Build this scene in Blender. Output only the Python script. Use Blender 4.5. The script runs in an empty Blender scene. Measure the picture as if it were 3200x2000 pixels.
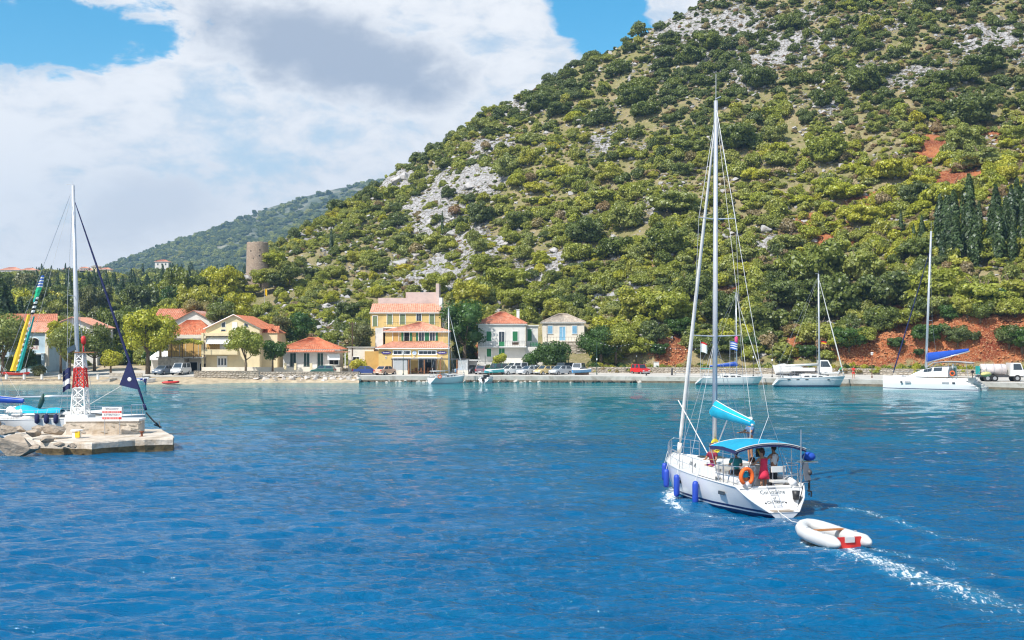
import bpy, math, random
import numpy as np
from mathutils import Vector, Matrix
random.seed(11)
RNG = np.random.default_rng(11)
SC = bpy.context.scene
COL = SC.collection
# ------------------------------------------------------------------ survey of the place
# The camera stands at the origin, 6.44 m above the sea, and looks along +Y.
F, CAMZ, HZ = 3600.0, 6.44, 1063.0
def WX(px, Y): return (px - 1600.0) / F * Y
def WZ(py, Y): return CAMZ + (HZ - py) / F * Y
def WP(px, py, Y): return Vector((WX(px, Y), Y, WZ(py, Y)))
def YW(py, z=0.0): return F * (CAMZ - z) / (py - HZ)      # depth of a level z seen at row py
R = math.radians
# ------------------------------------------------------------------ camera
cam = bpy.data.cameras.new('camera')
cam.sensor_width = 36.0
cam.lens = 36.0 * F / 3200.0
cam.shift_y = (HZ - 1000.0) / 3200.0
cam.clip_start = 0.5
cam.clip_end = 12000
co = bpy.data.objects.new('camera', cam)
COL.objects.link(co)
co.location = (0, 0, CAMZ)
co.rotation_euler = (R(90), 0, 0)
SC.camera = co
# ------------------------------------------------------------------ render, exposure
SC.render.engine = 'CYCLES'
SC.view_settings.view_transform = 'Standard'
SC.view_settings.look = 'None'
SC.view_settings.exposure = 0.30
SC.view_settings.gamma = 1.0
SC.view_settings.use_curve_mapping = False
cy = SC.cycles
cy.use_denoising = True
cy.max_bounces = 6
cy.diffuse_bounces = 3
cy.glossy_bounces = 3
cy.transmission_bounces = 4
cy.transparent_max_bounces = 6
cy.volume_bounces = 0
cy.caustics_reflective = False
cy.caustics_refractive = False
cy.sample_clamp_indirect = 4.0
cy.filter_width = 1.2
# ------------------------------------------------------------------ sun
SUN_DIR = Vector((-0.45, -0.48, 0.76)).normalized()       # towards the sun
sun = bpy.data.lights.new('sun', 'SUN')
sun.energy = 5.0
sun.angle = R(0.53)
sun.color = (1.0, 0.955, 0.88)
so = bpy.data.objects.new('sun', sun)
COL.objects.link(so)
so.rotation_euler = SUN_DIR.to_track_quat('Z', 'Y').to_euler()
so.location = (-60, -40, 90)
# ------------------------------------------------------------------ node helper
class NT:
    def __init__(s, tree):
        s.t = tree; s.n = tree.nodes; s.l = tree.links
    def add(s, kind, **kw):
        nd = s.n.new(kind)
        for k, v in kw.items():
            if k.startswith('i_'):
                key = k[2:]
                key = int(key) if key.isdigit() else key.replace('_', ' ')
                s.put(nd.inputs[key], v)
            else:
                setattr(nd, k, v)
        return nd
    def put(s, sock, v):
        if isinstance(v, bpy.types.NodeSocket): s.l.new(v, sock)
        else: sock.default_value = v
    def m(s, op, a, b=0.0, c=0.0, clamp=False):
        nd = s.n.new('ShaderNodeMath'); nd.operation = op; nd.use_clamp = clamp
        s.put(nd.inputs[0], a); s.put(nd.inputs[1], b); s.put(nd.inputs[2], c)
        return nd.outputs[0]
    def mix(s, f, a, b, blend='MIX'):
        nd = s.n.new('ShaderNodeMix'); nd.data_type = 'RGBA'; nd.blend_type = blend
        s.put(nd.inputs[0], f)
        for k, v in ((6, a), (7, b)):
            if isinstance(v, (tuple, list)) and len(v) == 3: v = (*v, 1)
            s.put(nd.inputs[k], v)
        return nd.outputs[2]
    def sstep(s, v, a, b, lo=0.0, hi=1.0):
        nd = s.n.new('ShaderNodeMapRange'); nd.interpolation_type = 'SMOOTHSTEP'
        s.put(nd.inputs[0], v); s.put(nd.inputs[1], a); s.put(nd.inputs[2], b)
        s.put(nd.inputs[3], lo); s.put(nd.inputs[4], hi)
        return nd.outputs[0]
    def noise(s, vec, scale, detail=4, rough=0.55, dist=0.0):
        nd = s.n.new('ShaderNodeTexNoise')
        s.put(nd.inputs['Vector'], vec); nd.inputs['Scale'].default_value = scale
        nd.inputs['Detail'].default_value = detail; nd.inputs['Roughness'].default_value = rough
        nd.inputs['Distortion'].default_value = dist
        return nd.outputs[0]
# ------------------------------------------------------------------ sky and clouds
wd = bpy.data.worlds.new('World')
SC.world = wd
wd.use_nodes = True
w = NT(wd.node_tree)
w.n.clear()
sky = w.add('ShaderNodeTexSky', sky_type='NISHITA', sun_disc=False)
sky.sun_elevation = math.asin(SUN_DIR.z)
sky.sun_rotation = math.atan2(SUN_DIR.x, SUN_DIR.y)
sky.altitude = 0; sky.air_density = 1.0; sky.dust_density = 0.3; sky.ozone_density = 2.0
hs = w.add('ShaderNodeHueSaturation', i_Hue=0.482, i_Saturation=1.45, i_Value=1.0, i_Color=sky.outputs[0])
tc = w.add('ShaderNodeTexCoord')
sp = w.add('ShaderNodeSeparateXYZ', i_0=tc.outputs['Generated'])
dx, dy, dz = sp.outputs
az = w.m('MULTIPLY', w.m('ARCTAN2', dx, dy), 57.2958)
el = w.m('MULTIPLY', w.m('ARCSINE', dz), 57.2958)
# cloud fields are laid out in degrees of azimuth and elevation, over the whole sky
ang = w.add('ShaderNodeCombineXYZ', i_0=az, i_1=w.m('MULTIPLY', el, 1.9), i_2=0.0).outputs[0]
big = w.noise(tc.outputs['Generated'], 2.6, 5, 0.55)
mid = w.noise(ang, 0.085, 7, 0.60, 0.4)
fine = w.noise(ang, 0.36, 6, 0.6, 0.3)
def blob(a0, e0, ra, re, rot=0.0):
    u = w.m('SUBTRACT', az, a0); v = w.m('SUBTRACT', el, e0)
    c, s_ = math.cos(R(rot)), math.sin(R(rot))
    u2 = w.m('ADD', w.m('MULTIPLY', u, c / ra), w.m('MULTIPLY', v, s_ / ra))
    v2 = w.m('ADD', w.m('MULTIPLY', u, -s_ / re), w.m('MULTIPLY', v, c / re))
    r2 = w.m('ADD', w.m('MULTIPLY', u2, u2), w.m('MULTIPLY', v2, v2))
    return w.m('SUBTRACT', 1.0, w.m('SQRT', r2))           # 1 at the middle, 0 on the rim
n_edge = w.m('ADD', w.m('MULTIPLY', w.m('SUBTRACT', mid, 0.5), 1.5), w.m('MULTIPLY', w.m('SUBTRACT', fine, 0.5), 1.05))
g1 = w.m('ADD', blob(-22.4, 13.7, 7.6, 2.3, 6), n_edge)
g2 = w.m('ADD', blob(4.6, 15.4, 4.4, 2.8, -38), w.m('MULTIPLY', n_edge, 0.8))
g3 = w.m('ADD', blob(-14.5, 16.9, 4.0, 0.9, 4), w.m('MULTIPLY', n_edge, 0.8))
gap = w.m('MAXIMUM', w.m('MAXIMUM', g1, g2), g3)
gap = w.sstep(gap, 0.14, 0.34)
thin = w.m('MULTIPLY', w.sstep(w.m('ADD', w.m('MULTIPLY', mid, 0.7), w.m('MULTIPLY', fine, 0.35)), 0.40, 0.53, 1.0, 0.0), 0.34)
open_sky = w.m('MULTIPLY', w.sstep(big, 0.50, 0.60, 1.0, 0.0), w.sstep(el, 17.5, 24.0))
shade = w.m('ADD', blob(-8.8, 13.7, 8.0, 2.5, -10), w.m('MULTIPLY', n_edge, 0.9))
shade = w.m('MULTIPLY', w.sstep(shade, -0.12, 0.62), 0.90)
thin = w.m('MULTIPLY', thin, w.sstep(shade, 0.0, 0.3, 1.0, 0.0))
clear = w.m('MAXIMUM', w.m('MAXIMUM', gap, thin), open_sky)
low = w.m('MULTIPLY', w.sstep(w.m('ADD', blob(-17.5, 6.5, 6.5, 2.6, 20), n_edge), 0.0, 0.9), 0.34)
soft = w.m('MULTIPLY', w.sstep(w.m('ADD', w.m('MULTIPLY', mid, .6), w.m('MULTIPLY', fine, .4)), 0.56, 0.36), 0.42)
greyf = w.m('MAXIMUM', w.m('MAXIMUM', shade, low), soft)
ccol = w.mix(greyf, (0.93, 0.94, 0.96), (0.36, 0.43, 0.55))
bg_sky = w.add('ShaderNodeBackground', i_Color=hs.outputs[0], i_Strength=0.145)
bg_cl = w.add('ShaderNodeBackground', i_Color=ccol, i_Strength=0.90)
mx = w.add('ShaderNodeMixShader', i_0=clear, i_1=bg_cl.outputs[0], i_2=bg_sky.outputs[0])
wo = w.add('ShaderNodeOutputWorld', i_Surface=mx.outputs[0])
# ------------------------------------------------------------------ mesh helpers
class MB:
    """collects faces; build() links them as one mesh object"""
    def __init__(s): s.v = []; s.f = []; s.mi = []
    def add(s, vs, fs, mi=0, M=None):
        b = len(s.v)
        if M is not None: vs = [M @ Vector(p) for p in vs]
        s.v += [tuple(p) for p in vs]
        s.f += [tuple(b + i for i in f) for f in fs]
        s.mi += [mi] * len(fs)
        return s
    def box(s, c, d, mi=0, M=None, taper=1.0):
        x, y, z = c; a, b, h = d[0] / 2, d[1] / 2, d[2] / 2
        t = taper
        vs = [(x-a, y-b, z-h), (x+a, y-b, z-h), (x+a, y+b, z-h), (x-a, y+b, z-h),
              (x-a*t, y-b*t, z+h), (x+a*t, y-b*t, z+h), (x+a*t, y+b*t, z+h), (x-a*t, y+b*t, z+h)]
        return s.add(vs, [(3,2,1,0), (4,5,6,7), (0,1,5,4), (1,2,6,5), (2,3,7,6), (3,0,4,7)], mi, M)
    def quad(s, a, b, c, d, mi=0, M=None): return s.add([a, b, c, d], [(0,1,2,3)], mi, M)
    def tube(s, pts, r, n=6, mi=0, M=None, caps=True, flat=1.0):
        pts = [Vector(p) for p in pts]
        rs = r if isinstance(r, (list, tuple)) else [r] * len(pts)
        vs = []; fs = []; prev = None
        for i, p in enumerate(pts):
            d = (pts[min(i+1, len(pts)-1)] - pts[max(i-1, 0)]).normalized()
            if prev is None:
                up = Vector((0,0,1)) if abs(d.z) < 0.9 else Vector((1,0,0))
                u = d.cross(up).normalized()
            else:
                u = prev - d * prev.dot(d)
                u = u.normalized() if u.length > 1e-6 else d.orthogonal().normalized()
            prev = u
            w_ = d.cross(u)
            for k in range(n):
                a = 2 * math.pi * k / n
                vs.append(p + u * (math.cos(a) * rs[i]) + w_ * (math.sin(a) * rs[i] * flat))
        for i in range(len(pts) - 1):
            for k in range(n):
                k2 = (k + 1) % n
                fs.append((i*n+k, i*n+k2, (i+1)*n+k2, (i+1)*n+k))
        if caps:
            fs.append(tuple(range(n-1, -1, -1))); fs.append(tuple(range((len(pts)-1)*n, len(pts)*n)))
        return s.add(vs, fs, mi, M)
    def lathe(s, prof, n=12, mi=0, M=None):
        vs = []; fs = []
        for r_, z in prof:
            for k in range(n):
                a = 2 * math.pi * k / n
                vs.append((r_ * math.cos(a), r_ * math.sin(a), z))
        for i in range(len(prof) - 1):
            for k in range(n):
                k2 = (k + 1) % n
                fs.append((i*n+k, i*n+k2, (i+1)*n+k2, (i+1)*n+k))
        fs.append(tuple(range(n-1, -1, -1))); fs.append(tuple(range((len(prof)-1)*n, len(prof)*n)))
        return s.add(vs, fs, mi, M)
    def ball(s, c, r, n=8, m=6, mi=0, M=None):
        r = r if isinstance(r, (list, tuple)) else (r, r, r)
        vs = []; fs = []
        for i in range(m + 1):
            t = math.pi * i / m
            for k in range(n):
                a = 2 * math.pi * k / n
                vs.append((c[0] + r[0]*math.sin(t)*math.cos(a), c[1] + r[1]*math.sin(t)*math.sin(a), c[2] + r[2]*math.cos(t)))
        for i in range(m):
            for k in range(n):
                k2 = (k + 1) % n
                fs.append((i*n+k, (i+1)*n+k, (i+1)*n+k2, i*n+k2))
        return s.add(vs, fs, mi, M)
    def prism(s, poly, h0, h1, axis='z', mi=0, M=None, scale1=1.0):
        """polygon in the plane across axis, swept from h0 to h1"""
        def P(a, b, h):
            return {'z': (a, b, h), 'y': (a, h, b), 'x': (h, a, b)}[axis]
        n = len(poly)
        cx = sum(p[0] for p in poly)/n; cyy = sum(p[1] for p in poly)/n
        vs = [P(a, b, h0) for a, b in poly] + [P(cx+(a-cx)*scale1, cyy+(b-cyy)*scale1, h1) for a, b in poly]
        fs = [tuple(range(n-1, -1, -1)), tuple(range(n, 2*n))] + [(i, (i+1) % n, n+(i+1) % n, n+i) for i in range(n)]
        return s.add(vs, fs, mi, M)
    def grid(s, pts, mi=0, M=None):
        nr, nc = len(pts), len(pts[0])
        vs = [p for row in pts for p in row]
        fs = [(i*nc+j, i*nc+j+1, (i+1)*nc+j+1, (i+1)*nc+j) for i in range(nr-1) for j in range(nc-1)]
        return s.add(vs, fs, mi, M)
    def mesh(s, name, mats, smooth=False):
        me = bpy.data.meshes.new(name)
        me.from_pydata(s.v, [], s.f)
        mats = mats if isinstance(mats, (list, tuple)) else [mats]
        for m_ in mats: me.materials.append(MAT(m_))
        if len(mats) > 1: me.polygons.foreach_set('material_index', s.mi)
        if smooth: me.polygons.foreach_set('use_smooth', [True] * len(me.polygons))
        fix_normals(me)
        me.update()
        return me
    def build(s, name, mats, parent=None, smooth=False, loc=None, rot=None):
        o = bpy.data.objects.new(name, s.mesh(name, mats, smooth))
        COL.objects.link(o)
        if parent: o.parent = parent
        if loc is not None: o.location = loc
        if rot is not None: o.rotation_euler = rot
        return o
import bmesh
def fix_normals(me):
    bm = bmesh.new(); bm.from_mesh(me)
    bmesh.ops.recalc_face_normals(bm, faces=bm.faces)
    bm.to_mesh(me); bm.free()
def np_mesh(name, V, Q, mat, smooth=False, attrs=None):
    me = bpy.data.meshes.new(name)
    k = Q.shape[1]
    me.vertices.add(len(V)); me.vertices.foreach_set('co', np.ascontiguousarray(V, dtype=np.float32).ravel())
    me.loops.add(Q.size); me.loops.foreach_set('vertex_index', np.ascontiguousarray(Q, dtype=np.int32).ravel())
    me.polygons.add(len(Q)); me.polygons.foreach_set('loop_start', np.arange(0, Q.size, k, dtype=np.int32))
    me.polygons.foreach_set('loop_total', np.full(len(Q), k, dtype=np.int32))
    if smooth: me.polygons.foreach_set('use_smooth', np.ones(len(Q), dtype=bool))
    if attrs:
        for n_, a in attrs.items():
            at = me.attributes.new(n_, 'FLOAT', 'POINT'); at.data.foreach_set('value', np.ascontiguousarray(a, dtype=np.float32))
    for m_ in (mat if isinstance(mat, (list, tuple)) else [mat]): me.materials.append(MAT(m_))
    me.update(calc_edges=True)
    return me
def grid_quads(nr, nc):
    i = np.arange(nr-1)[:, None]; j = np.arange(nc-1)[None, :]
    a = i*nc + j
    return np.stack([a, a+1, a+nc+1, a+nc], -1).reshape(-1, 4)
def link(name, me, parent=None, loc=None, rotz=0.0, scale=None):
    o = bpy.data.objects.new(name, me); COL.objects.link(o)
    if parent: o.parent = parent
    if loc is not None: o.location = loc
    if rotz: o.rotation_euler = (0, 0, rotz)
    if scale is not None: o.scale = scale if isinstance(scale, (tuple, list)) else (scale,)*3
    return o
def thing(name, label, cat, loc=(0,0,0), rotz=0.0, group=None):
    o = bpy.data.objects.new(name, None); COL.objects.link(o)
    o.empty_display_size = 0.3
    o.location = loc; o.rotation_euler = (0, 0, rotz)
    return tag(o, label, cat, group)
def tag(o, label, cat, group=None, kind=None):
    o['label'] = label; o['category'] = cat
    if group: o['group'] = group
    if kind: o['kind'] = kind
    return o
def structure(o): o['kind'] = 'structure'; return o
def copy_tree(o, parent=None):
    c = o.copy(); COL.objects.link(c)
    if parent: c.parent = parent
    for ch in list(o.children): copy_tree(ch, c)
    return c
def text_mesh(s, size, mat, extrude=0.004, align='CENTER', shear=0.0, sx=1.0):
    cu = bpy.data.curves.new('lettering', 'FONT')
    cu.body = s; cu.size = size; cu.extrude = extrude; cu.align_x = align; cu.align_y = 'CENTER'; cu.shear = shear
    cu.resolution_u = 2
    ob = bpy.data.objects.new('lettering', cu); COL.objects.link(ob)
    dg = bpy.context.evaluated_depsgraph_get()
    me = bpy.data.meshes.new_from_object(ob.evaluated_get(dg))
    bpy.data.objects.remove(ob); bpy.data.curves.remove(cu)
    if sx != 1.0: me.transform(Matrix.Diagonal((sx, 1, 1, 1)))
    me.materials.clear(); me.materials.append(MAT(mat))
    return me
# value noise, vectorised
_T = np.random.default_rng(5).random((256, 256))
def vn(x, y, s=0):
    x = np.asarray(x, float) + 37.7*s; y = np.asarray(y, float) + 91.3*s
    xi = np.floor(x).astype(int); yi = np.floor(y).astype(int)
    fx = x - xi; fy = y - yi
    fx = fx*fx*(3-2*fx); fy = fy*fy*(3-2*fy)
    a = _T[xi & 255, yi & 255]; b = _T[(xi+1) & 255, yi & 255]
    c = _T[xi & 255, (yi+1) & 255]; d = _T[(xi+1) & 255, (yi+1) & 255]
    return (a*(1-fx)+b*fx)*(1-fy) + (c*(1-fx)+d*fx)*fy
def fbm(x, y, s=0, o=4):
    t = 0.0; a = 0.5; n = 0.0
    for k in range(o):
        t = t + a*vn(x*2**k, y*2**k, s+k); n += a; a *= 0.5
    return t/n - 0.5
def sm(x, a, b):
    t = np.clip((np.asarray(x, float)-a)/(b-a), 0, 1); return t*t*(3-2*t)
# ------------------------------------------------------------------ materials
_M = {}
def MAT(k):
    if not isinstance(k, str): return k
    return _M[k]
def mat(name, col, rough=0.6, metal=0.0, var=0.10, scale=3.0, bump=0.0, bscale=20.0, spec=0.5, coat=0.0, alpha=None, trans=0.0, dirt=None):
    """principled material with noise wear; dirt=(colour, amount, scale)"""
    m_ = bpy.data.materials.new(name); m_.use_nodes = True
    t = NT(m_.node_tree); b = t.n['Principled BSDF']
    tc_ = t.add('ShaderNodeTexCoord')
    n_ = t.noise(tc_.outputs['Object'], scale, 5, 0.6)
    f_ = t.sstep(n_, 0.25, 0.75)
    lo = tuple(max(0, c*(1-var)) for c in col); hi = tuple(min(1, c*(1+var)) for c in col)
    c_ = t.mix(f_, lo, hi)
    if dirt:
        dn = t.noise(tc_.outputs['Object'], dirt[2], 6, 0.65, 0.6)
        c_ = t.mix(t.m('MULTIPLY', t.sstep(dn, 0.48, 0.68), dirt[1]), c_, dirt[0])
    t.put(b.inputs['Base Color'], c_)
    b.inputs['Roughness'].default_value = rough
    b.inputs['Metallic'].default_value = metal
    b.inputs['Specular IOR Level'].default_value = spec
    if coat: b.inputs['Coat Weight'].default_value = coat
    if trans: b.inputs['Transmission Weight'].default_value = trans
    if alpha is not None: b.inputs['Alpha'].default_value = alpha
    if bump:
        bn = t.noise(tc_.outputs['Object'], bscale, 5, 0.6)
        bp = t.add('ShaderNodeBump', i_Strength=1.0, i_Distance=bump, i_Height=bn)
        t.put(b.inputs['Normal'], bp.outputs[0])
    _M[name] = m_
    return m_
def leaf_mat(name, cols, transl=0.36, vary=0.38):
    """foliage: cols = list of leaf colours, one picked per plant, with finer variation within the crown"""
    m_ = bpy.data.materials.new(name); m_.use_nodes = True
    t = NT(m_.node_tree); t.n.clear()
    oi = t.add('ShaderNodeObjectInfo')
    geo = t.add('ShaderNodeNewGeometry')
    cr = t.add('ShaderNodeValToRGB', i_Fac=oi.outputs['Random'])
    el_ = cr.color_ramp.elements
    while len(el_) < len(cols): el_.new(0.5)
    for i, c in enumerate(cols):
        el_[i].position = i/max(1, len(cols)-1); el_[i].color = (*c, 1)
    n_ = t.noise(geo.outputs['Position'], 0.55, 3, 0.6)
    n2 = t.noise(geo.outputs['Position'], 3.1, 2, 0.6)
    v_ = t.m('ADD', t.m('MULTIPLY', t.m('SUBTRACT', n_, 0.5), vary*2.2), t.m('MULTIPLY', t.m('SUBTRACT', n2, 0.5), vary*1.8))
    isl = t.m('MULTIPLY', t.m('SUBTRACT', geo.outputs['Random Per Island'], 0.5), vary*1.3)
    v_ = t.m('ADD', t.m('ADD', v_, 1.0), isl)
    hs_ = t.add('ShaderNodeHueSaturation', i_Color=cr.outputs[0], i_Value=v_)
    t.put(hs_.inputs['Hue'], t.m('ADD', 0.5, t.m('MULTIPLY', t.m('SUBTRACT', n2, 0.5), 0.05)))
    df = t.add('ShaderNodeBsdfDiffuse', i_Color=hs_.outputs[0])
    tr = t.add('ShaderNodeBsdfTranslucent', i_Color=t.mix(1.0, hs_.outputs[0], (1.0, 1.0, 0.45), 'MULTIPLY'))
    a = t.add('ShaderNodeMixShader', i_0=transl, i_1=df.outputs[0], i_2=tr.outputs[0])
    gl = t.add('ShaderNodeBsdfGlossy', i_Color=(0.9, 0.95, 1.0, 1), i_Roughness=0.45)
    b2 = t.add('ShaderNodeMixShader', i_0=0.035, i_1=a.outputs[0], i_2=gl.outputs[0])
    t.add('ShaderNodeOutputMaterial', i_Surface=b2.outputs[0])
    _M[name] = m_
    return m_
# ------------------------------------------------------------------ land materials
def hill_material():
    m_ = bpy.data.materials.new('hill_ground'); m_.use_nodes = True
    t = NT(m_.node_tree); b = t.n['Principled BSDF']
    geo = t.add('ShaderNodeNewGeometry'); P = geo.outputs['Position']
    ar = t.add('ShaderNodeAttribute', attribute_name='rock').outputs['Fac']
    ae = t.add('ShaderNodeAttribute', attribute_name='earth').outputs['Fac']
    n1 = t.noise(P, 0.22, 5, 0.62); n2 = t.noise(P, 1.3, 5, 0.65); n3 = t.noise(P, 5.0, 3, 0.6)
    soil = t.mix(t.sstep(n1, 0.35, 0.65), (0.33, 0.265, 0.145), (0.22, 0.21, 0.08))
    soil = t.mix(t.m('MULTIPLY', t.sstep(n2, 0.52, 0.68), 0.75), soil, (0.47, 0.38, 0.25))
    soil = t.mix(t.m('MULTIPLY', t.sstep(n3, 0.5, 0.72), 0.5), soil, (0.17, 0.15, 0.055))
    vo = t.add('ShaderNodeTexVoronoi', i_Vector=P, i_Scale=0.75); vo.inputs['Randomness'].default_value = 1.0
    ve = t.add('ShaderNodeTexVoronoi', feature='DISTANCE_TO_EDGE', i_Vector=P, i_Scale=0.75)
    rockc = t.mix(t.sstep(n2, 0.3, 0.7), (0.33, 0.315, 0.31), (0.50, 0.485, 0.48))
    rockc = t.mix(t.sstep(ve.outputs['Distance'], 0.0, 0.10, 0.75, 0.0), rockc, (0.15, 0.12, 0.08))
    rf = t.sstep(t.m('ADD', ar, t.m('MULTIPLY', t.m('SUBTRACT', n2, 0.5), 1.5)), 0.42, 0.60)
    c_ = t.mix(rf, soil, rockc)
    eart = t.mix(t.sstep(t.m('ADD', t.m('MULTIPLY', n1, .6), t.m('MULTIPLY', n2, .4)), 0.40, 0.60), (0.20, 0.045, 0.020), (0.44, 0.155, 0.060))
    eart = t.mix(t.m('MULTIPLY', t.sstep(n3, 0.50, 0.70), 0.75), eart, (0.58, 0.36, 0.21))
    ef = t.sstep(t.m('ADD', ae, t.m('MULTIPLY', t.m('SUBTRACT', n1, 0.5), 0.9)), 0.38, 0.62)
    c_ = t.mix(ef, c_, eart)
    t.put(b.inputs['Base Color'], c_)
    b.inputs['Roughness'].default_value = 0.95; b.inputs['Specular IOR Level'].default_value = 0.15
    h = t.m('ADD', t.m('MULTIPLY', n2, 0.5), t.m('MULTIPLY', t.m('MULTIPLY', vo.outputs['Distance'], rf), 0.9))
    h = t.m('ADD', h, t.m('MULTIPLY', n3, 0.25))
    bp = t.add('ShaderNodeBump', i_Strength=1.0, i_Distance=0.8, i_Height=h)
    t.put(b.inputs['Normal'], bp.outputs[0])
    _M['hill_ground'] = m_
hill_material()
mat('valley_ground', (0.16, 0.15, 0.06), 0.95, var=0.45, scale=0.05, bump=0.5, bscale=0.4, spec=0.1, dirt=((0.33, 0.25, 0.14), 0.7, 0.03))
mat('mountain_ground', (0.11, 0.125, 0.08), 0.95, var=0.4, scale=0.012, bump=3.0, bscale=0.05, spec=0.1, dirt=((0.36, 0.33, 0.25), 0.75, 0.02))
mat('beach', (0.50, 0.40, 0.27), 0.95, var=0.25, scale=1.2, bump=0.05, bscale=6, spec=0.1, dirt=((0.25, 0.20, 0.15), 0.6, 0.35))
mat('paving', (0.56, 0.52, 0.46), 0.9, var=0.10, scale=0.6, bump=0.01, bscale=8, spec=0.2, dirt=((0.36, 0.32, 0.27), 0.5, 0.4))
mat('concrete', (0.44, 0.42, 0.38), 0.9, var=0.16, scale=0.8, bump=0.03, bscale=6, spec=0.2, dirt=((0.22, 0.19, 0.15), 0.6, 0.5))
mat('wet_concrete', (0.16, 0.13, 0.09), 0.55, var=0.35, scale=1.5, bump=0.03, bscale=6, spec=0.4)
# foliage: per-plant colours
leaf_mat('leaf_dark', [(0.125, 0.160, 0.034), (0.175, 0.215, 0.040), (0.140, 0.175, 0.050), (0.220, 0.255, 0.044)])
leaf_mat('leaf_mid', [(0.290, 0.320, 0.048), (0.365, 0.385, 0.050), (0.280, 0.310, 0.085), (0.440, 0.425, 0.052)])
leaf_mat('leaf_bright', [(0.42, 0.435, 0.040), (0.49, 0.47, 0.042), (0.37, 0.40, 0.042), (0.55, 0.48, 0.044)])
leaf_mat('leaf_dry', [(0.32, 0.25, 0.12), (0.40, 0.30, 0.16), (0.30, 0.26, 0.09), (0.36, 0.22, 0.12)])
leaf_mat('leaf_green', [(0.060, 0.130, 0.020), (0.085, 0.160, 0.022), (0.070, 0.125, 0.026)])
leaf_mat('leaf_olive', [(0.17, 0.19, 0.075), (0.20, 0.20, 0.065), (0.15, 0.17, 0.07)])
leaf_mat('leaf_cypress', [(0.060, 0.100, 0.030), (0.085, 0.130, 0.032), (0.070, 0.110, 0.040)])
mat('bark', (0.16, 0.12, 0.085), 0.95, var=0.35, scale=4, bump=0.03, bscale=9, spec=0.1)
mat('limestone', (0.44, 0.42, 0.41), 0.95, var=0.22, scale=1.2, bump=0.12, bscale=3.0, spec=0.15, dirt=((0.27, 0.22, 0.17), 0.7, 0.9))
mat('red_stone', (0.47, 0.20, 0.09), 0.95, var=0.40, scale=1.4, bump=0.10, bscale=4.0, spec=0.1, dirt=((0.60, 0.42, 0.28), 0.7, 1.3))
# ------------------------------------------------------------------ main hill
PXK = [-900, 380, 480, 560, 600, 672, 757, 800, 850, 932, 1044, 1166, 1295, 1492, 1649, 1806, 1884, 2102, 2168, 2600, 3200, 3900, 4600]
YSK = [1075, 1062, 1000, 955, 938, 900, 872, 838, 795, 742, 672, 583, 508, 375, 300, 195, 168, 62, 30, -150, -310, -400, -430]
PYC = [-900, 400, 600, 757, 850, 1166, 1500, 2168, 3200, 4600]
YCK = [240, 240, 245, 272, 292, 330, 330, 335, 345, 345]
PY0 = [-900, 430, 1100, 1420, 1500, 1900, 2150, 2400, 2800, 3200, 4600]
Y0K = [200, 200, 198, 198, 191, 190, 188, 184, 179, 172, 160]
PCU = [-900, 1900, 1990, 2080, 2170, 2300, 2550, 2680, 2850, 3000, 3200, 4600]
CUK = [0, 0, 2.5, 3.6, 2.6, 1.6, 1.4, 3.5, 6.2, 7.6, 8.2, 8.2]
def hill_base(px):
    ys = np.interp(px, PXK, YSK); Yc = np.interp(px, PYC, YCK)
    Y0 = np.interp(px, PY0, Y0K); cu = np.interp(px, PCU, CUK)
    Zc = CAMZ + (HZ - ys)/F*Yc
    return Y0, Yc, Zc, cu
def HILL(px, t, rough=True):
    px = np.asarray(px, float); t = np.asarray(t, float)
    Y0, Yc, Zc, cu = hill_base(px)
    z0 = 1.35
    tt = np.clip(t, 0, 1)
    Y = Y0 + (Yc - Y0)*t
    D = Y - Y0
    cut = cu*sm(D, 0.0, 3.2)*(1 - sm(D, 35, 90))
    Z = z0 + cut + (Zc - z0)*tt**1.22
    ov = np.clip(t-1, 0, 9)*(Yc-Y0)
    Z = Z - 0.012*np.minimum(ov, 30)**2 - 0.62*np.clip(ov-30, 0, None)
    X = (px-1600)/F*Y
    if rough:
        a = sm(D, 1.5, 14)*sm(Zc, 4, 14)
        Z = Z + a*(fbm(X/16, Y/16, 1, 3)*5.0*sm(D, 15, 50) + fbm(X/4.5, Y/4.5, 4, 3)*1.5)
        Z = Z + sm(cu, 1.0, 3.0)*sm(D, 0.3, 1.5)*(1-sm(D, 5, 9))*(fbm(X/1.6, Y/1.6 + Z/2.0, 9, 3)*1.6 + fbm(X/6.0, Y/12, 19, 2)*5.0)
    return X, Y, Z
def proj(X, Y, Z): return 1600 + F*X/Y, HZ - F*(Z-CAMZ)/Y
ROCKS = [(1390, 660, 140, 120, 1.25), (1500, 560, 130, 80, 1.1), (1240, 560, 70, 60, 1.1), (1330, 860, 190, 80, 1.2), (1180, 840, 90, 70, .8),
         (1480, 770, 160, 100, 1.05), (1650, 870, 180, 110, 1.0), (1900, 960, 150, 80, 1.0), (2480, 150, 240, 70, .95), (2800, 240, 200, 60, 1),
         (3080, 120, 160, 80, 1), (2250, 90, 260, 70, .8), (2300, 260, 120, 60, .7), (1900, 470, 120, 60, .6), (1640, 330, 120, 40, .9),
         (1560, 440, 130, 50, .8), (2080, 640, 90, 70, .6), (2600, 330, 150, 50, .75), (2700, 60, 250, 50, .8), (2330, 540, 130, 70, .6),
         (1000, 1040, 120, 60, .9), (1060, 960, 80, 50, .7), (1780, 700, 120, 100, .55), (2380, 760, 80, 40, .9), (930, 745, 60, 30, .7), (1030, 690, 60, 30, .8), (768, 893, 14, 26, 1.6)]
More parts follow.
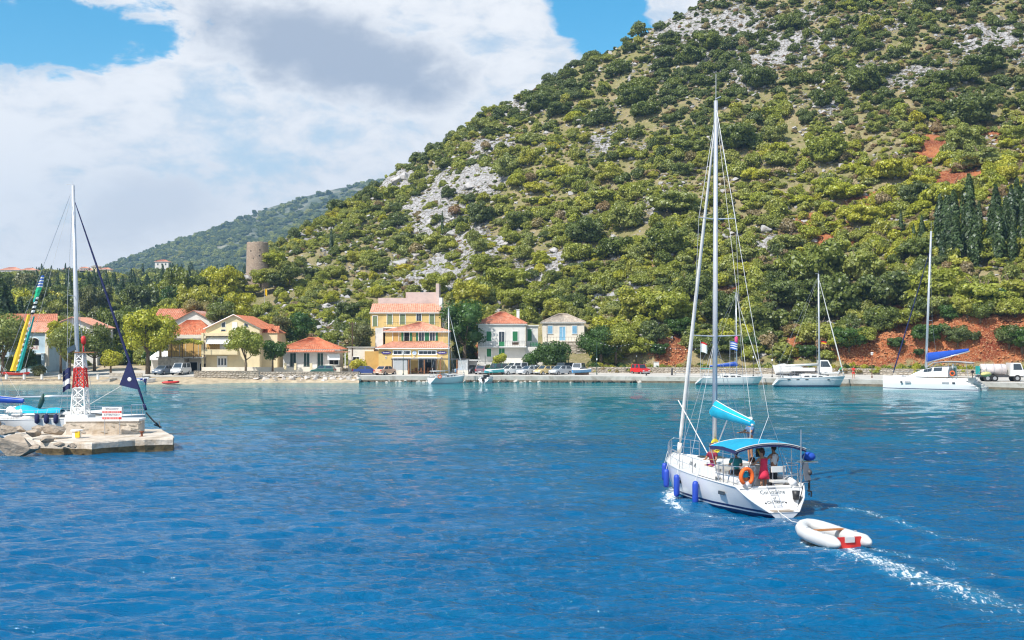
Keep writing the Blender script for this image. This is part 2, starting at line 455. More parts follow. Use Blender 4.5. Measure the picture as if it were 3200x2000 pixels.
EARTHS = [(2920, 470, 90, 60, 1), (2990, 570, 170, 60, .9), (2560, 720, 180, 90, .72), (2090, 1100, 60, 45, 1.2), (2130, 1060, 40, 50, 1),
          (3000, 1050, 330, 90, 1.5), (2740, 1090, 130, 60, 1.4), (2480, 1090, 90, 40, .9), (2820, 1000, 150, 60, .9), (2500, 1010, 60, 70, .7),
          (1392, 880, 22, 26, .75), (2080, 800, 130, 60, .6), (2700, 640, 140, 60, .72), (3120, 420, 90, 50, .6), (2300, 900, 120, 80, .55), (1500, 1100, 60, 40, .8)]
def field(L, px, py):
    s = 0.0
    for a, b, ra, rb, k in L: s = np.maximum(s, k*np.exp(-((px-a)/ra)**2 - ((py-b)/rb)**2))
    return s
def rockiness(px, py, X, Y):
    return np.clip(field(ROCKS, px, py)*0.60 + fbm(X/20, Y/20, 21, 3)*0.55 + fbm(X/6, Y/6, 25, 3)*0.75 + 0.12 + 0.05*sm(py, 430, 230), 0, 1.3)
def earthiness(px, py, X, Y):
    return np.clip(field(EARTHS, px, py) + fbm(X/25, Y/25, 31, 3)*0.4*sm(px, 1900, 2500), 0, 1.5)
def make_hill():
    pxs = np.linspace(-900, 4500, 620)
    ts = np.concatenate([np.linspace(0, 0.08, 26)[:-1], np.linspace(0.08, 1.0, 190), 1 + np.array([.03, .07, .12, .2, .35, .6, .9])])
    PX, T = np.meshgrid(pxs, ts)
    X, Y, Z = HILL(PX, T)
    px, py = proj(X, Y, Z)
    rk = rockiness(px, py, X, Y); ea = earthiness(px, py, X, Y)
    rk2 = np.where(ea > .6, 0, rk)
    Z = Z + sm(rk2, .45, .7)*np.abs(fbm(X/2.6, Y/2.6, 51, 3))*3.0
    V = np.stack([X, Y, Z], -1).reshape(-1, 3)
    Qd = grid_quads(len(ts), len(pxs))
    me = np_mesh('hillside', V, Qd, 'hill_ground', True, {'rock': rk2.ravel(), 'earth': ea.ravel()})
    structure(link('hillside', me))
make_hill()
# ------------------------------------------------------------------ valley, far mountain
VYK = [150, 164, 171, 178, 190, 205, 230, 270, 340, 420, 560, 700, 800, 1000, 1400]
VZK = [-3.0, -0.45, 0.35, 0.75, 1.30, 2.3, 5.5, 9.5, 16, 22, 32, 40, 43, 44, 40]
def VALLEY(px, Y):
    X = (px-1600)/F*Y
    Z = np.interp(Y, VYK, VZK)
    Z = Z - 4.0*sm(px, 1085, 1118)*sm(Y, 202, 196) - sm(px, 560, 760)*2.2*sm(Y, 177.5, 170)
    a = sm(Y, 205, 320)
    Z = Z + a*fbm(X/60, Y/60, 61, 3)*10 + sm(Y, 500, 700)*sm(px, 420, 150)*3
    return X, Y, Z
def make_valley():
    pxs = np.linspace(-1200, 1500, 150)
    Ys = np.concatenate([np.linspace(150, 210, 40)[:-1], np.linspace(210, 420, 50)[:-1], np.linspace(420, 1400, 50)])
    PX, YY = np.meshgrid(pxs, Ys)
    X, Y, Z = VALLEY(PX, YY)
    me = np_mesh('valley', np.stack([X, Y, Z], -1).reshape(-1, 3), grid_quads(len(Ys), len(pxs)), 'valley_ground', True)
    structure(link('valley', me))
make_valley()
MXK = [-2500, -600, 0, 250, 330, 420, 560, 700, 850, 980, 1140, 1300, 1600, 2600]
MYK = [1000, 930, 890, 872, 842, 806, 754, 708, 648, 606, 572, 552, 530, 560]
def MOUNT(px, t):
    ys = np.interp(px, MXK, MYK); Yc = 2000 + 0*px; Y0 = 1050.0
    Zc = CAMZ + (HZ-ys)/F*Yc
    Y = Y0 + (Yc-Y0)*t; X = (px-1600)/F*Y
    Z = 30 + (Zc-30)*np.clip(t, 0, 1)**1.12 - np.clip(t-1, 0, 9)*220
    Z = Z + fbm(X/150, Y/150, 71, 4)*34*sm(t, .05, .3)*(1-sm(t, .85, 1.0)) + fbm(X/28, Y/28, 72, 3)*5
    return X, Y, Z
def make_mountain():
    pxs = np.linspace(-2500, 2600, 200); ts = np.concatenate([np.linspace(-0.03, 1, 110), [1.1, 1.3, 1.8]])
    PX, T = np.meshgrid(pxs, ts)
    X, Y, Z = MOUNT(PX, T)
    me = np_mesh('mountain', np.stack([X, Y, Z], -1).reshape(-1, 3), grid_quads(len(ts), len(pxs)), 'mountain_ground', True)
    structure(link('mountain', me))
make_mountain()
def make_ground():
    # the wide sheet below land and sea, out to the horizon
    mb = MB(); mb.quad((-6000, -300, -3.2), (6000, -300, -3.2), (6000, 9000, -3.2), (-6000, 9000, -3.2))
    structure(mb.build('ground', 'valley_ground'))
make_ground()
# ------------------------------------------------------------------ sea
YST = 42.2; YACHT_STERN = Vector((9.73, 42.2, 0)); YACHT_BOW = Vector((7.08, 50.95, 0))
def water_material():
    m_ = bpy.data.materials.new('sea_water'); m_.use_nodes = True
    t = NT(m_.node_tree); b = t.n['Principled BSDF']
    geo = t.add('ShaderNodeNewGeometry'); P = geo.outputs['Position']
    sp_ = t.add('ShaderNodeSeparateXYZ', i_0=P)
    # bottom: deep water in the bay, paler over the sand towards the far shore
    sh = t.m('ADD', sp_.outputs[1], t.m('MULTIPLY', t.m('SUBTRACT', t.noise(P, 0.03, 3, 0.5), 0.5), 60))
    c_ = t.mix(t.sstep(sh, 40, 135), (0.0, 0.094, 0.222), (0.0, 0.165, 0.220))
    c_ = t.mix(t.sstep(sh, 130, 176), c_, (0.006, 0.205, 0.225))
    pt = t.noise(P, 0.11, 4, 0.6)
    c_ = t.mix(t.m('MULTIPLY', t.sstep(pt, 0.42, 0.66), 0.35), c_, (0.0, 0.055, 0.150))
    fo = t.add('ShaderNodeAttribute', attribute_name='foam').outputs['Fac']
    mp = t.add('ShaderNodeMapping', i_Vector=P); mp.inputs['Scale'].default_value = (1.0, 0.55, 1.0)
    nf = t.noise(mp.outputs[0], 3.4, 7, 0.72, 0.8)
    nf = t.m('ADD', t.m('MULTIPLY', nf, .62), t.m('MULTIPLY', t.noise(mp.outputs[0], 11.0, 4, .7, .4), .38))
    fm = t.sstep(t.m('ADD', t.m('MULTIPLY', fo, 0.34), nf), 0.67, 0.80)
    fm = t.m('MULTIPLY', fm, t.sstep(fo, 0.03, 0.20))
    c_ = t.mix(t.m('MULTIPLY', t.sstep(fo, .15, .9), .45), c_, (.06, .30, .42))
    t.put(b.inputs['Base Color'], t.mix(fm, c_, (0.85, 0.88, 0.90)))
    t.put(b.inputs['Roughness'], t.m('ADD', 0.06, t.m('MULTIPLY', fm, 0.6)))
    b.inputs['IOR'].default_value = 1.333
    b.inputs['Specular IOR Level'].default_value = 0.46
    m2 = t.add('ShaderNodeMapping', i_Vector=P); m2.inputs['Scale'].default_value = (0.42, 1.0, 1.0)
    m2.inputs['Rotation'].default_value = (0, 0, R(9))
    w1 = t.noise(m2.outputs[0], 1.5, 6, 0.62, 0.5)
    w2 = t.noise(m2.outputs[0], 8.0, 4, 0.62, 0.3)
    gu = t.sstep(t.noise(m2.outputs[0], 0.06, 4, 0.55, .4), 0.34, 0.66, 0.45, 1.5)
    h = t.m('MULTIPLY', t.m('ADD', t.m('MULTIPLY', w1, 0.75), t.m('MULTIPLY', w2, 0.19)), gu)
    h = t.m('ADD', h, t.m('MULTIPLY', fm, 0.05))
    bp = t.add('ShaderNodeBump', i_Strength=1.0, i_Distance=0.30, i_Height=h)
    t.put(b.inputs['Normal'], bp.outputs[0])
    _M['sea_water'] = m_
water_material()
def seg_dist(X, Y, pts):
    """distance to a polyline, and how far along it (0..1)"""
    best = np.full(X.shape, 1e9); al = np.zeros(X.shape)
    L = [0.0]
    for a, b in zip(pts[:-1], pts[1:]): L.append(L[-1] + math.dist(a, b))
    for i, (a, b) in enumerate(zip(pts[:-1], pts[1:])):
        ax, ay = a; ux, uy = b[0]-ax, b[1]-ay; l2 = ux*ux+uy*uy
        s_ = np.clip(((X-ax)*ux + (Y-ay)*uy)/l2, 0, 1)
        d = np.hypot(X-ax-ux*s_, Y-ay-uy*s_)
        q = d < best
        best = np.where(q, d, best); al = np.where(q, (L[i] + s_*math.sqrt(l2))/L[-1], al)
    return best, al
def sea_pt(px, py):
    Y = YW(py); return (WX(px, Y), Y)
# foam tracks, as they lie on the water
FOAM = [([sea_pt(2590, 1705), sea_pt(2700, 1742), sea_pt(2850, 1800), sea_pt(3000, 1850), sea_pt(3200, 1905), sea_pt(3500, 1985)], 0.40, 1.25, .80),
        ([sea_pt(2600, 1700), sea_pt(2760, 1728), sea_pt(2960, 1765), sea_pt(3200, 1830)], 0.28, 0.9, .56),
        ([sea_pt(2510, 1690), sea_pt(2560, 1722), sea_pt(2660, 1745), sea_pt(2800, 1800), sea_pt(3000, 1880), sea_pt(3250, 1980)], 0.28, 0.95, .60),
        ([sea_pt(2530, 1582), sea_pt(2640, 1588), sea_pt(2760, 1615), sea_pt(2900, 1665), sea_pt(3060, 1700), sea_pt(3300, 1760)], 0.32, 0.95, .56),
        ([sea_pt(2120, 1528), sea_pt(2095, 1545), sea_pt(2090, 1565), sea_pt(2120, 1590), sea_pt(2190, 1612), sea_pt(2260, 1620)], 0.52, 0.45, .85),
        ([sea_pt(2260, 1618), sea_pt(2340, 1640), sea_pt(2430, 1650)], .3, .7, .45),
        ([sea_pt(2240, 1780), sea_pt(2420, 1720), sea_pt(2500, 1700)], .6, .7, .35),
        ([sea_pt(2440, 1622), sea_pt(2470, 1660), sea_pt(2500, 1690)], .35, .3, .5)]
def make_sea():
    pys = np.concatenate([np.linspace(2300, 1500, 400)[:-1], np.linspace(1500, 1240, 170)[:-1], np.linspace(1240, 1184, 30)])
    pxs = np.linspace(-350, 3550, 640)
    PX, PY = np.meshgrid(pxs, pys)
    Y = F*CAMZ/(PY-HZ); X = (PX-1600)/F*Y
    dY = np.gradient(Y, axis=0)*-1; dY = np.abs(dY); dX = Y/F*(pxs[1]-pxs[0])
    H = np.zeros_like(X)
    rg = np.random.default_rng(3)
    for lam in np.geomspace(0.28, 7.5, 64):
        th = R(90 + 8) + rg.normal(0, 0.42)                 # wind runs up the bay
        kx, ky = math.cos(th)*2*math.pi/lam, math.sin(th)*2*math.pi/lam
        amp = 0.0088*lam**0.72*(1 if lam < 1.0 else (1.0/lam)**0.55)
        fade = sm(lam/np.maximum(dY*abs(math.sin(th)) + dX*abs(math.cos(th)), 1e-6), 2.2, 4.5)
        ph = kx*X + ky*Y + rg.uniform(0, 6.28) + 1.2*fbm(X/9, Y/9, int(rg.integers(99)), 2)
        s_ = np.sin(ph)
        H += amp*fade*(s_ + 0.28*np.cos(2*ph))
    fo = np.zeros_like(X)
    for pts, w0, w1, k in FOAM:
        d, al = seg_dist(X, Y, pts)
        wd_ = w0 + (w1-w0)*al
        f_ = k*np.exp(-(d/wd_)**2)*(1-0.45*al)
        fo = np.maximum(fo, f_)
        H += 0.05*k*np.exp(-(d/(wd_*1.5))**2)
    # calm water under the two boats
    ax, ay = YACHT_STERN.x, YACHT_STERN.y; bx, by = YACHT_BOW.x, YACHT_BOW.y
    V = np.stack([X, Y, H], -1).reshape(-1, 3)
    Qd = grid_quads(len(pys), len(pxs))[:, ::-1]
    n0 = len(V)
    W = 1500.
    V = np.concatenate([V, [(-W, -200, -0.55), (W, -200, -0.55), (W, 190, -0.55), (-W, 190, -0.55)]])
    Qd = np.concatenate([Qd, [(n0, n0+1, n0+2, n0+3)]])
    me = np_mesh('water', V, Qd, 'sea_water', True, {'foam': np.concatenate([fo.ravel(), np.zeros(4)])})
    structure(link('water', me))
make_sea()
# ------------------------------------------------------------------ plant prototypes
LIB = bpy.data.collections.new('plant_library')           # not linked into the scene
def crown_np(lobes, n, leaf, seed, low=-0.35, core=0.72, jit=0.55, fill=0.0):
    """leaf faces over a set of overlapping lobes, with a rough solid heart inside each lobe"""
    rg = np.random.default_rng(seed)
    L = np.array(lobes, float)
    area = (L[:, 3]*L[:, 4] + L[:, 4]*L[:, 5] + L[:, 3]*L[:, 5])
    k = rg.choice(len(L), n*3, p=area/area.sum())
    d = rg.normal(size=(n*3, 3)); d /= np.linalg.norm(d, axis=1)[:, None]
    ok = d[:, 2] > low - 0.25*rg.random(len(d)); k = k[ok]; d = d[ok]
    rr = 0.80 + 0.30*rg.random(len(d))
    if fill: rr = np.where(rg.random(len(d)) < fill, 0.35 + 0.6*rg.random(len(d)), rr)
    P = L[k, :3] + d*L[k, 3:6]*rr[:, None]
    ins = np.zeros(len(P), bool)
    for j in range(len(L)):
        q = (((P - L[j, :3])/L[j, 3:6])**2).sum(1)
        ins |= (q < 0.62) & (k != j)
    P = P[~ins][:n]; d = d[~ins][:n]
    nn = d + rg.normal(size=d.shape)*jit; nn /= np.linalg.norm(nn, axis=1)[:, None]
    a = np.cross(nn, rg.normal(size=d.shape)); a /= np.linalg.norm(a, axis=1)[:, None]
    b = np.cross(nn, a)
    s = leaf*(0.55 + 0.9*rg.random(len(P)))[:, None]
    V = np.stack([P - a*s*0.5, P + b*s*0.36 + nn*s*0.10, P + a*s*0.5, P - b*s*0.36 + nn*s*0.10], 1).reshape(-1, 3)
    Q = np.arange(len(V)).reshape(-1, 4)
    if core:
        # faceted hearts, one per lobe, as quads of a coarse ball
        vs, qs = [], []
        base = len(V)
        for j in range(len(L)):
            m_, n_ = 5, 7
            for i in range(m_ + 1):
                th = math.pi*(0.04 + 0.92*i/m_)
                for q in range(n_):
                    ph = 2*math.pi*(q + 0.5*(i % 2))/n_
                    r_ = core*(0.86 + 0.28*rg.random())
                    vs.append(L[j, :3] + L[j, 3:6]*r_*np.array([math.sin(th)*math.cos(ph), math.sin(th)*math.sin(ph), math.cos(th)]))
            for i in range(m_):
                for q in range(n_):
                    q2 = (q+1) % n_
                    qs.append((base+i*n_+q, base+(i+1)*n_+q, base+(i+1)*n_+q2, base+i*n_+q2))
            base += (m_+1)*n_
        V = np.concatenate([V, np.array(vs)]); Q = np.concatenate([Q, np.array(qs)])
    return V, Q
def rand_lobes(seed, n, R_, h, spread=0.62, up=0.5, rmin=0.32, rmax=0.55):
    rg = random.Random(seed); out = [(0, 0, h*up, R_*0.62, R_*0.62, h*0.46)]
    for i in range(n):
        a = 2*math.pi*(i + rg.random()*0.8)/n
        q = R_*spread*(0.55 + 0.45*rg.random()); r_ = R_*(rmin + (rmax-rmin)*rg.random())
        out.append((q*math.cos(a), q*math.sin(a), h*(0.22 + 0.58*rg.random()), r_, r_*(0.85+0.3*rg.random()), r_*(0.70+0.35*rg.random())*h/(R_*1.5)))
    return out
SHAPES = {}
def shape(name, V, Q): SHAPES[name] = (V, Q)
# bushes about 2 m across (radius 1), origin at the foot
shape('round_a', *crown_np(rand_lobes(1, 7, 1.0, 1.55), 900, 0.20, 1))
shape('round_b', *crown_np(rand_lobes(2, 9, 1.0, 1.75, 0.6), 900, 0.20, 2))
shape('round_c', *crown_np(rand_lobes(3, 6, 1.0, 1.35, 0.7), 850, 0.21, 3))
shape('wide_a', *crown_np(rand_lobes(4, 8, 1.0, 0.95, 0.72, 0.40), 700, 0.21, 4))
shape('wide_b', *crown_np(rand_lobes(5, 10, 1.0, 1.10, 0.75, 0.42, .28, .45), 750, 0.20, 5))
shape('loose_a', *crown_np(rand_lobes(6, 11, 1.0, 1.7, 0.74, 0.5, .22, .40), 700, 0.19, 6, core=0.5, jit=0.8))
for _k, _s, _n, _h in (('round_a', 1, 15, 1.45), ('round_b', 2, 18, 1.65), ('round_c', 3, 13, 1.25), ('wide_a', 4, 15, .95), ('wide_b', 5, 18, 1.05), ('loose_a', 6, 20, 1.6)):
    _lo = rand_lobes(40+_s, _n, 1.0, _h, .80, .42, .20, .36) if _k != 'loose_a' else rand_lobes(46, _n, 1.0, _h, .85, .45, .16, .27)
    shape('big_'+_k, *crown_np(_lo, 2300, .112, 30+_s, core=.66 if _k != 'loose_a' else .5, jit=.65))
shape('tuft', *crown_np([(0, 0, .25, .6, .6, .4), (.45, .1, .2, .45, .4, .3), (-.4, .3, .2, .42, .5, .32), (-.1, -.45, .2, .45, .4, .28)], 260, 0.24, 7, jit=0.9))
def cyp(seed, n, rad=0.13):
    rg = np.random.default_rng(seed)
    z = rg.random(n)**0.85
    r_ = rad*np.clip(np.sin(np.pi*np.clip(z*0.93+0.05, 0, 1))**0.62, 0.05, 1)*(1.12 - 0.62*z)
    a = rg.random(n)*6.283; q = r_*(0.62+0.46*rg.random(n))*(1+0.22*np.sin(3*a+9*z))
    P = np.stack([q*np.cos(a), q*np.sin(a), 0.02 + z*0.98], -1)
    d = np.stack([np.cos(a), np.sin(a), 0.55+0*a], -1) + rg.normal(size=(n, 3))*0.4
    d /= np.linalg.norm(d, axis=1)[:, None]
    up = np.stack([0*a, 0*a, 1+0*a], -1) + rg.normal(size=(n, 3))*0.3
    s_ = np.cross(d, up); s_ /= np.linalg.norm(s_, axis=1)[:, None]; u = np.cross(s_, d)
    k = (0.020 + 0.018*rg.random(n))[:, None]
    V = np.stack([P - u*k*1.3, P + s_*k*.7, P + u*k*1.6, P - s_*k*.7], 1).reshape(-1, 3)
    Q = np.arange(len(V)).reshape(-1, 4)
    m_, n_ = 8, 7; vs = []; qs = []; b = len(V)
    for i in range(m_+1):
        zz = i/m_; rr = rad*0.62*max(0.02, math.sin(math.pi*min(1, zz*0.93+0.05))**0.62)*(1.12-0.62*zz)
        for q_ in range(n_):
            vs.append((rr*math.cos(6.283*q_/n_), rr*math.sin(6.283*q_/n_), 0.02+zz*0.96))
    for i in range(m_):
        for q_ in range(n_):
            q2 = (q_+1) % n_; qs.append((b+i*n_+q_, b+i*n_+q2, b+(i+1)*n_+q2, b+(i+1)*n_+q_))
    return np.concatenate([V, np.array(vs)]), np.concatenate([Q, np.array(qs)])
shape('cypress_a', *cyp(11, 900)); shape('cypress_b', *cyp(12, 900, 0.10))
_PM = {}
def plant_mesh(sh, mt):
    if (sh, mt) not in _PM: _PM[(sh, mt)] = np_mesh('crown', *SHAPES[sh], mt)
    return _PM[(sh, mt)]
def trunk_mesh(key, h, r, lean=0.0, limbs=4, seed=0):
    if ('trunk', key) not in _PM:
        rg = random.Random(seed); mb = MB()
        top = (lean, lean*0.4, h)
        mb.tube([(0,0,-0.25*h), (lean*.25, 0, h*.35), (lean*.6, lean*.2, h*.7), top], [r*1.25, r, r*.8, r*.6], 7)
        for i in range(limbs):
            a = 6.283*i/limbs + rg.random(); l_ = h*(0.45+0.4*rg.random())
            b = Vector((lean*.6, lean*.2, h*(.6+.3*rg.random())))
            mb.tube([b, b + Vector((math.cos(a)*l_*.5, math.sin(a)*l_*.5, l_*.45)), b + Vector((math.cos(a)*l_*.85, math.sin(a)*l_*.85, l_*1.0))], [r*.5, r*.36, r*.16], 5)
        _PM[('trunk', key)] = mb.mesh('trunk', 'bark', True)
    return _PM[('trunk', key)]
trunk_mesh('bush', 0.75, 0.06, 0.05, 4, 1); trunk_mesh('cyp', 0.5, 0.02, 0, 0, 2)
# ------------------------------------------------------------------ mass scatter
_lib_n = [0]
def scatter(name, pts, sc, protos, idx, label, cat, zsc=None):
    _lib_n[0] += 1
    c = bpy.data.collections.new('library_%02d' % _lib_n[0])
    for i, me in enumerate(protos):
        o = bpy.data.objects.new('proto_%02d_%03d' % (_lib_n[0], i), me); c.objects.link(o)
    me = bpy.data.meshes.new(name)
    n = len(pts)
    me.vertices.add(n); me.vertices.foreach_set('co', np.asarray(pts, np.float32).ravel())
    rg = np.random.default_rng(n)
    S = np.stack([sc*(0.85+0.3*rg.random(n)), sc*(0.85+0.3*rg.random(n)), sc*(0.8+0.4*rg.random(n)) if zsc is None else zsc], -1)
    a = me.attributes.new('sc', 'FLOAT_VECTOR', 'POINT'); a.data.foreach_set('vector', S.astype(np.float32).ravel())
    Ro = np.stack([rg.normal(0, .08, n), rg.normal(0, .08, n), rg.random(n)*6.283], -1)
    a = me.attributes.new('ro', 'FLOAT_VECTOR', 'POINT'); a.data.foreach_set('vector', Ro.astype(np.float32).ravel())
    a = me.attributes.new('pi', 'INT', 'POINT'); a.data.foreach_set('value', np.asarray(idx, np.int32))
    o = link(name, me)
    g = bpy.data.node_groups.new(name, 'GeometryNodeTree')
    g.interface.new_socket('Geometry', in_out='INPUT', socket_type='NodeSocketGeometry')
    g.interface.new_socket('Geometry', in_out='OUTPUT', socket_type='NodeSocketGeometry')
    N = g.nodes; Lk = g.links
    gi = N.new('NodeGroupInput'); go = N.new('NodeGroupOutput')
    iop = N.new('GeometryNodeInstanceOnPoints'); ci = N.new('GeometryNodeCollectionInfo')
    ci.inputs['Collection'].default_value = c
    ci.inputs['Separate Children'].default_value = True; ci.inputs['Reset Children'].default_value = True
    def na(k, ty):
        q = N.new('GeometryNodeInputNamedAttribute'); q.data_type = ty; q.inputs['Name'].default_value = k
        return q.outputs['Attribute']
    Lk.new(gi.outputs[0], iop.inputs['Points']); Lk.new(ci.outputs[0], iop.inputs['Instance'])
    iop.inputs['Pick Instance'].default_value = True
    Lk.new(na('pi', 'INT'), iop.inputs['Instance Index'])
    e2r = N.new('FunctionNodeEulerToRotation'); Lk.new(na('ro', 'FLOAT_VECTOR'), e2r.inputs[0])
    Lk.new(e2r.outputs[0], iop.inputs['Rotation'])
    Lk.new(na('sc', 'FLOAT_VECTOR'), iop.inputs['Scale'])
    Lk.new(iop.outputs[0], go.inputs[0])
    md = o.modifiers.new('plants', 'NODES'); md.node_group = g
    tag(o, label, cat, kind='stuff')
    return o
# ------------------------------------------------------------------ plants of the main hill
def hidden_by_house(px, py):
    """foot of a plant that stands right behind a house: nothing of it shows"""
    r_ = np.zeros(px.shape, bool)
    for a, b, c, d in ((1150, 1415, 930, 1300), (1488, 1650, 1020, 1300), (1690, 1835, 1020, 1300), (640, 870, 1030, 1300), (880, 1090, 1085, 1300), (540, 660, 1020, 1300)):
        r_ |= (px > a) & (px < b) & (py > c) & (py < d)
    return r_
def hill_points(n, seed, pmin=430, pmax=3330):
    rg = np.random.default_rng(seed)
    px = rg.uniform(pmin, pmax, n); t = np.where(rg.random(n) < .72, rg.random(n)**0.9*1.03, rg.random(n)*.32)
    X, Y, Z = HILL(px, t)
    p2, py = proj(X, Y, Z)
    keep = (py > -190) & ~hidden_by_house(px, py) & (rg.random(n) < (Y/340))
    # clear ground round the tower, the terrace of the houses and the earth cliff
    keep &= ~((px > 745) & (px < 860) & (Y < 278) & (Y > 246) & (py > 790))
    D = Y - hill_base(px)[0]
    cu = hill_base(px)[3]
    keep &= ~((cu > 2.2) & (D < 4.2 + 0.3*cu)) & ~((px > 1130) & (px < 1430) & (D < 12)) & ~((px > 1480) & (px < 1850) & (D < 22) & (py > 1010)) & (D > 2)
    X, Y, Z, px, py, t = [q[keep] for q in (X, Y, Z, px, py, t)]
    return X, Y, Z, px, py, t, rg
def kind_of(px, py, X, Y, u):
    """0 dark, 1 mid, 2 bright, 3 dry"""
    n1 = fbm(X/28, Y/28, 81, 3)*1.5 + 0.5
    dark = 0.30 + 0.50*sm(py, 470, 260) - 0.30*sm(px, 2350, 2700)*sm(py, 380, 520)*sm(py, 860, 720) + 0.25*sm(py, 820, 1000)*sm(px, 1950, 2200) + 0.2*sm(px, 1150, 700)*sm(py, 900, 600)  # upper-slope term puts a cloud's shadow into darker leaf colour
    bright = 0.17 + 0.36*sm(px, 2350, 2700)*sm(py, 380, 520)*sm(py, 900, 760) + 0.12*sm(px, 1500, 1000) - 0.14*sm(py, 420, 250)  # bright leaves thinned uphill for the same painted cloud shadow
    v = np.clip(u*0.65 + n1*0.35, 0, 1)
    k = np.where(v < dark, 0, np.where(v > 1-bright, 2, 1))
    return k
MATS = ['leaf_dark', 'leaf_mid', 'leaf_bright', 'leaf_dry']
def label_bits(px, py):
    W_ = [(760, 'below the round tower'), (900, 'beside the round tower'), (1130, 'above the orange-roofed cottage'), (1440, 'above the yellow building'),
          (1680, 'above the green-shuttered house'), (1880, 'above the blue-shuttered house'), (2140, 'above the red car'), (2400, 'behind the tall yacht mast'),
          (2660, 'above the grey moored yacht'), (2860, 'above the man in red'), (3040, 'above the moored catamaran'), (9999, 'above the tanker truck')]
    where = next(q for k, q in W_ if px < k)
    band = next(q for k, q in [(140, 'near the hilltop'), (330, 'high on the slope'), (520, 'on the upper slope'), (700, 'midway up the slope'), (880, 'on the lower slope'), (9999, 'at the slope foot')] if py < k)
    return band + ' ' + where
COLW = ['dark green', 'olive green', 'bright yellow-green', 'dry brown']
def size_word(r): return 'large' if r > 3.6 else ('broad' if r > 2.5 else 'small')
BUSH_SHAPES = ['round_a', 'round_b', 'round_c', 'wide_a', 'wide_b', 'loose_a']
def plant(name, sh, mt, loc, r, h=None, rz=0.0, label='', cat='bush', group=None, trunk='bush'):
    t_ = thing(name, label, cat, loc, rz, group)
    h = h or r
    link('crown', plant_mesh('big_'+sh if 'big_'+sh in SHAPES else sh, mt), t_, scale=(r, r*random.uniform(.88, 1.12), h))
    if trunk: link('trunk', _PM[('trunk', trunk)], t_, scale=(r, r, h))
    return t_
def scatter_hill():
    taken = []
    # hand-placed plants that stand out in the photograph: (px, py of foot, radius, shape, material)
    hand = [(3035, 392, 5.6, 'round_a', 0), (2585, 512, 4.6, 'round_b', 1), (2430, 520, 4.0, 'round_c', 1), (2300, 470, 5.0, 'round_a', 0),
            (1830, 760, 4.6, 'round_b', 0), (1930, 800, 4.8, 'round_c', 0), (2080, 800, 4.4, 'round_a', 0), (2110, 660, 6.2, 'wide_b', 1), (1880, 640, 5.2, 'wide_a', 1),
            (1700, 690, 3.0, 'round_c', 1), (1690, 830, 2.4, 'loose_a', 2), (1500, 700, 3.6, 'round_b', 0), (1620, 720, 3.4, 'round_a', 0), (1470, 980, 4.6, 'round_b', 1),
            (1600, 960, 3.2, 'round_a', 1), (2560, 900, 6.4, 'round_b', 0), (2690, 880, 5.2, 'round_c', 1), (2480, 960, 4.8, 'round_a', 0), (2620, 1000, 5.0, 'round_b', 0),
            (2780, 960, 5.0, 'round_a', 0), (2870, 800, 4.0, 'round_c', 0), (2560, 1075, 4.0, 'wide_b', 1), (2650, 1085, 3.4, 'round_c', 1), (2330, 860, 3.0, 'round_c', 2),
            (2250, 1010, 4.4, 'round_b', 0), (2080, 1010, 4.6, 'round_a', 1), (2010, 1000, 4.8, 'round_b', 1), (2160, 930, 4.2, 'round_c', 0), (3080, 960, 5.4, 'wide_b', 1),
            (2920, 950, 4.6, 'loose_a', 1), (3170, 930, 4.6, 'wide_a', 1), (2390, 1040, 4.0, 'round_a', 0), (2500, 640, 3.4, 'wide_a', 2), (2860, 640, 3.6, 'round_a', 0),
            (2700, 700, 4.0, 'wide_b', 2), (2780, 560, 5.0, 'wide_a', 2), (2960, 640, 4.6, 'wide_b', 2), (3080, 520, 5.0, 'wide_a', 1), (2640, 620, 4.4, 'wide_b', 2),
            (1400, 620, 2.2, 'round_b', 0), (1750, 360, 3.6, 'round_a', 0), (1980, 330, 4.0, 'round_b', 0), (2470, 90, 4.4, 'round_c', 0), (2370, 280, 4.4, 'round_a', 0), (2700, 290, 4.6, 'round_b', 0)]
    items = []
    for px, py, r_, sh, k in hand:
        ts = np.linspace(0.01, 1, 400); X, Y, Z = HILL(np.full(400, float(px)), ts); _, q = proj(X, Y, Z)
        i = int(np.argmin(np.abs(q - py)))
        items.append((X[i], Y[i], Z[i], px, py, r_, sh, k)); taken.append((X[i], Y[i], r_))
    X, Y, Z, px, py, t, rg = hill_points(9000, 201)
    rk = rockiness(px, py, X, Y); ea = earthiness(px, py, X, Y)
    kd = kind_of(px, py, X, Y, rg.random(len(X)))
    for i in range(len(X)):
        if len(items) >= 300: break
        if rk[i] > 0.62*rg.random() + 0.22 or ea[i] > 0.6 or rg.random() < 0.35*sm(px[i], 1500, 1100)*sm(py[i], 500, 800): continue
        if (kd[i] == 2): r_ = rg.uniform(1.9, 3.4)
        else: r_ = 1.9 + 2.4*rg.random()**1.5
        if px[i] < 1150: r_ *= 0.72
        if any((X[i]-a)**2 + (Y[i]-b)**2 < (0.72*(r_+c))**2 for a, b, c in taken): continue
        taken.append((X[i], Y[i], r_))
        sh = BUSH_SHAPES[int(rg.integers(0, 6))] if kd[i] != 2 else ['wide_a', 'wide_b', 'round_c'][int(rg.integers(0, 3))]
        items.append((X[i], Y[i], Z[i], px[i], py[i], r_, sh, int(kd[i])))
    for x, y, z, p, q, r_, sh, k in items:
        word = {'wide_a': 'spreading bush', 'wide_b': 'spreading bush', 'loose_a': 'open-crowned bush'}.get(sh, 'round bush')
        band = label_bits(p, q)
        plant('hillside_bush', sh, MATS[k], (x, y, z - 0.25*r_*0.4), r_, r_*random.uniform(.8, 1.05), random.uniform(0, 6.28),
              '%s %s %s %s' % (size_word(r_), COLW[k], word, band), 'bush', 'bushes ' + band)
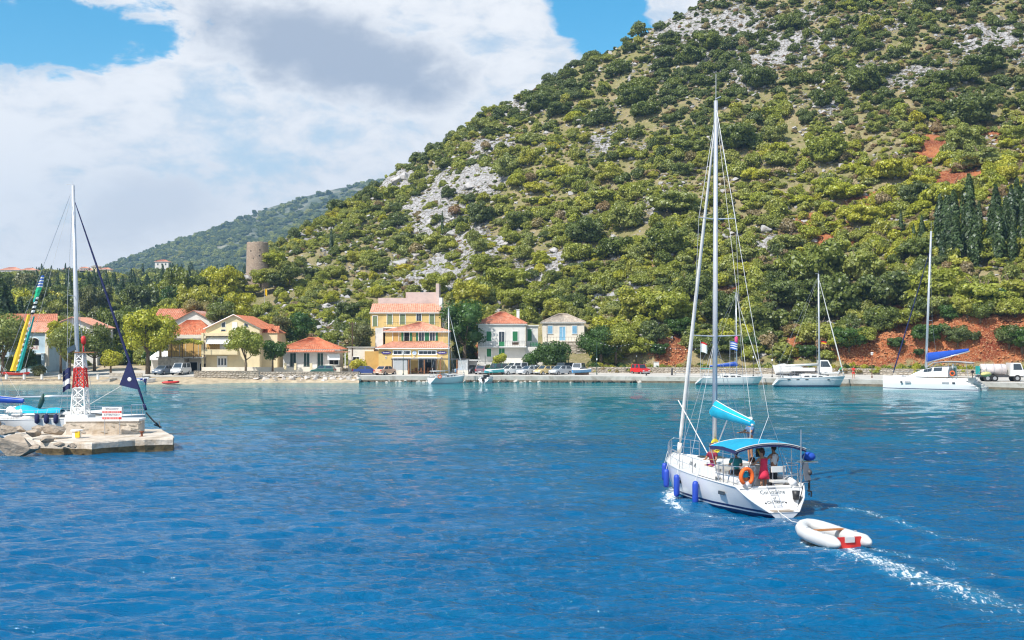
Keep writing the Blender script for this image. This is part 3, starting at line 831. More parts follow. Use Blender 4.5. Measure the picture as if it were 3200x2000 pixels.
    big = np.array([(a, b, c) for a, b, c in taken])
    # medium and small bushes, too many to count
    def mass(n, seed, lo, hi, thr, name, label, shapes, dryk):
        X, Y, Z, px, py, t, rg = hill_points(n, seed)
        rk = rockiness(px, py, X, Y); ea = earthiness(px, py, X, Y)
        ok = (rk < thr*(0.35+rg.random(len(X)))) & (ea < 0.75)
        d2 = np.full(len(X), 1e9)
        for a, b, c in big: d2 = np.minimum(d2, np.hypot(X-a, Y-b)/c)
        ok &= (d2 > 0.66) & (rg.random(len(X)) < .62 + 1.6*fbm(X/11, Y/11, seed, 2))
        X, Y, Z, px, py = [q[ok] for q in (X, Y, Z, px, py)]
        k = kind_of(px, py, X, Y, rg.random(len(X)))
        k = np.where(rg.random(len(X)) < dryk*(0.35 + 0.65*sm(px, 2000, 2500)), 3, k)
        sc = rg.uniform(lo, hi, len(X))*np.where(px < 1150, 0.8, 1.0)
        protos = [plant_mesh(sh, m_) for m_ in MATS for sh in shapes]
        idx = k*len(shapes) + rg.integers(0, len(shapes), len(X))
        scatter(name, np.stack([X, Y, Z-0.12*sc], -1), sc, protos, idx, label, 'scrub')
    mass(11500, 301, 0.75, 2.1, 0.74, 'hillside_scrub', 'dense green scrub covering the rocky hillside', ['round_a', 'round_c', 'wide_a', 'wide_b', 'loose_a', 'loose_a'], 0.10)
    mass(60000, 302, 0.25, 0.85, 1.1, 'low_ground_scrub', 'low mixed green and dry undergrowth between the hillside bushes', ['tuft', 'wide_a', 'round_c'], 0.42)
scatter_hill()
# ------------------------------------------------------------------ limestone on the hill
def rock_mesh(seed, n=7, m=5, mt='limestone', flat=0.7):
    """angular block: the hull of a few random points; n > 9 adds chipped, uneven faces"""
    rg = random.Random(seed); bm = bmesh.new()
    for _ in range(13 if n < 9 else 20):
        v = Vector((rg.gauss(0, 1), rg.gauss(0, 1), rg.gauss(0, 1))).normalized()*rg.uniform(.82, 1.08)
        bm.verts.new((v.x, v.y*.86, v.z*flat))
    r_ = bmesh.ops.convex_hull(bm, input=bm.verts)
    bmesh.ops.delete(bm, geom=[g for g in r_['geom_interior'] if isinstance(g, bmesh.types.BMVert)], context='VERTS')
    if n > 9:
        bmesh.ops.subdivide_edges(bm, edges=bm.edges[:], cuts=2, use_grid_fill=True)
        for v in bm.verts: v.co *= 1 + .30*float(fbm(v.co.x*1.3 + seed, v.co.y*1.3 + v.co.z*1.9, seed, 3))
    else:
        bmesh.ops.bevel(bm, geom=bm.edges[:], offset=.05, segments=1, affect='EDGES')
    bmesh.ops.recalc_face_normals(bm, faces=bm.faces)
    me = bpy.data.meshes.new('rock'); bm.to_mesh(me); bm.free(); me.materials.append(MAT(mt))
    return me
ROCKM = [rock_mesh(i) for i in range(6)]; REDM = [rock_mesh(20+i, mt='red_stone') for i in range(5)]
def scatter_rocks():
    X, Y, Z, px, py, t, rg = hill_points(36000, 401)
    rk = rockiness(px, py, X, Y); ea = earthiness(px, py, X, Y)
    ok = ((rk > 0.34 + 0.35*rg.random(len(X))) | (rg.random(len(X)) < .40)) & (ea < 0.6)
    X, Y, Z = X[ok], Y[ok], Z[ok]
    sc = 0.22 + 0.75*rg.random(len(X))**3.0
    scatter('limestone_scree', np.stack([X, Y, Z+0.15*sc], -1), sc, ROCKM, rg.integers(0, 6, len(X)), 'pale limestone blocks and scree strewn over the hillside', 'rocks')
    rg = np.random.default_rng(402)
    px = rg.uniform(1960, 3400, 9000); cu = hill_base(px)[3]; Y0, Yc, _, _ = hill_base(px)
    D = rg.uniform(0.1, 6.5, 9000)
    X, Y, Z = HILL(px, D/(Yc-Y0)); _, py = proj(X, Y, Z)
    ok = (cu > 1.8) & (earthiness(px, py, X, Y) > 0.35)
    X, Y, Z = X[ok], Y[ok], Z[ok]; n = len(X)
    sc = 0.07 + 0.24*rg.random(n)**2.2
    scatter('red_earth_stones', np.stack([X, Y-0.05, Z+0.03], -1), sc, REDM, rg.integers(0, 5, n), 'loose stones in the red earth bank behind the quay', 'stones')
scatter_rocks()
BIGROCKS = [(1240, 572, 3.0), (1265, 560, 2.4), (1400, 610, 2.2), (1470, 590, 2.4), (1350, 700, 2.0), (1410, 740, 2.2), (1190, 835, 2.2), (1250, 830, 2.6), (1300, 800, 2.0), (1440, 690, 1.8),
            (1620, 268, 2.4), (1655, 330, 2.6), (1540, 400, 2.2), (1815, 385, 2.4), (2390, 720, 2.0), (2460, 715, 2.4), (1590, 560, 1.6), (940, 740, 2.0), (1030, 700, 2.2), (1760, 670, 1.4), (1730, 790, 1.6), (1990, 930, 1.6), (990, 1030, 1.8), (1040, 1020, 1.8)]
for px, py, r_ in BIGROCKS:
    ts = np.linspace(0.01, 1, 500); X, Y, Z = HILL(np.full(500, float(px)), ts); _, q = proj(X, Y, Z)
    i = int(np.argmin(np.abs(q - py)))
    o = link('limestone_outcrop', ROCKM[random.randrange(6)], None, (X[i], Y[i], Z[i]+0.2*r_), random.uniform(0, 6.28), (r_*.9, r_*.8, r_*.8))
    b_ = label_bits(px, py)
    tag(o, '%s pale limestone outcrop %s' % ('large' if r_ > 2.1 else 'small', b_), 'rock', 'limestone outcrops ' + b_)
# ------------------------------------------------------------------ cypresses
def hill_at(px, py):
    ts = np.linspace(0.01, 1, 600); X, Y, Z = HILL(np.full(600, float(px)), ts); _, q = proj(X, Y, Z)
    i = int(np.argmin(np.abs(q - py))); return Vector((X[i], Y[i], Z[i]))
def cypress(loc, h, label, group, w=1.0, sh=None):
    t_ = thing('cypress_tree', label, 'cypress', loc, random.uniform(0, 6.28), group)
    link('crown', plant_mesh(sh or random.choice(['cypress_a', 'cypress_b']), 'leaf_cypress'), t_, scale=(h*w, h*w, h))
    link('trunk', _PM[('trunk', 'cyp')], t_, scale=h)
    return t_
cypress(hill_at(1035, 790), 6.2, 'lone slim cypress on the slope right of the round tower', None, 0.75)
cypress(hill_at(1382, 735), 5.6, 'lone thin cypress on the white scree above the yellow building', None, 0.62)
cypress(hill_at(1385, 625), 3.0, 'short cypress above the white scree on the hillside', None, 1.5, 'cypress_a')
_rg = random.Random(77)
for i in range(46):
    px = _rg.uniform(2930, 3290); py = _rg.uniform(690, 850) + (3150-px)*0.10
    if px < 3010: py = _rg.uniform(780, 840)
    cypress(hill_at(px, py), _rg.uniform(5.5, 10.5), '%s dark cypress %s of the grove above the tanker truck' % (_rg.choice(['tall', 'slim', 'short']), 'at the left end' if px < 3020 else ('in the middle' if px < 3150 else 'at the right end')), 'cypress grove above the tanker truck', _rg.uniform(.85, 1.25))
for px, py, h in ((2575, 800, 3.0), (2765, 740, 3.4), (2815, 735, 4.5), (2880, 760, 5.0), (2430, 850, 3.2), (2855, 770, 4.0)):
    cypress(hill_at(px, py), h, 'small dark cypress among the bushes above the moored yachts', 'scattered young cypresses above the moored yachts', 1.0)
# ------------------------------------------------------------------ valley and mountain woods
def scatter_valley():
    rg = np.random.default_rng(501)
    n = 2600
    px = rg.uniform(-250, 1000, n); Y = 290 + 720*rg.random(n)**1.1
    X, Y, Z = VALLEY(px, Y)
    k = np.where(rg.random(n) < .30, 0, np.where(rg.random(n) < .6, 1, 2))
    protos = [plant_mesh(s_, m_) for m_ in ('leaf_dark', 'leaf_mid', 'leaf_olive') for s_ in ('round_a', 'round_b', 'round_c', 'loose_a')]
    sc = rg.uniform(1.8, 3.8, n)
    idx = np.minimum(k, 2)*4 + rg.integers(0, 4, n)
    scatter('valley_wood', np.stack([X, Y, Z-.3], -1), sc, protos, idx, 'mixed wood of small trees filling the valley behind the village', 'wood')
    n = 900
    px = rg.uniform(100, 900, n); Y = rg.uniform(300, 820, n)
    X, Y, Z = VALLEY(px, Y)
    ok = fbm(X/45, Y/45, 91, 2) > 0.02
    X, Y, Z = X[ok], Y[ok], Z[ok]; n = len(X)
    h = rg.uniform(6, 10.5, n)
    scatter('valley_cypresses', np.stack([X, Y, Z-.3], -1), h*1.0, [plant_mesh('cypress_a', 'leaf_cypress'), plant_mesh('cypress_b', 'leaf_cypress')], rg.integers(0, 2, n), 'dark cypresses in drifts across the valley wood', 'cypresses', zsc=h)
    n = 13000
    px = rg.uniform(-200, 1500, n); t = rg.random(n)**0.8
    X, Y, Z = MOUNT(px, t)
    ok = rg.random(n) < 0.5 + 1.5*np.clip(fbm(X/120, Y/120, 95, 3)+0.15, 0, 1)
    ok &= rg.random(n) > 0.75*sm(t, 0.55, 0.95)*sm(px, 600, 1000)
    X, Y, Z = X[ok], Y[ok], Z[ok]; n = len(X)
    sc = rg.uniform(3.0, 6.5, n)
    scatter('mountain_wood', np.stack([X, Y, Z-.8], -1), sc, [plant_mesh(s_, m_) for m_ in ('leaf_dark', 'leaf_mid') for s_ in ('wide_a', 'round_c')], np.where(rg.random(n) < .7, 0, 2) + rg.integers(0, 2, n), 'far bluish wood covering the distant mountain', 'wood')
scatter_valley()

def valley_undergrowth():
    rg = np.random.default_rng(511); n = 2600
    px = rg.uniform(-250, 1130, n); Y = rg.uniform(199, 310, n)
    X, Y, Z = VALLEY(px, Y)
    k = rg.integers(0, 4, n)
    protos = [plant_mesh(s_, m_) for m_ in ('leaf_dark', 'leaf_mid', 'leaf_olive', 'leaf_green') for s_ in ('round_a', 'wide_a', 'loose_a')]
    scatter('valley_scrub', np.stack([X, Y, Z-.1], -1), rg.uniform(.6, 1.9, n), protos, k*3 + rg.integers(0, 3, n), 'green undergrowth and hedges behind the village houses', 'scrub')
valley_undergrowth()
# ------------------------------------------------------------------ quay, shore, walls
mat('white_paint', (0.78, 0.77, 0.74), 0.7, var=0.05, spec=0.3, dirt=((0.55, 0.50, 0.44), 0.35, 1.2))
mat('rubble', (0.46, 0.41, 0.34), 0.95, var=0.30, scale=2.5, bump=0.05, bscale=7, spec=0.15, dirt=((0.28, 0.23, 0.18), 0.6, 2.0))
mat('mortar', (0.30, 0.26, 0.21), 0.95, var=0.2, spec=0.1, bump=0.03)
mat('riprap', (0.58, 0.52, 0.46), 0.95, var=0.28, scale=1.0, bump=0.10, bscale=3.0, spec=0.15, dirt=((0.26, 0.20, 0.15), 0.75, 0.8))
mat('wet_rock', (0.060, 0.048, 0.036), 0.5, var=0.5, scale=2.0, bump=0.08, bscale=4.0, spec=0.4)
QEDGE = [(1118, 177.5), (1500, 176.5), (1900, 175.5), (2150, 172), (2400, 166.3), (2650, 162.3), (2900, 155.5), (3200, 147.5), (3700, 135)]
QZ = 0.95
def q_edge(px): return float(np.interp(px, [a for a, _ in QEDGE], [b for _, b in QEDGE]))
def make_quay():
    pxs = list(range(1118, 3701, 24))
    top = []; back = []; face = []; bot = []
    mb = MB()
    for p in pxs:
        y = q_edge(p); x = WX(p, y)
        yb = 204.0; xb = WX(p, yb)
        top.append((x, y, QZ)); back.append((xb, yb, QZ + 0.45)); face.append((x, y, QZ-0.001)); bot.append((x, y-0.02, -2.5))
    mid = []
    for p in pxs:
        y = q_edge(p) + 0.45; mid.append((WX(p, y), y, QZ+0.004))
    mb.grid([top, mid], 1); mb.grid([mid, back], 0)
    lip = [(a, b, QZ - 0.62) for a, b, c in top]
    mb.grid([lip, top], 2); mb.grid([[(a, b-0.06, -2.5) for a, b, c in top], lip], 3)
    mb.quad((top[0][0], top[0][1], -2.5), (top[0][0], top[0][1], QZ), (back[0][0], back[0][1], QZ+.45), (back[0][0], back[0][1], -2.5), 2)
    structure(mb.build('quay', ['paving', 'white_paint', 'concrete', 'wet_concrete']))
make_quay()
def make_shore():
    # beach strip and village street left of the quay, a sheet just above the valley floor
    pxs = np.linspace(-700, 1122, 120)
    Ys = np.array([160, 163.5, 166, 168, 170, 172, 175, 178, 182, 187, 193, 200.])
    PX, Y = np.meshgrid(pxs, Ys)
    X = (PX-1600)/F*Y
    Z = np.interp(Y, VYK, VZK) + 0.05 + 0.03*fbm(X/1.5, Y/1.5, 8, 3)
    Z = Z - sm(PX, 600, 800)*1.6*sm(Y, 178, 168)              # deeper water in front of the boulders
    me = np_mesh('beach', np.stack([X, Y, Z], -1).reshape(-1, 3), grid_quads(*PX.shape), 'beach', True)
    structure(link('beach', me))
    mb = MB(); rows = []
    for y, z in ((177.5, .80), (181, .98), (186, 1.20), (190.5, 1.42)):
        rows.append([(WX(p, y), y, z + 0.02) for p in range(-300, 1125, 40)])
    mb.grid(rows)
    structure(mb.build('village_street', 'paving'))
make_shore()
STONEM = [rock_mesh(60+i, 6, 4, 'rubble', 0.75) for i in range(7)]
BOULD = [rock_mesh(80+i, 8, 6, 'riprap', 0.85) for i in range(7)]
WETB = [rock_mesh(90+i, 7, 5, 'wet_rock', 0.7) for i in range(4)]
def stone_wall(name, label, pts, z0, z1, course=0.30, thick=0.45, limit=300, seed=1):
    """dry-stone wall along pts [(x, y)]: a mortar core and face stones laid in courses"""
    rg = random.Random(seed)
    t_ = thing(name, label, 'wall', (pts[0][0], pts[0][1], z0))
    o = Vector(t_.location); core = MB(); stones = []
    for (ax, ay), (bx, by) in zip(pts[:-1], pts[1:]):
        a = Vector((ax, ay, 0)); b = Vector((bx, by, 0)); d = (b-a); L_ = d.length; d.normalize()
        nrm = Vector((d.y, -d.x, 0))
        if nrm.y > 0: nrm = -nrm
        q = [a - nrm*thick - o, b - nrm*thick - o, b - nrm*0.06 - o, a - nrm*0.06 - o]
        core.prism([(p.x, p.y) for p in q], 0, z1-z0, 'z')
        z = z0
        while z < z1 - 0.02:
            h = min(course*rg.uniform(.75, 1.25), z1-z); s = 0.0
            while s < L_:
                w_ = min(h*rg.uniform(1.0, 2.1), L_-s)
                if w_ > .08: stones.append((a + d*(s+w_/2) - nrm*0.05 + Vector((0, 0, z+h/2)) - o, w_, h, math.atan2(d.y, d.x)))
                s += w_
            z += h
    core.build('mortar', 'mortar', t_)
    part = stones if len(stones) <= limit else sorted(stones, key=lambda q: -q[1]*q[2])[:limit]
    ids = set(id(q) for q in part)
    for p, w_, h, a in part:
        s_ = link('stone', STONEM[rg.randrange(7)], t_, p, a, (w_*.56, .16, h*.68))
    rest = [q for q in stones if id(q) not in ids]
    if rest:
        V, Qs = [], []; nb = 0
        for p, w_, h, a in rest:
            me = STONEM[rg.randrange(7)]
            M_ = Matrix.Translation(p) @ Matrix.Rotation(a, 4, 'Z') @ Matrix.Diagonal((w_*.56, .16, h*.68, 1))
            V += [tuple(M_ @ v.co) for v in me.vertices]; Qs += [tuple(nb+i for i in f.vertices) for f in me.polygons]; nb += len(me.vertices)
        mb = MB(); mb.v = V; mb.f = Qs; mb.mi = [0]*len(Qs)
        r_ = mb.build('stone_facing', 'rubble', t_); r_['kind'] = 'stuff'
    return t_
def wpts(L): return [(WX(p, y), y) for p, y in L]
stone_wall('terrace_wall', 'rubble stone terrace wall on the shore below the cream gabled house', wpts([(605, 176.4), (700, 176.2), (808, 176.0)]), 0.25, 1.75, 0.34, seed=2)
stone_wall('retaining_wall', 'long low stone retaining wall running behind the quay', wpts([(1838, 187.5), (1985, 186.6), (2150, 184.5), (2400, 181), (2620, 178.5), (2745, 177), (2900, 174.5), (3200, 168.5), (3500, 161)]), QZ+.10, QZ+1.12, 0.34, seed=3)
stone_wall('promenade_wall', 'low stone sea wall along the left beach promenade', wpts([(-260, 171.0), (0, 171.2), (120, 171.4), (235, 171.6)]), -0.25, 0.62, 0.30, seed=4)
stone_wall('garden_wall', 'low garden wall in front of the orange-roofed cottage', wpts([(812, 178.5), (960, 178.6), (1120, 178.6)]), 0.85, 1.55, 0.32, seed=5)
stone_wall('terrace_wall', 'grey dry-stone terrace wall under the cream house with blue shutters', wpts([(1755, 200.0), (1800, 199.0), (1838, 199.5)]), 2.0, 6.2, 0.42, seed=6)
stone_wall('ruined_wall', 'ruined grey stone hut wall on the slope right of the cream house', wpts([(1888, 208.5), (1950, 208)]), 4.6, 8.7, 0.40, seed=7)
def boulder(name, me, loc, sc, label, group, rz=None):
    o = link(name, me, None, loc, random.uniform(0, 6.28) if rz is None else rz, sc)
    return tag(o, label, 'boulder', group)
def make_riprap():
    rg = random.Random(9); k = 0
    for row in range(3):
        p = 800.0
        while p < 1125:
            r_ = rg.uniform(.42, .95)*(1.0 if row < 2 else .8)
            y = 175.4 + row*0.75 + rg.uniform(-.2, .2); z = (0.02, .42, .80)[row] + rg.uniform(-.08, .10)
            wh = 'below the orange-roofed cottage' if p < 960 else 'near the blue car'
            boulder('boulder', BOULD[rg.randrange(7)], (WX(p, y), y, z), (r_, r_*.8, r_*.72),
                    '%s pale boulder in the %s row of the shore riprap %s' % ('large' if r_ > .7 else 'small', ('waterline', 'middle', 'top')[row], wh), 'riprap boulders ' + wh)
            p += r_*34; k += 1
    # dark wet stones at the foot of the quay
    p = 1120.0
    while p < 2005:
        r_ = rg.uniform(.28, .62); y = q_edge(p) - rg.uniform(.15, .5)
        pale = rg.random() < 0.26
        bit = 'below the cafe' if p < 1420 else ('below the white house' if p < 1640 else ('below the parked cars' if p < 1860 else 'near the red car'))
        boulder('shore_stone', BOULD[rg.randrange(7)] if pale else WETB[rg.randrange(4)], (WX(p, y), y, rg.uniform(-.10, .16)), (r_, r_*.7, r_*.75),
                '%s stone at the foot of the quay %s' % ('pale dry' if pale else 'dark wet', bit), 'stones at the foot of the quay ' + bit)
        p += r_*rg.uniform(20, 34)
make_riprap()
# ---- left harbour mole with its rocks
mat('mole_stone', (0.60, 0.52, 0.43), 0.95, var=0.22, scale=1.5, bump=0.05, bscale=5, spec=0.15, dirt=((0.36, 0.26, 0.16), 0.65, 0.9))
mat('mole_wet', (0.14, 0.095, 0.045), 0.6, var=0.5, scale=2.0, bump=0.06, bscale=4, spec=0.35, dirt=((0.30, 0.22, 0.10), .6, 1.5))
mat('mole_rock', (0.38, 0.31, 0.24), 0.95, var=0.30, scale=0.8, bump=0.10, bscale=2.5, spec=0.15, dirt=((0.22, 0.17, 0.13), 0.7, 0.7))
def M_Y(py, z=0.0): return YW(py, z)
def make_mole():
    t_ = thing('harbour_mole', 'low pale stone harbour mole jutting out from the left shore', 'pier', (WX(300, 68), 68, 0))
    o = Vector(t_.location)
    def pt(px, Y): return (WX(px, Y)-o.x, Y-o.y)
    # lower landing slab, seen outline in plan
    near = [(pt(132, 64.9)), (pt(290, 64.3)), (pt(420, 66.4)), (pt(541, 67.2))]
    far = [(pt(541, 68.6)), (pt(500, 74.0)), (pt(130, 74.0)), (pt(40, 70.5))]
    poly = near + far
    zt = 0.72
    mb = MB(); rg = random.Random(4)
    dense = []
    for i in range(len(poly)):
        a, b = poly[i], poly[(i+1) % len(poly)]
        n = max(2, int(math.dist(a, b)/0.5))
        for k in range(n):
            u = k/n; dense.append((a[0]+(b[0]-a[0])*u+rg.uniform(-.05, .05), a[1]+(b[1]-a[1])*u+rg.uniform(-.06, .06)))
    n = len(dense)
    rings = []
    for z, off in ((-1.6, .15), (.06, 0.06), (.36, -.02), (zt-.06, 0), (zt, .07)):
        rings.append([(x + (0-x)*off*.02, y + off, z + rg.uniform(-.02, .02)) for x, y in dense])
    for k in range(len(rings)-1):
        a, b = rings[k], rings[k+1]; bs = len(mb.v)
        mb.v += a + b
        for i in range(n):
            j = (i+1) % n; mb.f.append((bs+i, bs+j, bs+n+j, bs+n+i)); mb.mi.append(1 if k < 2 else 0)
    bs = len(mb.v); mb.v += rings[-1]; mb.f.append(tuple(range(bs, bs+n))); mb.mi.append(0)
    mb.build('landing_slab', ['mole_stone', 'mole_wet'], t_)
    # parapet wall above the slab
    mb = MB()
    a = pt(205, 69.6); b = pt(432, 70.0); c = pt(452, 71.4); d = pt(205, 71.4)
    mb.prism([a, b, c, d], zt, 1.52, 'z', 0)
    mb.build('parapet', ['mole_stone'], t_)
    mb = MB(); e = 0.07
    mb.prism([(a[0]-e, a[1]-e), (b[0]+e, b[1]-e), (c[0]+e, c[1]+e), (d[0]-e, d[1]+e)], 1.522, 1.64, 'z', 0)
    mb.build('parapet_coping', 'white_paint', t_)
    for i in range(26):                                       # facing stones of the parapet
        u = rg.random(); z = zt + .12 + rg.random()*.6
        link('stone', STONEM[rg.randrange(7)], t_, (a[0]+(b[0]-a[0])*u, a[1]+(b[1]-a[1])*u + .05, z), 0, (rg.uniform(.2, .5), .12, rg.uniform(.12, .2)))
make_mole()
def mole_rocks():
    rg = random.Random(12)
    L = [(50, 1395, 1.05, 64, 'huge grey-brown'), (170, 1340, .72, 67, 'big rounded pale'), (-10, 1385, .9, 65.0, 'cut-off dark'), (20, 1342, .60, 68.5, 'long flat'),
         (105, 1352, .45, 66.5, 'small wedge-shaped'), (120, 1340, .40, 69.5, 'brownish'), (66, 1340, .38, 70, 'reddish-brown'), (-40, 1330, .8, 70, 'hidden pale'), (150, 1375, .38, 64.9, 'low weathered'), (185, 1388, .30, 64.3, 'little waterline'), (110, 1398, .34, 63.6, 'wet waterline'), (225, 1393, .26, 63.9, 'tiny')]
    for i, (px, py, r_, Y, word) in enumerate(L):
        z = WZ(py, Y)
        o = link('boulder', rock_mesh(120+i, 12, 9, 'mole_rock', .8), None, (WX(px, Y), Y, z), rg.uniform(-.5, .5), (r_*1.15, r_, r_*.78))
        tag(o, '%s boulder piled at the left end of the harbour mole' % word, 'boulder', 'boulders of the harbour mole')
mole_rocks()
# ------------------------------------------------------------------ buildings
def wall_mat(name, col, d=.5): mat(name, col, 0.9, var=0.07, scale=0.8, bump=0.012, bscale=10, spec=0.2, dirt=(tuple(c*.72 for c in col), d, 0.7))
wall_mat('plaster_white', (0.72, 0.69, 0.64)); wall_mat('plaster_cream', (0.76, 0.64, 0.41)); wall_mat('plaster_yellow', (0.70, 0.50, 0.20))
wall_mat('plaster_blue', (0.44, 0.57, 0.66)); wall_mat('plaster_pink', (0.62, 0.49, 0.44)); wall_mat('plaster_pale', (0.74, 0.68, 0.58), .5); wall_mat('plaster_ochre', (0.58, 0.36, 0.12))
mat('trim_white', (0.80, 0.79, 0.76), 0.7, var=0.04, spec=0.3)
def tile_mat(name, c1, c2):
    mat(name, c1, 0.85, var=0.28, scale=2.2, bump=0.02, bscale=12, spec=0.25, dirt=(c2, 0.75, 1.4))
tile_mat('tile_orange', (0.54, 0.175, 0.085), (0.62, 0.31, 0.19)); tile_mat('tile_red', (0.50, 0.185, 0.105), (0.60, 0.34, 0.24)); tile_mat('tile_pink', (0.62, 0.285, 0.185), (0.68, 0.42, 0.31))
tile_mat('tile_tan', (0.43, 0.36, 0.29), (0.32, 0.26, 0.20)); tile_mat('tile_grey', (0.46, 0.39, 0.33), (0.34, 0.28, 0.23))
mat('shutter_green', (0.025, 0.20, 0.075), 0.6, var=0.12); mat('shutter_dark', (0.015, 0.06, 0.05), 0.6, var=0.2); mat('shutter_blue', (0.20, 0.42, 0.60), 0.6, var=0.12)
mat('shutter_olive', (0.17, 0.22, 0.11), 0.6, var=0.12); mat('shutter_red', (0.36, 0.02, 0.025), 0.6, var=0.12)
mat('glass_dark', (0.03, 0.045, 0.06), 0.12, var=0.2, spec=0.6); mat('dark_hole', (0.018, 0.016, 0.015), 0.9, var=0.2, spec=0.1)
mat('iron', (0.05, 0.05, 0.055), 0.5, var=0.2); mat('wood', (0.26, 0.11, 0.045), 0.7, var=0.25, scale=5); mat('wood_dark', (0.10, 0.055, 0.03), 0.7, var=0.25, scale=5)
mat('cloth_white', (0.80, 0.79, 0.77), 0.9, var=0.05); mat('steel', (0.55, 0.56, 0.58), 0.28, metal=0.9, var=0.05)
mat('clear_sheet', (0.70, 0.72, 0.74), 0.15, var=0.03, alpha=0.45)
def corr(mb, A, B, C, D, pitch=0.36, amp=0.055, mi=0):
    """tiled roof plane with channels running from eave A-B up to ridge D-C"""
    A, B, C, D = (Vector(q) for q in (A, B, C, D))
    L_ = max((B-A).length, (C-D).length); n = max(2, int(L_/pitch))
    nr = (B-A).cross(D-A)
    nr = nr.normalized() if nr.length > 1e-6 else Vector((0, 0, 1))
    if nr.z < 0: nr = -nr
    rows = []
    m_ = max(2, int(((C+D)/2-(A+B)/2).length/0.75))
    for i in range(m_+1):
        v = i/m_; row = []
        for j in range(n*2+1):
            u = j/(2*n)
            p = (A+(B-A)*u)*(1-v) + (D+(C-D)*u)*v
            k = amp if j % 2 else -amp*.5
            row.append(tuple(p + nr*(k + 0.02*((i*7+j*3) % 5)/5)))
        rows.append(row)
    mb.grid(rows, mi)
def hip_roof(parent, w, d, z, h, ov, tile, ridge=None, name='roof', y0=0.0):
    """hipped roof on a w x d plan, front eave on -y; centre of plan at y0"""
    a, b = w/2+ov, d/2+ov
    rl = ridge if ridge is not None else max(0.2, w-d)
    r_ = rl/2
    mb = MB()
    R1, R2 = (-r_, y0, z+h), (r_, y0, z+h)
    P = [(-a, y0-b, z), (a, y0-b, z), (a, y0+b, z), (-a, y0+b, z)]
    corr(mb, P[0], P[1], R2, R1); corr(mb, P[1], P[2], R2, R2); corr(mb, P[2], P[3], R1, R2); corr(mb, P[3], P[0], R1, R1)
    o = mb.build(name, [tile], parent)
    e = MB(); e.box((0, y0, z-0.09), (2*a-.06, 2*b-.06, .12)); e.build('eave', 'trim_white', o)
    rc = MB()
    for s_, e_ in ((R1, R2), (P[0], R1), (P[1], R2)): rc.tube([Vector(s_)+Vector((0, 0, .07)), Vector(e_)+Vector((0, 0, .09))], .10, 6)
    rc.build('ridge_tiles', tile, o)
    return o
def gable_roof(parent, w, d, z, h, ov, tile, along='y', name='roof', y0=0.0, x0=0.0):
    """gable roof; ridge runs along the given axis"""
    mb = MB()
    if along == 'y':
        a, b = w/2+ov, d/2+ov
        zz = z - h*ov/(w/2)
        corr(mb, (x0-a, y0+b, zz), (x0-a, y0-b, zz), (x0, y0-b, z+h), (x0, y0+b, z+h)); corr(mb, (x0+a, y0-b, zz), (x0+a, y0+b, zz), (x0, y0+b, z+h), (x0, y0-b, z+h))
    else:
        a, b = w/2+ov, d/2+ov
        zz = z - h*ov/(d/2)
        corr(mb, (x0-a, y0-b, zz), (x0+a, y0-b, zz), (x0+a, y0, z+h), (x0-a, y0, z+h)); corr(mb, (x0+a, y0+b, zz), (x0-a, y0+b, zz), (x0-a, y0, z+h), (x0+a, y0, z+h))
    return mb.build(name, [tile], parent)
class House:
    """local axes: x along the front, front wall on y = 0 facing the sea, z up from the footing"""
    def __init__(s, name, label, cat, px, py, Y, w, d, h, wall, rotz=0.0, below=2.5):
        s.t = thing(name, label, cat, WP(px, py, Y), rotz); s.w, s.d, s.h = w, d, h
        mb = MB(); mb.box((0, d/2, (h-below)/2), (w, d, h+below)); s.wall = mb.build('wall', wall, s.t)
        s.k = F/Y
    def box(s, name, c, dm, m_, parent=None):
        mb = MB(); mb.box(c, dm); return mb.build(name, m_, parent or s.t)
    def opening(s, x, z, w, h, kind='glass_dark', frame='trim_white', name='window', mull=1, y=0.0, sill=True, fr=.10):
        """window or door centred on x, bottom at z; surround stands proud, leaf is set back inside it"""
        mb = MB(); f = fr
        for c, dm in (((x-w/2-f/2, y-.03, z+h/2), (f, .10, h)), ((x+w/2+f/2, y-.03, z+h/2), (f, .10, h)), ((x, y-.03, z+h+f/2), (w+2*f, .10, f))): mb.box(c, dm)
        if sill: mb.box((x, y-.05, z-f/2), (w+2*f+.1, .16, f))
        o = mb.build(name, frame, s.t)
        if mull == 0:
            p = MB(); p.box((x, y-.006, z+h/2), (w, .02, h)); p.build('leaf', kind, o)
        else:
            g = w/mull
            for i in range(mull):
                p = MB(); p.box((x-w/2+g*(i+.5), y-.006, z+h/2), (g-.05, .02, h-.03)); p.build('pane', kind, o)
            m_ = MB(); m_.box((x, y-.002, z+h/2), (w, .012, h)); m_.build('sash', frame, o)
        return o
    def shutters(s, x, z, w, h, col, closed=False, name='shutter'):
        for sd in (-1, 1):
            mb = MB(); ww = w/2-.01 if closed else w*.5
            cx = x + sd*(w/4 if closed else w/2+.10+ww/2)
            mb.box((cx, -.05, z+h/2), (ww, .05, h))
            o = mb.build(name, col, s.t)
            sl = MB(); n = max(4, int(h/.16))
            for i in range(n): sl.box((cx, -.085, z+h*(i+.5)/n), (ww-.12, .02, h/n*.55))
            sl.build('slats', col, o)
    def rail(s, x0, x1, y, z, h=.95, m_='iron', name='railing', step=.28):
        mb = MB()
        for zz in (z+h, z+.08): mb.box(((x0+x1)/2, y, zz), (x1-x0, .04, .04))
        n = int((x1-x0)/step)
        for i in range(n+1): mb.box((x0+(x1-x0)*i/n, y, z+h/2), (.025, .025, h))
        return mb.build(name, m_, s.t)
# scale: metres per photograph pixel at depth Y is Y/3600
def px2m(n, Y): return n*Y/F
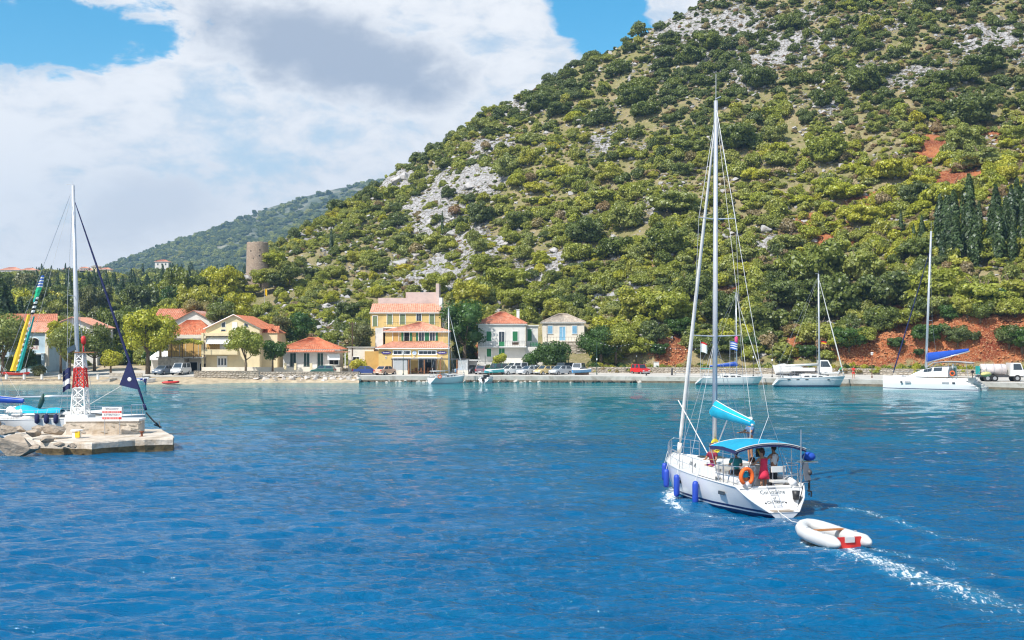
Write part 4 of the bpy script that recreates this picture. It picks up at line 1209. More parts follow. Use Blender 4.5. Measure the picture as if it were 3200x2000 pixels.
# --- white house with red hipped roof and green shutters
def white_house():
    Y = 194.0; H = House('white_house', 'white two-storey house with red hipped roof and green shutters', 'house', 1568, 1147, Y, 8.0, 7.2, 7.25, 'plaster_white')
    hip_roof(H.t, 8.0, 7.2, 7.3, 1.95, .32, 'tile_red', 0.9, y0=3.6)
    up = 3.85
    H.opening(-2.15, up+.55, .85, 1.6, 'shutter_green', name='window', mull=0); H.opening(2.25, up+.55, .85, 1.6, 'shutter_green', mull=0)
    for x in (-2.15, 2.25):
        H.shutters(x, up+.55, .84, 1.58, 'shutter_green', True)
    d = H.opening(.0, up-.35, .95, 2.45, 'glass_dark', name='door', mull=2, sill=False)
    H.box('door_panel', (0, -.03, up+.03), (.93, .04, .78), 'shutter_green', d)
    H.opening(-2.15, 1.75, .75, 1.35, 'shutter_green', mull=0); H.shutters(-2.15, 1.75, .74, 1.33, 'shutter_green', True)
    d = H.opening(.0, .95, 1.0, 2.2, 'shutter_green', name='door', mull=2, sill=False)
    H.box('balcony', (0.1, -.55, up-.45), (8.1, 1.2, .16), 'trim_white'); H.rail(-3.9, 4.1, -1.1, up-.37, .9)
    H.box('terrace', (.3, -1.2, .05), (8.8, 2.5, 1.5), 'plaster_white')
    ch = H.box('chimney', (2.75, 3.4, 8.7), (.5, .5, 1.9), 'trim_white'); H.box('chimney_cap', (2.75, 3.4, 9.72), (.62, .62, .12), 'trim_white', ch)
    H.box('bench', (2.3, -.9, up+.1), (1.1, .35, .4), 'wood_dark')
    # lower white garden wall on the right
    H.box('yard_wall', (5.6, .6, 1.2), (3.2, .3, 4.4), 'plaster_white')
    A = House('annex_shed', 'small white annex with a green door beside the white house', 'shed', 1663, 1067, 197, 2.0, 2.5, 2.6, 'plaster_white')
    A.opening(-.45, .1, .75, 2.0, 'shutter_green', name='door', mull=0, sill=False)
    A.box('roof', (0, 1.2, 2.68), (2.3, 2.9, .14), 'trim_white')
    g = thing('garden_gate', 'green slatted garden gate on the steps beside the white house', 'gate', WP(1672, 1092, 195))
    for i in range(7):
        mb = MB(); mb.box((-.75+.25*i, 0, .55), (.10, .05, 1.3+.1*(i % 2))); mb.build('board', 'shutter_green', g)
    mb = MB(); mb.box((0, .05, .3), (1.8, .05, .1)); mb.box((0, .05, .9), (1.8, .05, .1)); mb.build('gate_frame', 'shutter_green', g)
white_house()
def cream_house():
    H = House('cream_house', 'cream stone cottage with tan tiled roof and pale blue shutters', 'house', 1761, 1072, 203, 7.3, 6.5, 3.6, 'plaster_pale')
    hip_roof(H.t, 7.3, 6.5, 3.65, 1.5, .30, 'tile_tan', 1.4, y0=3.25)
    for x in (-2.35, 1.95):
        H.opening(x, 1.65, .80, 1.35, 'shutter_blue', mull=0, fr=.07); H.shutters(x, 1.66, .79, 1.33, 'shutter_blue', True)
    d = H.opening(-.2, .45, 1.05, 2.45, 'shutter_blue', name='door', mull=2, sill=False, fr=.08)
    H.rail(-3.4, 3.4, -1.5, .2, .85, step=.5); H.box('terrace', (.2, -.9, -.35), (7.8, 1.8, 1.0), 'plaster_pale')
    H.box('pipe', (-2.9, -.05, 1.7), (.06, .06, 3.4), 'iron'); H.box('awning_rail', (-.3, -.12, 3.3), (6.6, .06, .06), 'iron')
cream_house()
# --- the three-tier yellow building with the cafe
def yellow_building():
    Y = 186.0
    t_ = thing('yellow_building', 'tall three-tier yellow building with tiled roofs and cafe on the quay', 'building', WP(1293, 1172, Y))
    class G: pass
    H = House.__new__(House); H.t = t_
    def vol(name, x0, x1, y0, y1, z0, z1, m_):
        mb = MB(); mb.box(((x0+x1)/2, (y0+y1)/2, (z0+z1)/2), (x1-x0, y1-y0, z1-z0)); return mb.build(name, m_, t_)
    m = Y/F
    # ground floor: px 1183..1400, eave at py 1086
    gx0, gx1 = (1183-1293)*m, (1400-1293)*m
    gz = (1172-1088)*m
    vol('wall', gx0, gx1, 0, 9, -2, gz, 'plaster_yellow')
    mb = MB(); e = .45
    rz0, rz1 = gz+.05, gz+.05+1.0
    corr(mb, (gx0-e, -e, rz0), (gx1+.25, -e, rz0), (gx1-1.2, 3.2, rz1), (gx0+2.0, 3.2, rz1))
    corr(mb, (gx0-e, 3.6, rz0), (gx0-e, -e, rz0), (gx0+2.0, 3.2, rz1), (gx0+2.0, 3.4, rz1))
    corr(mb, (gx1+.25, -e, rz0), (gx1+.25, 3.6, rz0), (gx1-1.2, 3.4, rz1), (gx1-1.2, 3.2, rz1))
    r_ = mb.build('lower_roof', ['tile_pink'], t_)
    ev = MB(); ev.box(((gx0+gx1)/2-.1, -.1, rz0-.10), (gx1-gx0+.8, .75, .16)); ev.build('eave', 'trim_white', r_)
    # middle floor: px 1200..1396, wall py 1035..1070, set back
    mx0, mx1 = (1197-1293)*m, (1396-1293)*m; my = 3.2; Ym = Y+my; mm = Ym/F
    mz = (1172-1036)*mm*0.985
    vol('wall', mx0, mx1, my, 10, gz, mz, 'plaster_yellow')
    mb = MB(); w_ = mx1-mx0; cx = (mx0+mx1)/2
    rz = mz+.05; hh = 1.55; e = .4
    corr(mb, (mx0-e, my-e, rz), (mx1+e, my-e, rz), (cx+.75, my+3.0, rz+hh), (cx+.15, my+3.0, rz+hh))
    corr(mb, (mx1+e, my-e, rz), (mx1+e, my+6, rz), (cx+.75, my+3.2, rz+hh), (cx+.75, my+3.0, rz+hh)); corr(mb, (mx0-e, my+6, rz), (mx0-e, my-e, rz), (cx+.15, my+3.0, rz+hh), (cx+.15, my+3.2, rz+hh))
    r_ = mb.build('middle_roof', ['tile_pink'], t_)
    ev = MB(); ev.box((cx, my-.1, rz-.10), (w_+.7, .7, .14)); ev.build('eave', 'trim_white', r_)
    # upper floor: px 1158..1378, wall py 978..1025, set back further, on the slope
    uy = 10.0; Yu = Y+uy; mu = Yu/F
    ux0, ux1 = (1158-1600)*mu - WX(1293, Y), (1378-1600)*mu - WX(1293, Y)
    z_at = lambda py, yy: WZ(py, yy) - WZ(1172, Y)
    uz0, uz1 = z_at(1033, Yu), z_at(977, Yu)
    vol('wall', ux0, ux1, uy, uy+7, uz0-5, uz1, 'plaster_yellow')
    mb = MB(); e = .3; ridge = z_at(949, Yu+3.4)
    corr(mb, (ux0-.1, uy-e, uz1+.05), (ux1+.1, uy-e, uz1+.05), (ux1-.15, uy+3.4, ridge), (ux0-.1, uy+3.4, ridge))
    r_ = mb.build('upper_roof', ['tile_pink'], t_)
    ev = MB(); ev.box(((ux0+ux1)/2, uy-.05, uz1-.05), (ux1-ux0+.4, .5, .14)); ev.build('eave', 'trim_white', r_)
    # pinkish parapet walls stepping up behind
    Yp = Y+uy+3.5
    def pw(px0, px1, py0, py1, yy, th, m_, nm):
        x0 = WX(px0, yy)-WX(1293, Y); x1 = WX(px1, yy)-WX(1293, Y)
        vol(nm, x0, x1, yy-Y, yy-Y+th, z_at(py0, yy), z_at(py1, yy), m_)
    pw(1182, 1268, 955, 931, Yp, 3.5, 'plaster_pink', 'parapet_wall'); pw(1268, 1362, 955, 913, Yp, 3.5, 'plaster_pink', 'parapet_wall')
    pw(1362, 1372, 957, 886, Yp-.6, 4.2, 'plaster_pink', 'end_wall'); pw(1372, 1382, 985, 930, Yp-1.4, 3, 'trim_white', 'end_wall'); pw(1380, 1386, 1022, 975, Y+10.5, 3, 'trim_white', 'end_wall')
    # upper windows
    for px, w2, kind in ((1172, .75, 'shutter_olive'), (1218, .85, 'shutter_olive'), (1258, .85, 'shutter_olive'), (1309, .80, 'glass_dark'), (1350, .82, 'shutter_olive')):
        x = WX(px, Yu)-WX(1293, Y); hgt = 1.25 if px == 1309 else 1.75
        zz = z_at(1003, Yu) if px == 1309 else z_at(1014 if px > 1180 else 1020, Yu)
        H.opening(x, zz, w2, hgt, kind, mull=0 if kind != 'glass_dark' else 2, y=uy, sill=False, name='window')
    H.rail(ux0+2.4, ux1-.3, uy-.9, z_at(1022, Yu), .8)
    vol('balcony', ux0+2.2, ux1, uy-1.1, uy, z_at(1026, Yu), z_at(1022, Yu), 'trim_white')
    # white stair block on the left
    vol('stair_wall', WX(1172, Ym)-WX(1293, Y), WX(1196, Ym)-WX(1293, Y), my+.4, my+5, gz-1, z_at(1024, Ym), 'plaster_white')
    vol('side_wall', WX(1160, Y)-WX(1293, Y)-1.2, gx0-.01, 1.2, 6, -2, z_at(1098, Y), 'plaster_ochre')
    # middle windows
    z2 = z_at(1067, Ym)
    for px, w2, kind, sh in ((1237, .9, 'plaster_ochre', 0), (1271, .80, 'dark_hole', 1), (1317, .85, 'glass_dark', 1), (1351, .85, 'glass_dark', 1)):
        x = WX(px, Ym)-WX(1293, Y)
        o = H.opening(x, z2+.1, w2, 1.55, kind, mull=0 if kind != 'glass_dark' else 2, y=my, sill=False)
        if sh:
            for sd in (-1, 1):
                mb = MB(); mb.box((x+sd*(w2/2+.12+.18), my-.06, z2+.1+.78), (.34, .05, 1.5)); s2 = mb.build('shutter', 'shutter_green', t_)
                sl = MB(); [sl.box((x+sd*(w2/2+.30), my-.095, z2+.2+.17*i), (.26, .02, .09)) for i in range(9)]; sl.build('slats', 'shutter_green', s2)
    H.rail(WX(1248, Ym)-WX(1293, Y), WX(1340, Ym)-WX(1293, Y), my-.6, z2, .8)
    # transom windows and doors of the cafe
    for px0, px1 in ((1228, 1283), (1307, 1364)):
        x0, x1 = (px0-1293)*m, (px1-1293)*m; xc = (x0+x1)/2; ww = x1-x0-.2
        H.opening(xc, (1172-1107)*m, ww, 10*m, 'glass_dark', mull=4, name='window', fr=.14)
        H.opening(xc, .05, ww, (1172-1119)*m, 'glass_dark', mull=4, name='door', fr=.14, sill=False)
    mb = MB(); mb.box(((1339-1293)*m, -.03, 1.05), (.9, .03, 2.0)); mb.build('doorway', 'dark_hole', t_)
    for px in (1206, 1294, 1380):
        mb = MB(); mb.box(((px-1293)*m, -.04, (1172-1117)*m), (.26, .05, .40)); o = mb.build('tile_plaque', 'plaster_pale', t_)
        mb = MB(); mb.box(((px-1293)*m, -.07, (1172-1117)*m), (.14, .02, .26)); mb.build('plaque_centre', 'wood', o)
    return t_, m
YB, YBm = yellow_building()
mat('sign_purple', (0.055, 0.03, 0.22), 0.5, var=0.1); mat('sign_blue', (0.08, 0.25, 0.55), 0.5, var=0.1)
def oval_sign(px, py, label, seed):
    Y = 185.85; t_ = thing('cafe_sign', label, 'sign', WP(px, py, Y)); rg = random.Random(seed)
    mb = MB(); n = 24
    mb.prism([(.78*math.cos(6.283*i/n), .25*math.sin(6.283*i/n)) for i in range(n)], 0, .05, 'y'); mb.build('board', 'sign_purple', t_)
    # the script is too small to read: a joined hand with a capital and a few tall strokes
    pts = []
    for i in range(46):
        u = i/45; pts.append((-.5+1.0*u, -.02, .05*math.sin(i*1.05)+(.07 if i in (1, 2, 12, 13, 26, 27, 38) else 0)+rg.uniform(-.01, .01)))
    w2 = MB(); w2.tube(pts, .022, 4); w2.build('script', 'trim_white', t_)
oval_sign(1207, 1102, 'purple oval cafe sign with white script at the left end', 1); oval_sign(1381, 1102, 'purple oval cafe sign with white script at the right end', 2)
def round_sign():
    t_ = thing('cafe_sign', 'round white sign with a blue emblem between the two cafe windows', 'sign', WP(1295, 1103, 185.85))
    mb = MB(); n = 24; mb.prism([(.36*math.cos(6.283*i/n), .36*math.sin(6.283*i/n)) for i in range(n)], 0, .05, 'y'); mb.build('board', 'trim_white', t_)
    mb = MB(); mb.tube([(-.2, -.02, -.05), (-.05, -.02, .06), (.12, -.02, .02), (.2, -.02, .1)], .035, 5); mb.tube([(-.18, -.02, -.14), (.18, -.02, -.10)], .03, 5); mb.tube([(-.1, -.02, .17), (.1, -.02, .19)], .025, 5); mb.build('emblem', 'sign_blue', t_)
    mb = MB(); ring = [(.33*math.cos(6.283*i/24), -.01, .33*math.sin(6.283*i/24)) for i in range(25)]; mb.tube(ring, .018, 5); mb.build('rim', 'sign_blue', t_)
round_sign()
def pergola():
    Y = 182.5; t_ = thing('cafe_pergola', 'flat cafe pergola with dark beam, wooden posts and clear side sheets', 'pergola', WP(1345, 1174, Y)); m = Y/F
    X = lambda px: (px-1345)*m
    H_ = (1174-1122)*m
    mb = MB(); mb.box((X(1345), 0, H_), (X(1470)-X(1224), .16, .18)); mb.build('beam', 'iron', t_)
    mb = MB(); mb.box((X(1300), 1.6, H_+.14), (X(1376)-X(1224), 3.3, .05)); mb.build('canopy', 'cloth_white', t_)
    for px, m_ in ((1226, 'wood_dark'), (1277, 'wood'), (1326, 'wood'), (1364, 'wood_dark'), (1376, 'wood'), (1428, 'wood'), (1465, 'iron')):
        mb = MB(); mb.box((X(px), 0, H_/2-.05), (.17, .17, H_-.1)); mb.build('post', m_, t_)
    for a, b in ((1228, 1274), (1430, 1463)):
        mb = MB(); mb.box(((X(a)+X(b))/2, .02, H_*.60), (X(b)-X(a)-.1, .02, H_*.72)); mb.build('clear_sheet', 'clear_sheet', t_)
        mb = MB(); mb.box(((X(a)+X(b))/2, .05, .42), (X(b)-X(a), .3, .84)); mb.build('low_wall', 'plaster_pale', t_)
    rg = random.Random(5)
pergola()
mat('rattan', (0.22, 0.10, 0.045), 0.8, var=0.3, scale=8)
def cafe_furniture():
    rg = random.Random(15)
    def chair(px, Y, rz, lab):
        t_ = thing('cafe_chair', lab, 'chair', (WX(px, Y), Y, QZ+.12), rz, 'rattan chairs under the cafe pergola')
        mb = MB(); mb.box((0, 0, .43), (.5, .5, .08)); mb.build('seat', 'rattan', t_)
        mb = MB(); mb.box((0, .24, .72), (.5, .06, .52)); mb.build('backrest', 'rattan', t_)
        for a in (-1, 1):
            for b in (-1, 1):
                mb = MB(); mb.box((a*.22, b*.22, .2), (.05, .05, .40)); mb.build('leg', 'rattan', t_)
    spots = [(1284, 'leftmost'), (1294, 'second'), (1303, 'third'), (1312, 'fourth'), (1318, 'fifth'), (1334, 'sixth'), (1342, 'seventh'), (1350, 'eighth'), (1357, 'rightmost')]
    for i, (px, w_) in enumerate(spots): chair(px, 183.2+.5*(i % 3), rg.uniform(-2, 2), '%s brown rattan chair from the left under the cafe pergola' % w_)
    for px, w_ in ((1290, 'left'), (1309, 'middle'), (1346, 'right')):
        t_ = thing('cafe_table', 'small dark %s table among the chairs under the cafe pergola' % w_, 'table', (WX(px, 183.9), 183.9, QZ+.12))
        mb = MB(); mb.lathe([(.38, .72), (.38, .76)], 12); mb.build('table_top', 'wood_dark', t_)
        mb = MB(); mb.lathe([(.22, 0), (.20, .04), (.05, .06), (.05, .72)], 8); mb.build('pedestal', 'iron', t_)
cafe_furniture()
# --- small white cottage with orange roof
def cottage():
    H = House('orange_roofed_cottage', 'low white cottage with bright orange hipped roof and dark green doors', 'house', 968, 1149, 186, 8.6, 7.5, 2.75, 'plaster_white')
    hip_roof(H.t, 9.2, 7.2, 2.95, 1.85, .42, 'tile_orange', 1.4, y0=3.6)
    mb = MB(); corr(mb, (-5.0, -1.25, 2.50), (4.0, -1.25, 2.50), (4.2, -.1, 2.92), (-5.0, -.1, 2.92)); mb.build('porch_roof', ['tile_orange'], H.t)
    for x in (-2.7, -.5, 1.7):
        o = H.opening(x, .15, .95, 2.2, 'shutter_dark', name='door', mull=2, sill=False, fr=.06)
        H.rail(x-.5, x+.5, -.25, .15, .75, step=.16)
    H.box('awning', (4.0, -.9, 1.75), (2.0, .06, 1.0), 'cloth_white')
    H.box('side_porch_roof', (4.6, -.2, 2.55), (3.6, 2.6, .12), 'tile_red'); H.box('post', (5.9, -1.3, 1.2), (.12, .12, 2.6), 'trim_white')
    H.opening(3.9, .5, 1.5, 1.0, 'dark_hole', name='window', mull=2)
    for x in (-3.3, -1.7, .8): H.box('gate_pillar', (x, -3.4, .25), (.35, .35, 1.1), 'plaster_cream')
    H.box('terrace', (0, -1.2, -.4), (10.5, 2.6, .9), 'plaster_pale')
    A = House('side_house', 'small grey stone outbuilding between the cottage and the yellow building', 'shed', 1128, 1152, 188, 4.2, 4, 3.4, 'plaster_pale')
    A.opening(-.8, 1.4, 1.0, .5, 'dark_hole', mull=2); A.box('roof_slab', (0, 2, 3.5), (4.6, 4.4, .16), 'concrete')
cottage()
# --- cream gabled house
def gabled_house():
    H = House('cream_gabled_house', 'cream three-storey house with gable front, balcony awning and orange roof', 'house', 727, 1163, 188, 8.8, 14, 6.4, 'plaster_cream')
    w, h = 8.8, 6.4
    # gable: apex px 732,py 982 ; eaves at py 1021
    mb = MB(); mb.prism([(-w/2, h), (w/2, h), (w/2, h+.75), (.2, h+2.9), (-w/2, h+.75)], .0, 14, 'y'); mb.build('gable', 'plaster_cream', H.t)
    gable_roof(H.t, w, 14, h+.8, 2.15, .35, 'tile_orange', 'y', y0=6.9, x0=.2)
    tr = MB(); tr.tube([(-w/2-.3, -.25, h+.62), (.2, -.25, h+2.98), (w/2+.3, -.25, h+.62)], .10, 5); tr.build('barge_board', 'trim_white', H.t)
    for x in (-1.5, 2.2):
        mb = MB(); hh = .95 if x < 0 else .75
        mb.prism([(x-.36, h+.9), (x+.36, h+.9), (x+.36, h+.9+hh*(1.0 if x < 0 else .72)), (x-.36, h+.9+hh*(.72 if x < 0 else 1.0))], -.03, .0, 'y'); o = mb.build('attic_window', 'trim_white', H.t)
        mb = MB(); mb.prism([(x-.28, h+.97), (x+.28, h+.97), (x+.28, h+.85+hh*(1.0 if x < 0 else .74)), (x-.28, h+.85+hh*(.74 if x < 0 else 1.0))], -.05, -.032, 'y'); mb.build('pane', 'glass_dark', o)
    H.opening(-1.5, h+.25, .75, .32, 'glass_dark', mull=1, sill=False, fr=.05)
    H.box('attic_door', (.35, -.03, h+1.1), (.8, .06, 1.3), 'trim_white')
    # balcony loggia with scalloped awning
    z1 = 3.05
    H.box('loggia', (-1.9, -.012, z1+1.6), (4.6, .02, 2.2), 'plaster_ochre'); H.box('loggia_door', (-1.5, -.03, z1+1.3), (1.2, .03, 1.9), 'trim_white')
    H.box('balcony', (-1.7, -.7, z1-.1), (5.6, 1.4, .18), 'plaster_cream'); H.box('balcony_front', (-1.7, -1.36, z1+.3), (5.6, .12, .75), 'plaster_cream')
    H.rail(-4.4, 1.0, -1.36, z1+.66, .4, step=.3)
    aw = MB(); rows = []
    for v in range(5):
        rows.append([(-4.1+4.3*u/24, -.05-.28*v, z1+2.85-.11*v*v*.7-(.10 if v == 4 and u % 2 else 0)) for u in range(25)])
    aw.grid(rows); aw.build('awning', 'cloth_white', H.t)
    d = H.opening(-1.7, .25, 1.5, 2.3, 'cloth_white', name='door', mull=3, sill=False, fr=.08)
    for i in range(3): H.box('door_glass', (-2.2+.5*i, -.025, 1.7), (.28, .02, 1.1), 'glass_dark', d)
    H.box('pillar', (-4.55, -1.3, 3.1), (.35, .35, 6.6), 'plaster_cream'); H.box('fascia', (-1.8, -.6, z1+3.1), (5.9, 1.2, .5), 'plaster_cream')
    H.box('side_wing', (5.6, 5.5, 3.0), (2.6, 7, 7.0), 'plaster_cream'); 
    mb = MB(); corr(mb, (4.2, 1.8, 6.4), (7.1, 1.8, 6.4), (6.6, 5.5, 7.6), (4.2, 5.5, 7.6)); corr(mb, (7.1, 1.8, 6.4), (7.1, 9.2, 6.4), (5.0, 9.2, 7.9), (5.0, 2.2, 7.9)); mb.build('wing_roof', ['tile_orange'], H.t)
    H.box('wing_window', (5.9, 1.97, 4.0), (.7, .06, 1.1), 'glass_dark')
    H.box('yard_wall', (1.6, -3.2, .35), (11.5, .35, 1.1), 'plaster_pale')
gabled_house()
# --- pair of houses left of it
def left_pair():
    H = House('terrace_house', 'ochre house with vine pergola, terrace over a stone garage and orange roof', 'house', 588, 1172, 189, 6.4, 8, 6.2, 'plaster_pale')
    mb = MB(); corr(mb, (-4.4, .2, 6.6), (3.4, .2, 6.6), (1.0, 3.6, 9.1), (-1.2, 3.6, 9.1)); corr(mb, (3.4, .2, 6.6), (3.4, 7, 6.6), (1.0, 3.8, 9.1), (1.0, 3.6, 9.1)); mb.build('roof', ['tile_orange'], H.t)
    H.box('parapet', (.3, -.05, 6.3), (6.6, .3, .55), 'plaster_pale')
    H.box('upper_wall', (-.4, -.012, 4.2), (5.4, .02, 2.4), 'plaster_ochre')
    for x in (-.9, 2.2): H.opening(x, 3.15, 1.0, 2.1, 'dark_hole', name='door', mull=0, sill=False, fr=.05)
    H.box('terrace_slab', (-.6, -1.4, 2.9), (7.6, 2.8, .18), 'concrete'); H.rail(-4.3, 3.0, -2.75, 3.0, .85, step=.4)
    H.box('garage_wall', (-2.0, -1.4, .9), (4.2, 2.6, 3.8), 'rubble')
    H.opening(.9, -.2, 1.2, 2.3, 'dark_hole', name='garage_door', mull=0, sill=False, y=-.02); H.opening(2.5, .2, 1.1, 1.7, 'dark_hole', mull=0, y=-.02)
    for x in (-3.8, -2.4): H.box('terrace_pillar', (x, -2.5, 3.6), (.3, .3, 1.2), 'plaster_ochre')
    V = House('gable_house', 'white gabled house with a red shutter behind the vine terrace', 'house', 606, 1060, 205, 8.0, 9, 3.0, 'plaster_white')
    mb = MB(); mb.prism([(-4, 3), (4, 3), (0.1, 5.1)], 0, 9, 'y'); mb.build('gable', 'plaster_white', V.t)
    gable_roof(V.t, 8.0, 9, 3.0, 2.1, .35, 'tile_red', 'y', y0=4.4)
    V.opening(.3, 2.1, .9, 1.25, 'shutter_red', mull=0, fr=.06); V.shutters(.3, 2.1, .9, 1.25, 'shutter_red', True)
    B = House('red_roofed_house', 'red-tiled house end half hidden by the big plane tree', 'house', 560, 1075, 212, 9, 8, 4.6, 'plaster_pale')
    gable_roof(B.t, 9, 8, 4.6, 2.0, .4, 'tile_red', 'x', y0=4)
    v = thing('vine_pergola', 'green vine growing over the terrace pergola of the ochre house', 'vine', (WX(575, 186.6), 186.6, WZ(1068, 186.6)))
    L_ = [(-3.6+1.2*i, 0, .12*math.sin(i*2.1), .85, 1.0, .36) for i in range(6)]
    link('foliage', np_mesh('foliage', *crown_np(L_, 1100, .24, 55, low=-.9), 'leaf_bright'), v)
    for i in range(5): mb = MB(); mb.tube([(-3.6+1.8*i, -.9, -2.6), (-3.6+1.8*i, -.9, 0)], .06, 5); mb.build('post', 'wood_dark', v)
    k = House('beach_hut', 'little white lean-to hut between the plane tree and the parked van', 'hut', 500, 1165, 190, 2.9, 3, 2.3, 'plaster_white')
    k.opening(.4, .1, .9, 1.5, 'dark_hole', name='door', mull=0, sill=False)
    mb = MB(); mb.add([(-2.0, -1.2, 2.2), (1.9, -1.2, 2.2), (1.2, 1.8, 3.6), (-.9, 1.8, 3.6)], [(0, 1, 2, 3)]); mb.add([(-2.0, -1.2, 2.1), (1.9, -1.2, 2.1), (1.2, 1.8, 3.5), (-.9, 1.8, 3.5)], [(0, 1, 2, 3)]); mb.build('roof', 'cloth_white', k.t)
left_pair()
# --- pale blue house with the sale board
def blue_house():
    H = House('blue_house', 'pale blue two-storey house with arched dark window and red tiled roof', 'house', 92, 1152, 186, 5.6, 9, 5.8, 'plaster_blue')
    mb = MB(); corr(mb, (-8.5, -.4, 5.85), (3.0, -.4, 5.85), (3.0, 3.0, 7.6), (-7.5, 3.0, 7.6)); mb.build('roof', ['tile_pink'], H.t)
    mb = MB(); corr(mb, (-8.0, 3.0, 7.62), (3.4, 3.0, 7.62), (2.0, 6.5, 9.0), (-6.5, 6.5, 9.0)); mb.build('upper_roof', ['tile_red'], H.t)
    n = 8; arch = [(-.65, 0), (.65, 0), (.65, 1.25)] + [(.65*math.cos(math.pi*i/n), 1.25+.38*math.sin(math.pi*i/n)) for i in range(1, n)] + [(-.65, 1.25)]
    mb = MB(); mb.prism([(a+.85, b+3.35) for a, b in arch], -.04, .0, 'y'); o = mb.build('arched_window', 'dark_hole', H.t)
    mb = MB(); mb.tube([(a+.85, -.05, b+3.35) for a, b in arch[2:]], .07, 5); mb.build('arch_surround', 'trim_white', o)
    H.box('balcony', (.4, -.55, 2.42), (4.6, 1.1, .16), 'trim_white'); H.box('pillar', (2.55, -.9, 1.1), (.4, .4, 2.7), 'plaster_blue')
    H.box('porch_shade_panel', (.9, -.02, 1.1), (2.8, .03, 2.1), 'shutter_dark'); H.box('corner_stones', (2.85, .02, 3.2), (.5, .5, 5.6), 'plaster_pale')  # flat dark panel on the wall stands in for the porch's shade
    H.box('wing_wall', (-5.3, 1.2, 2.7), (5.2, 5, 6.0), 'plaster_blue')
    s = thing('sale_board', 'white board with red letters reading FOR SALE on the blue house', 'sign', WP(96, 1087, 184.75))
    mb = MB(); mb.box((0, 0, 0), (2.7, .04, .72)); mb.build('board', 'trim_white', s)
    me = text_mesh('FOR SALE', .66, 'shutter_red', .01, sx=.82); link('lettering', me, s, (0, -.03, 0)).rotation_euler = (R(90), 0, 0)
    W = House('white_gable_house', 'white gabled house half hidden by trees right of the blue house', 'house', 228, 1140, 200, 8.4, 8, 6.6, 'plaster_white')
    mb = MB(); mb.prism([(-4.2, 6.6), (4.2, 6.6), (0, 8.3)], 0, 8, 'y'); mb.build('gable', 'plaster_white', W.t)
    gable_roof(W.t, 8.4, 8, 6.6, 1.7, .45, 'tile_pink', 'y', y0=3.8)
    for x in (-1.8, 1.6): W.opening(x, 3.8, .8, 1.4, 'shutter_dark', mull=2)
blue_house()
# --- round stone tower on the spur
def tower():
    m_ = bpy.data.materials.new('tower_stone'); m_.use_nodes = True
    t = NT(m_.node_tree); b = t.n['Principled BSDF']; tc_ = t.add('ShaderNodeTexCoord')
    vo = t.add('ShaderNodeTexVoronoi', i_Vector=tc_.outputs['Object'], i_Scale=2.6); ve = t.add('ShaderNodeTexVoronoi', feature='DISTANCE_TO_EDGE', i_Vector=tc_.outputs['Object'], i_Scale=2.6)
    n_ = t.noise(tc_.outputs['Object'], .5, 5, .6)
    c_ = t.mix(vo.outputs['Color'], (0.28, 0.205, 0.155), (0.46, 0.36, 0.28)); c_ = t.mix(t.sstep(n_, .35, .7), c_, (0.40, 0.30, 0.22)); c_ = t.mix(t.sstep(ve.outputs['Distance'], 0, .06, .7, 0), c_, (0.14, 0.10, 0.075))
    t.put(b.inputs['Base Color'], c_); b.inputs['Roughness'].default_value = .95
    bp = t.add('ShaderNodeBump', i_Distance=.12, i_Height=ve.outputs['Distance']); t.put(b.inputs['Normal'], bp.outputs[0]); _M['tower_stone'] = m_
    Y = 262.0; r_ = px2m(33, Y)
    base = WP(805, 872, Y); top = WZ(758, Y)
    t_ = thing('round_tower', 'round ruined stone watchtower standing on the wooded spur', 'tower', base)
    h = top-base.z; prof = [(r_*1.12, -6), (r_*1.10, 0), (r_*1.06, h*.4), (r_*1.0, h*.98), (r_*.97, h)]
    mb = MB(); n = 36; rg = random.Random(3); vs = []
    jag = [rg.uniform(-.18, .12) for _ in range(n)]
    for k, (a, z) in enumerate(prof):
        for i in range(n):
            th = 6.283*i/n; vs.append((a*math.cos(th), a*math.sin(th), z+(jag[i] if k >= 3 else 0)))
    for i in range(n): th = 6.283*i/n; vs.append((r_*.72*math.cos(th), r_*.72*math.sin(th), h+jag[i]))
    for i in range(n): th = 6.283*i/n; vs.append((r_*.72*math.cos(th), r_*.72*math.sin(th), h-2))
    fs = [(k*n+i, k*n+(i+1) % n, (k+1)*n+(i+1) % n, (k+1)*n+i) for k in range(6) for i in range(n)] + [tuple(range(6*n, 7*n))]
    mb.add(vs, fs); mb.build('wall', 'tower_stone', t_)
    for a, z in ((-1.75, h*.55), (-1.2, h*.62), (-1.5, h*.40), (-1.15, h*.78), (-2.0, h*.75), (-1.6, h*.28)):
        c = MB(); c.box((0, 0, 0), (.22, .12, .26)); c.build('putlog_hole', 'dark_hole', t_, loc=(r_*1.03*math.cos(a), r_*1.03*math.sin(a), z), rot=(0, 0, a+1.571))
    # the crag the tower stands on
    for i, (px, py, s_) in enumerate(((772, 872, 1.3), (768, 888, 1.2), (764, 902, 1.1), (765, 920, 1.0))):
        o = link('crag', rock_mesh(150+i, 9, 7), None, WP(px, py, 257.5), i*1.3, (s_*.95, s_*.8, s_*1.2))
        tag(o, '%s grey crag under the left foot of the round tower' % ('topmost', 'second', 'third', 'lowest')[i], 'rock', 'crags under the round tower')
tower()
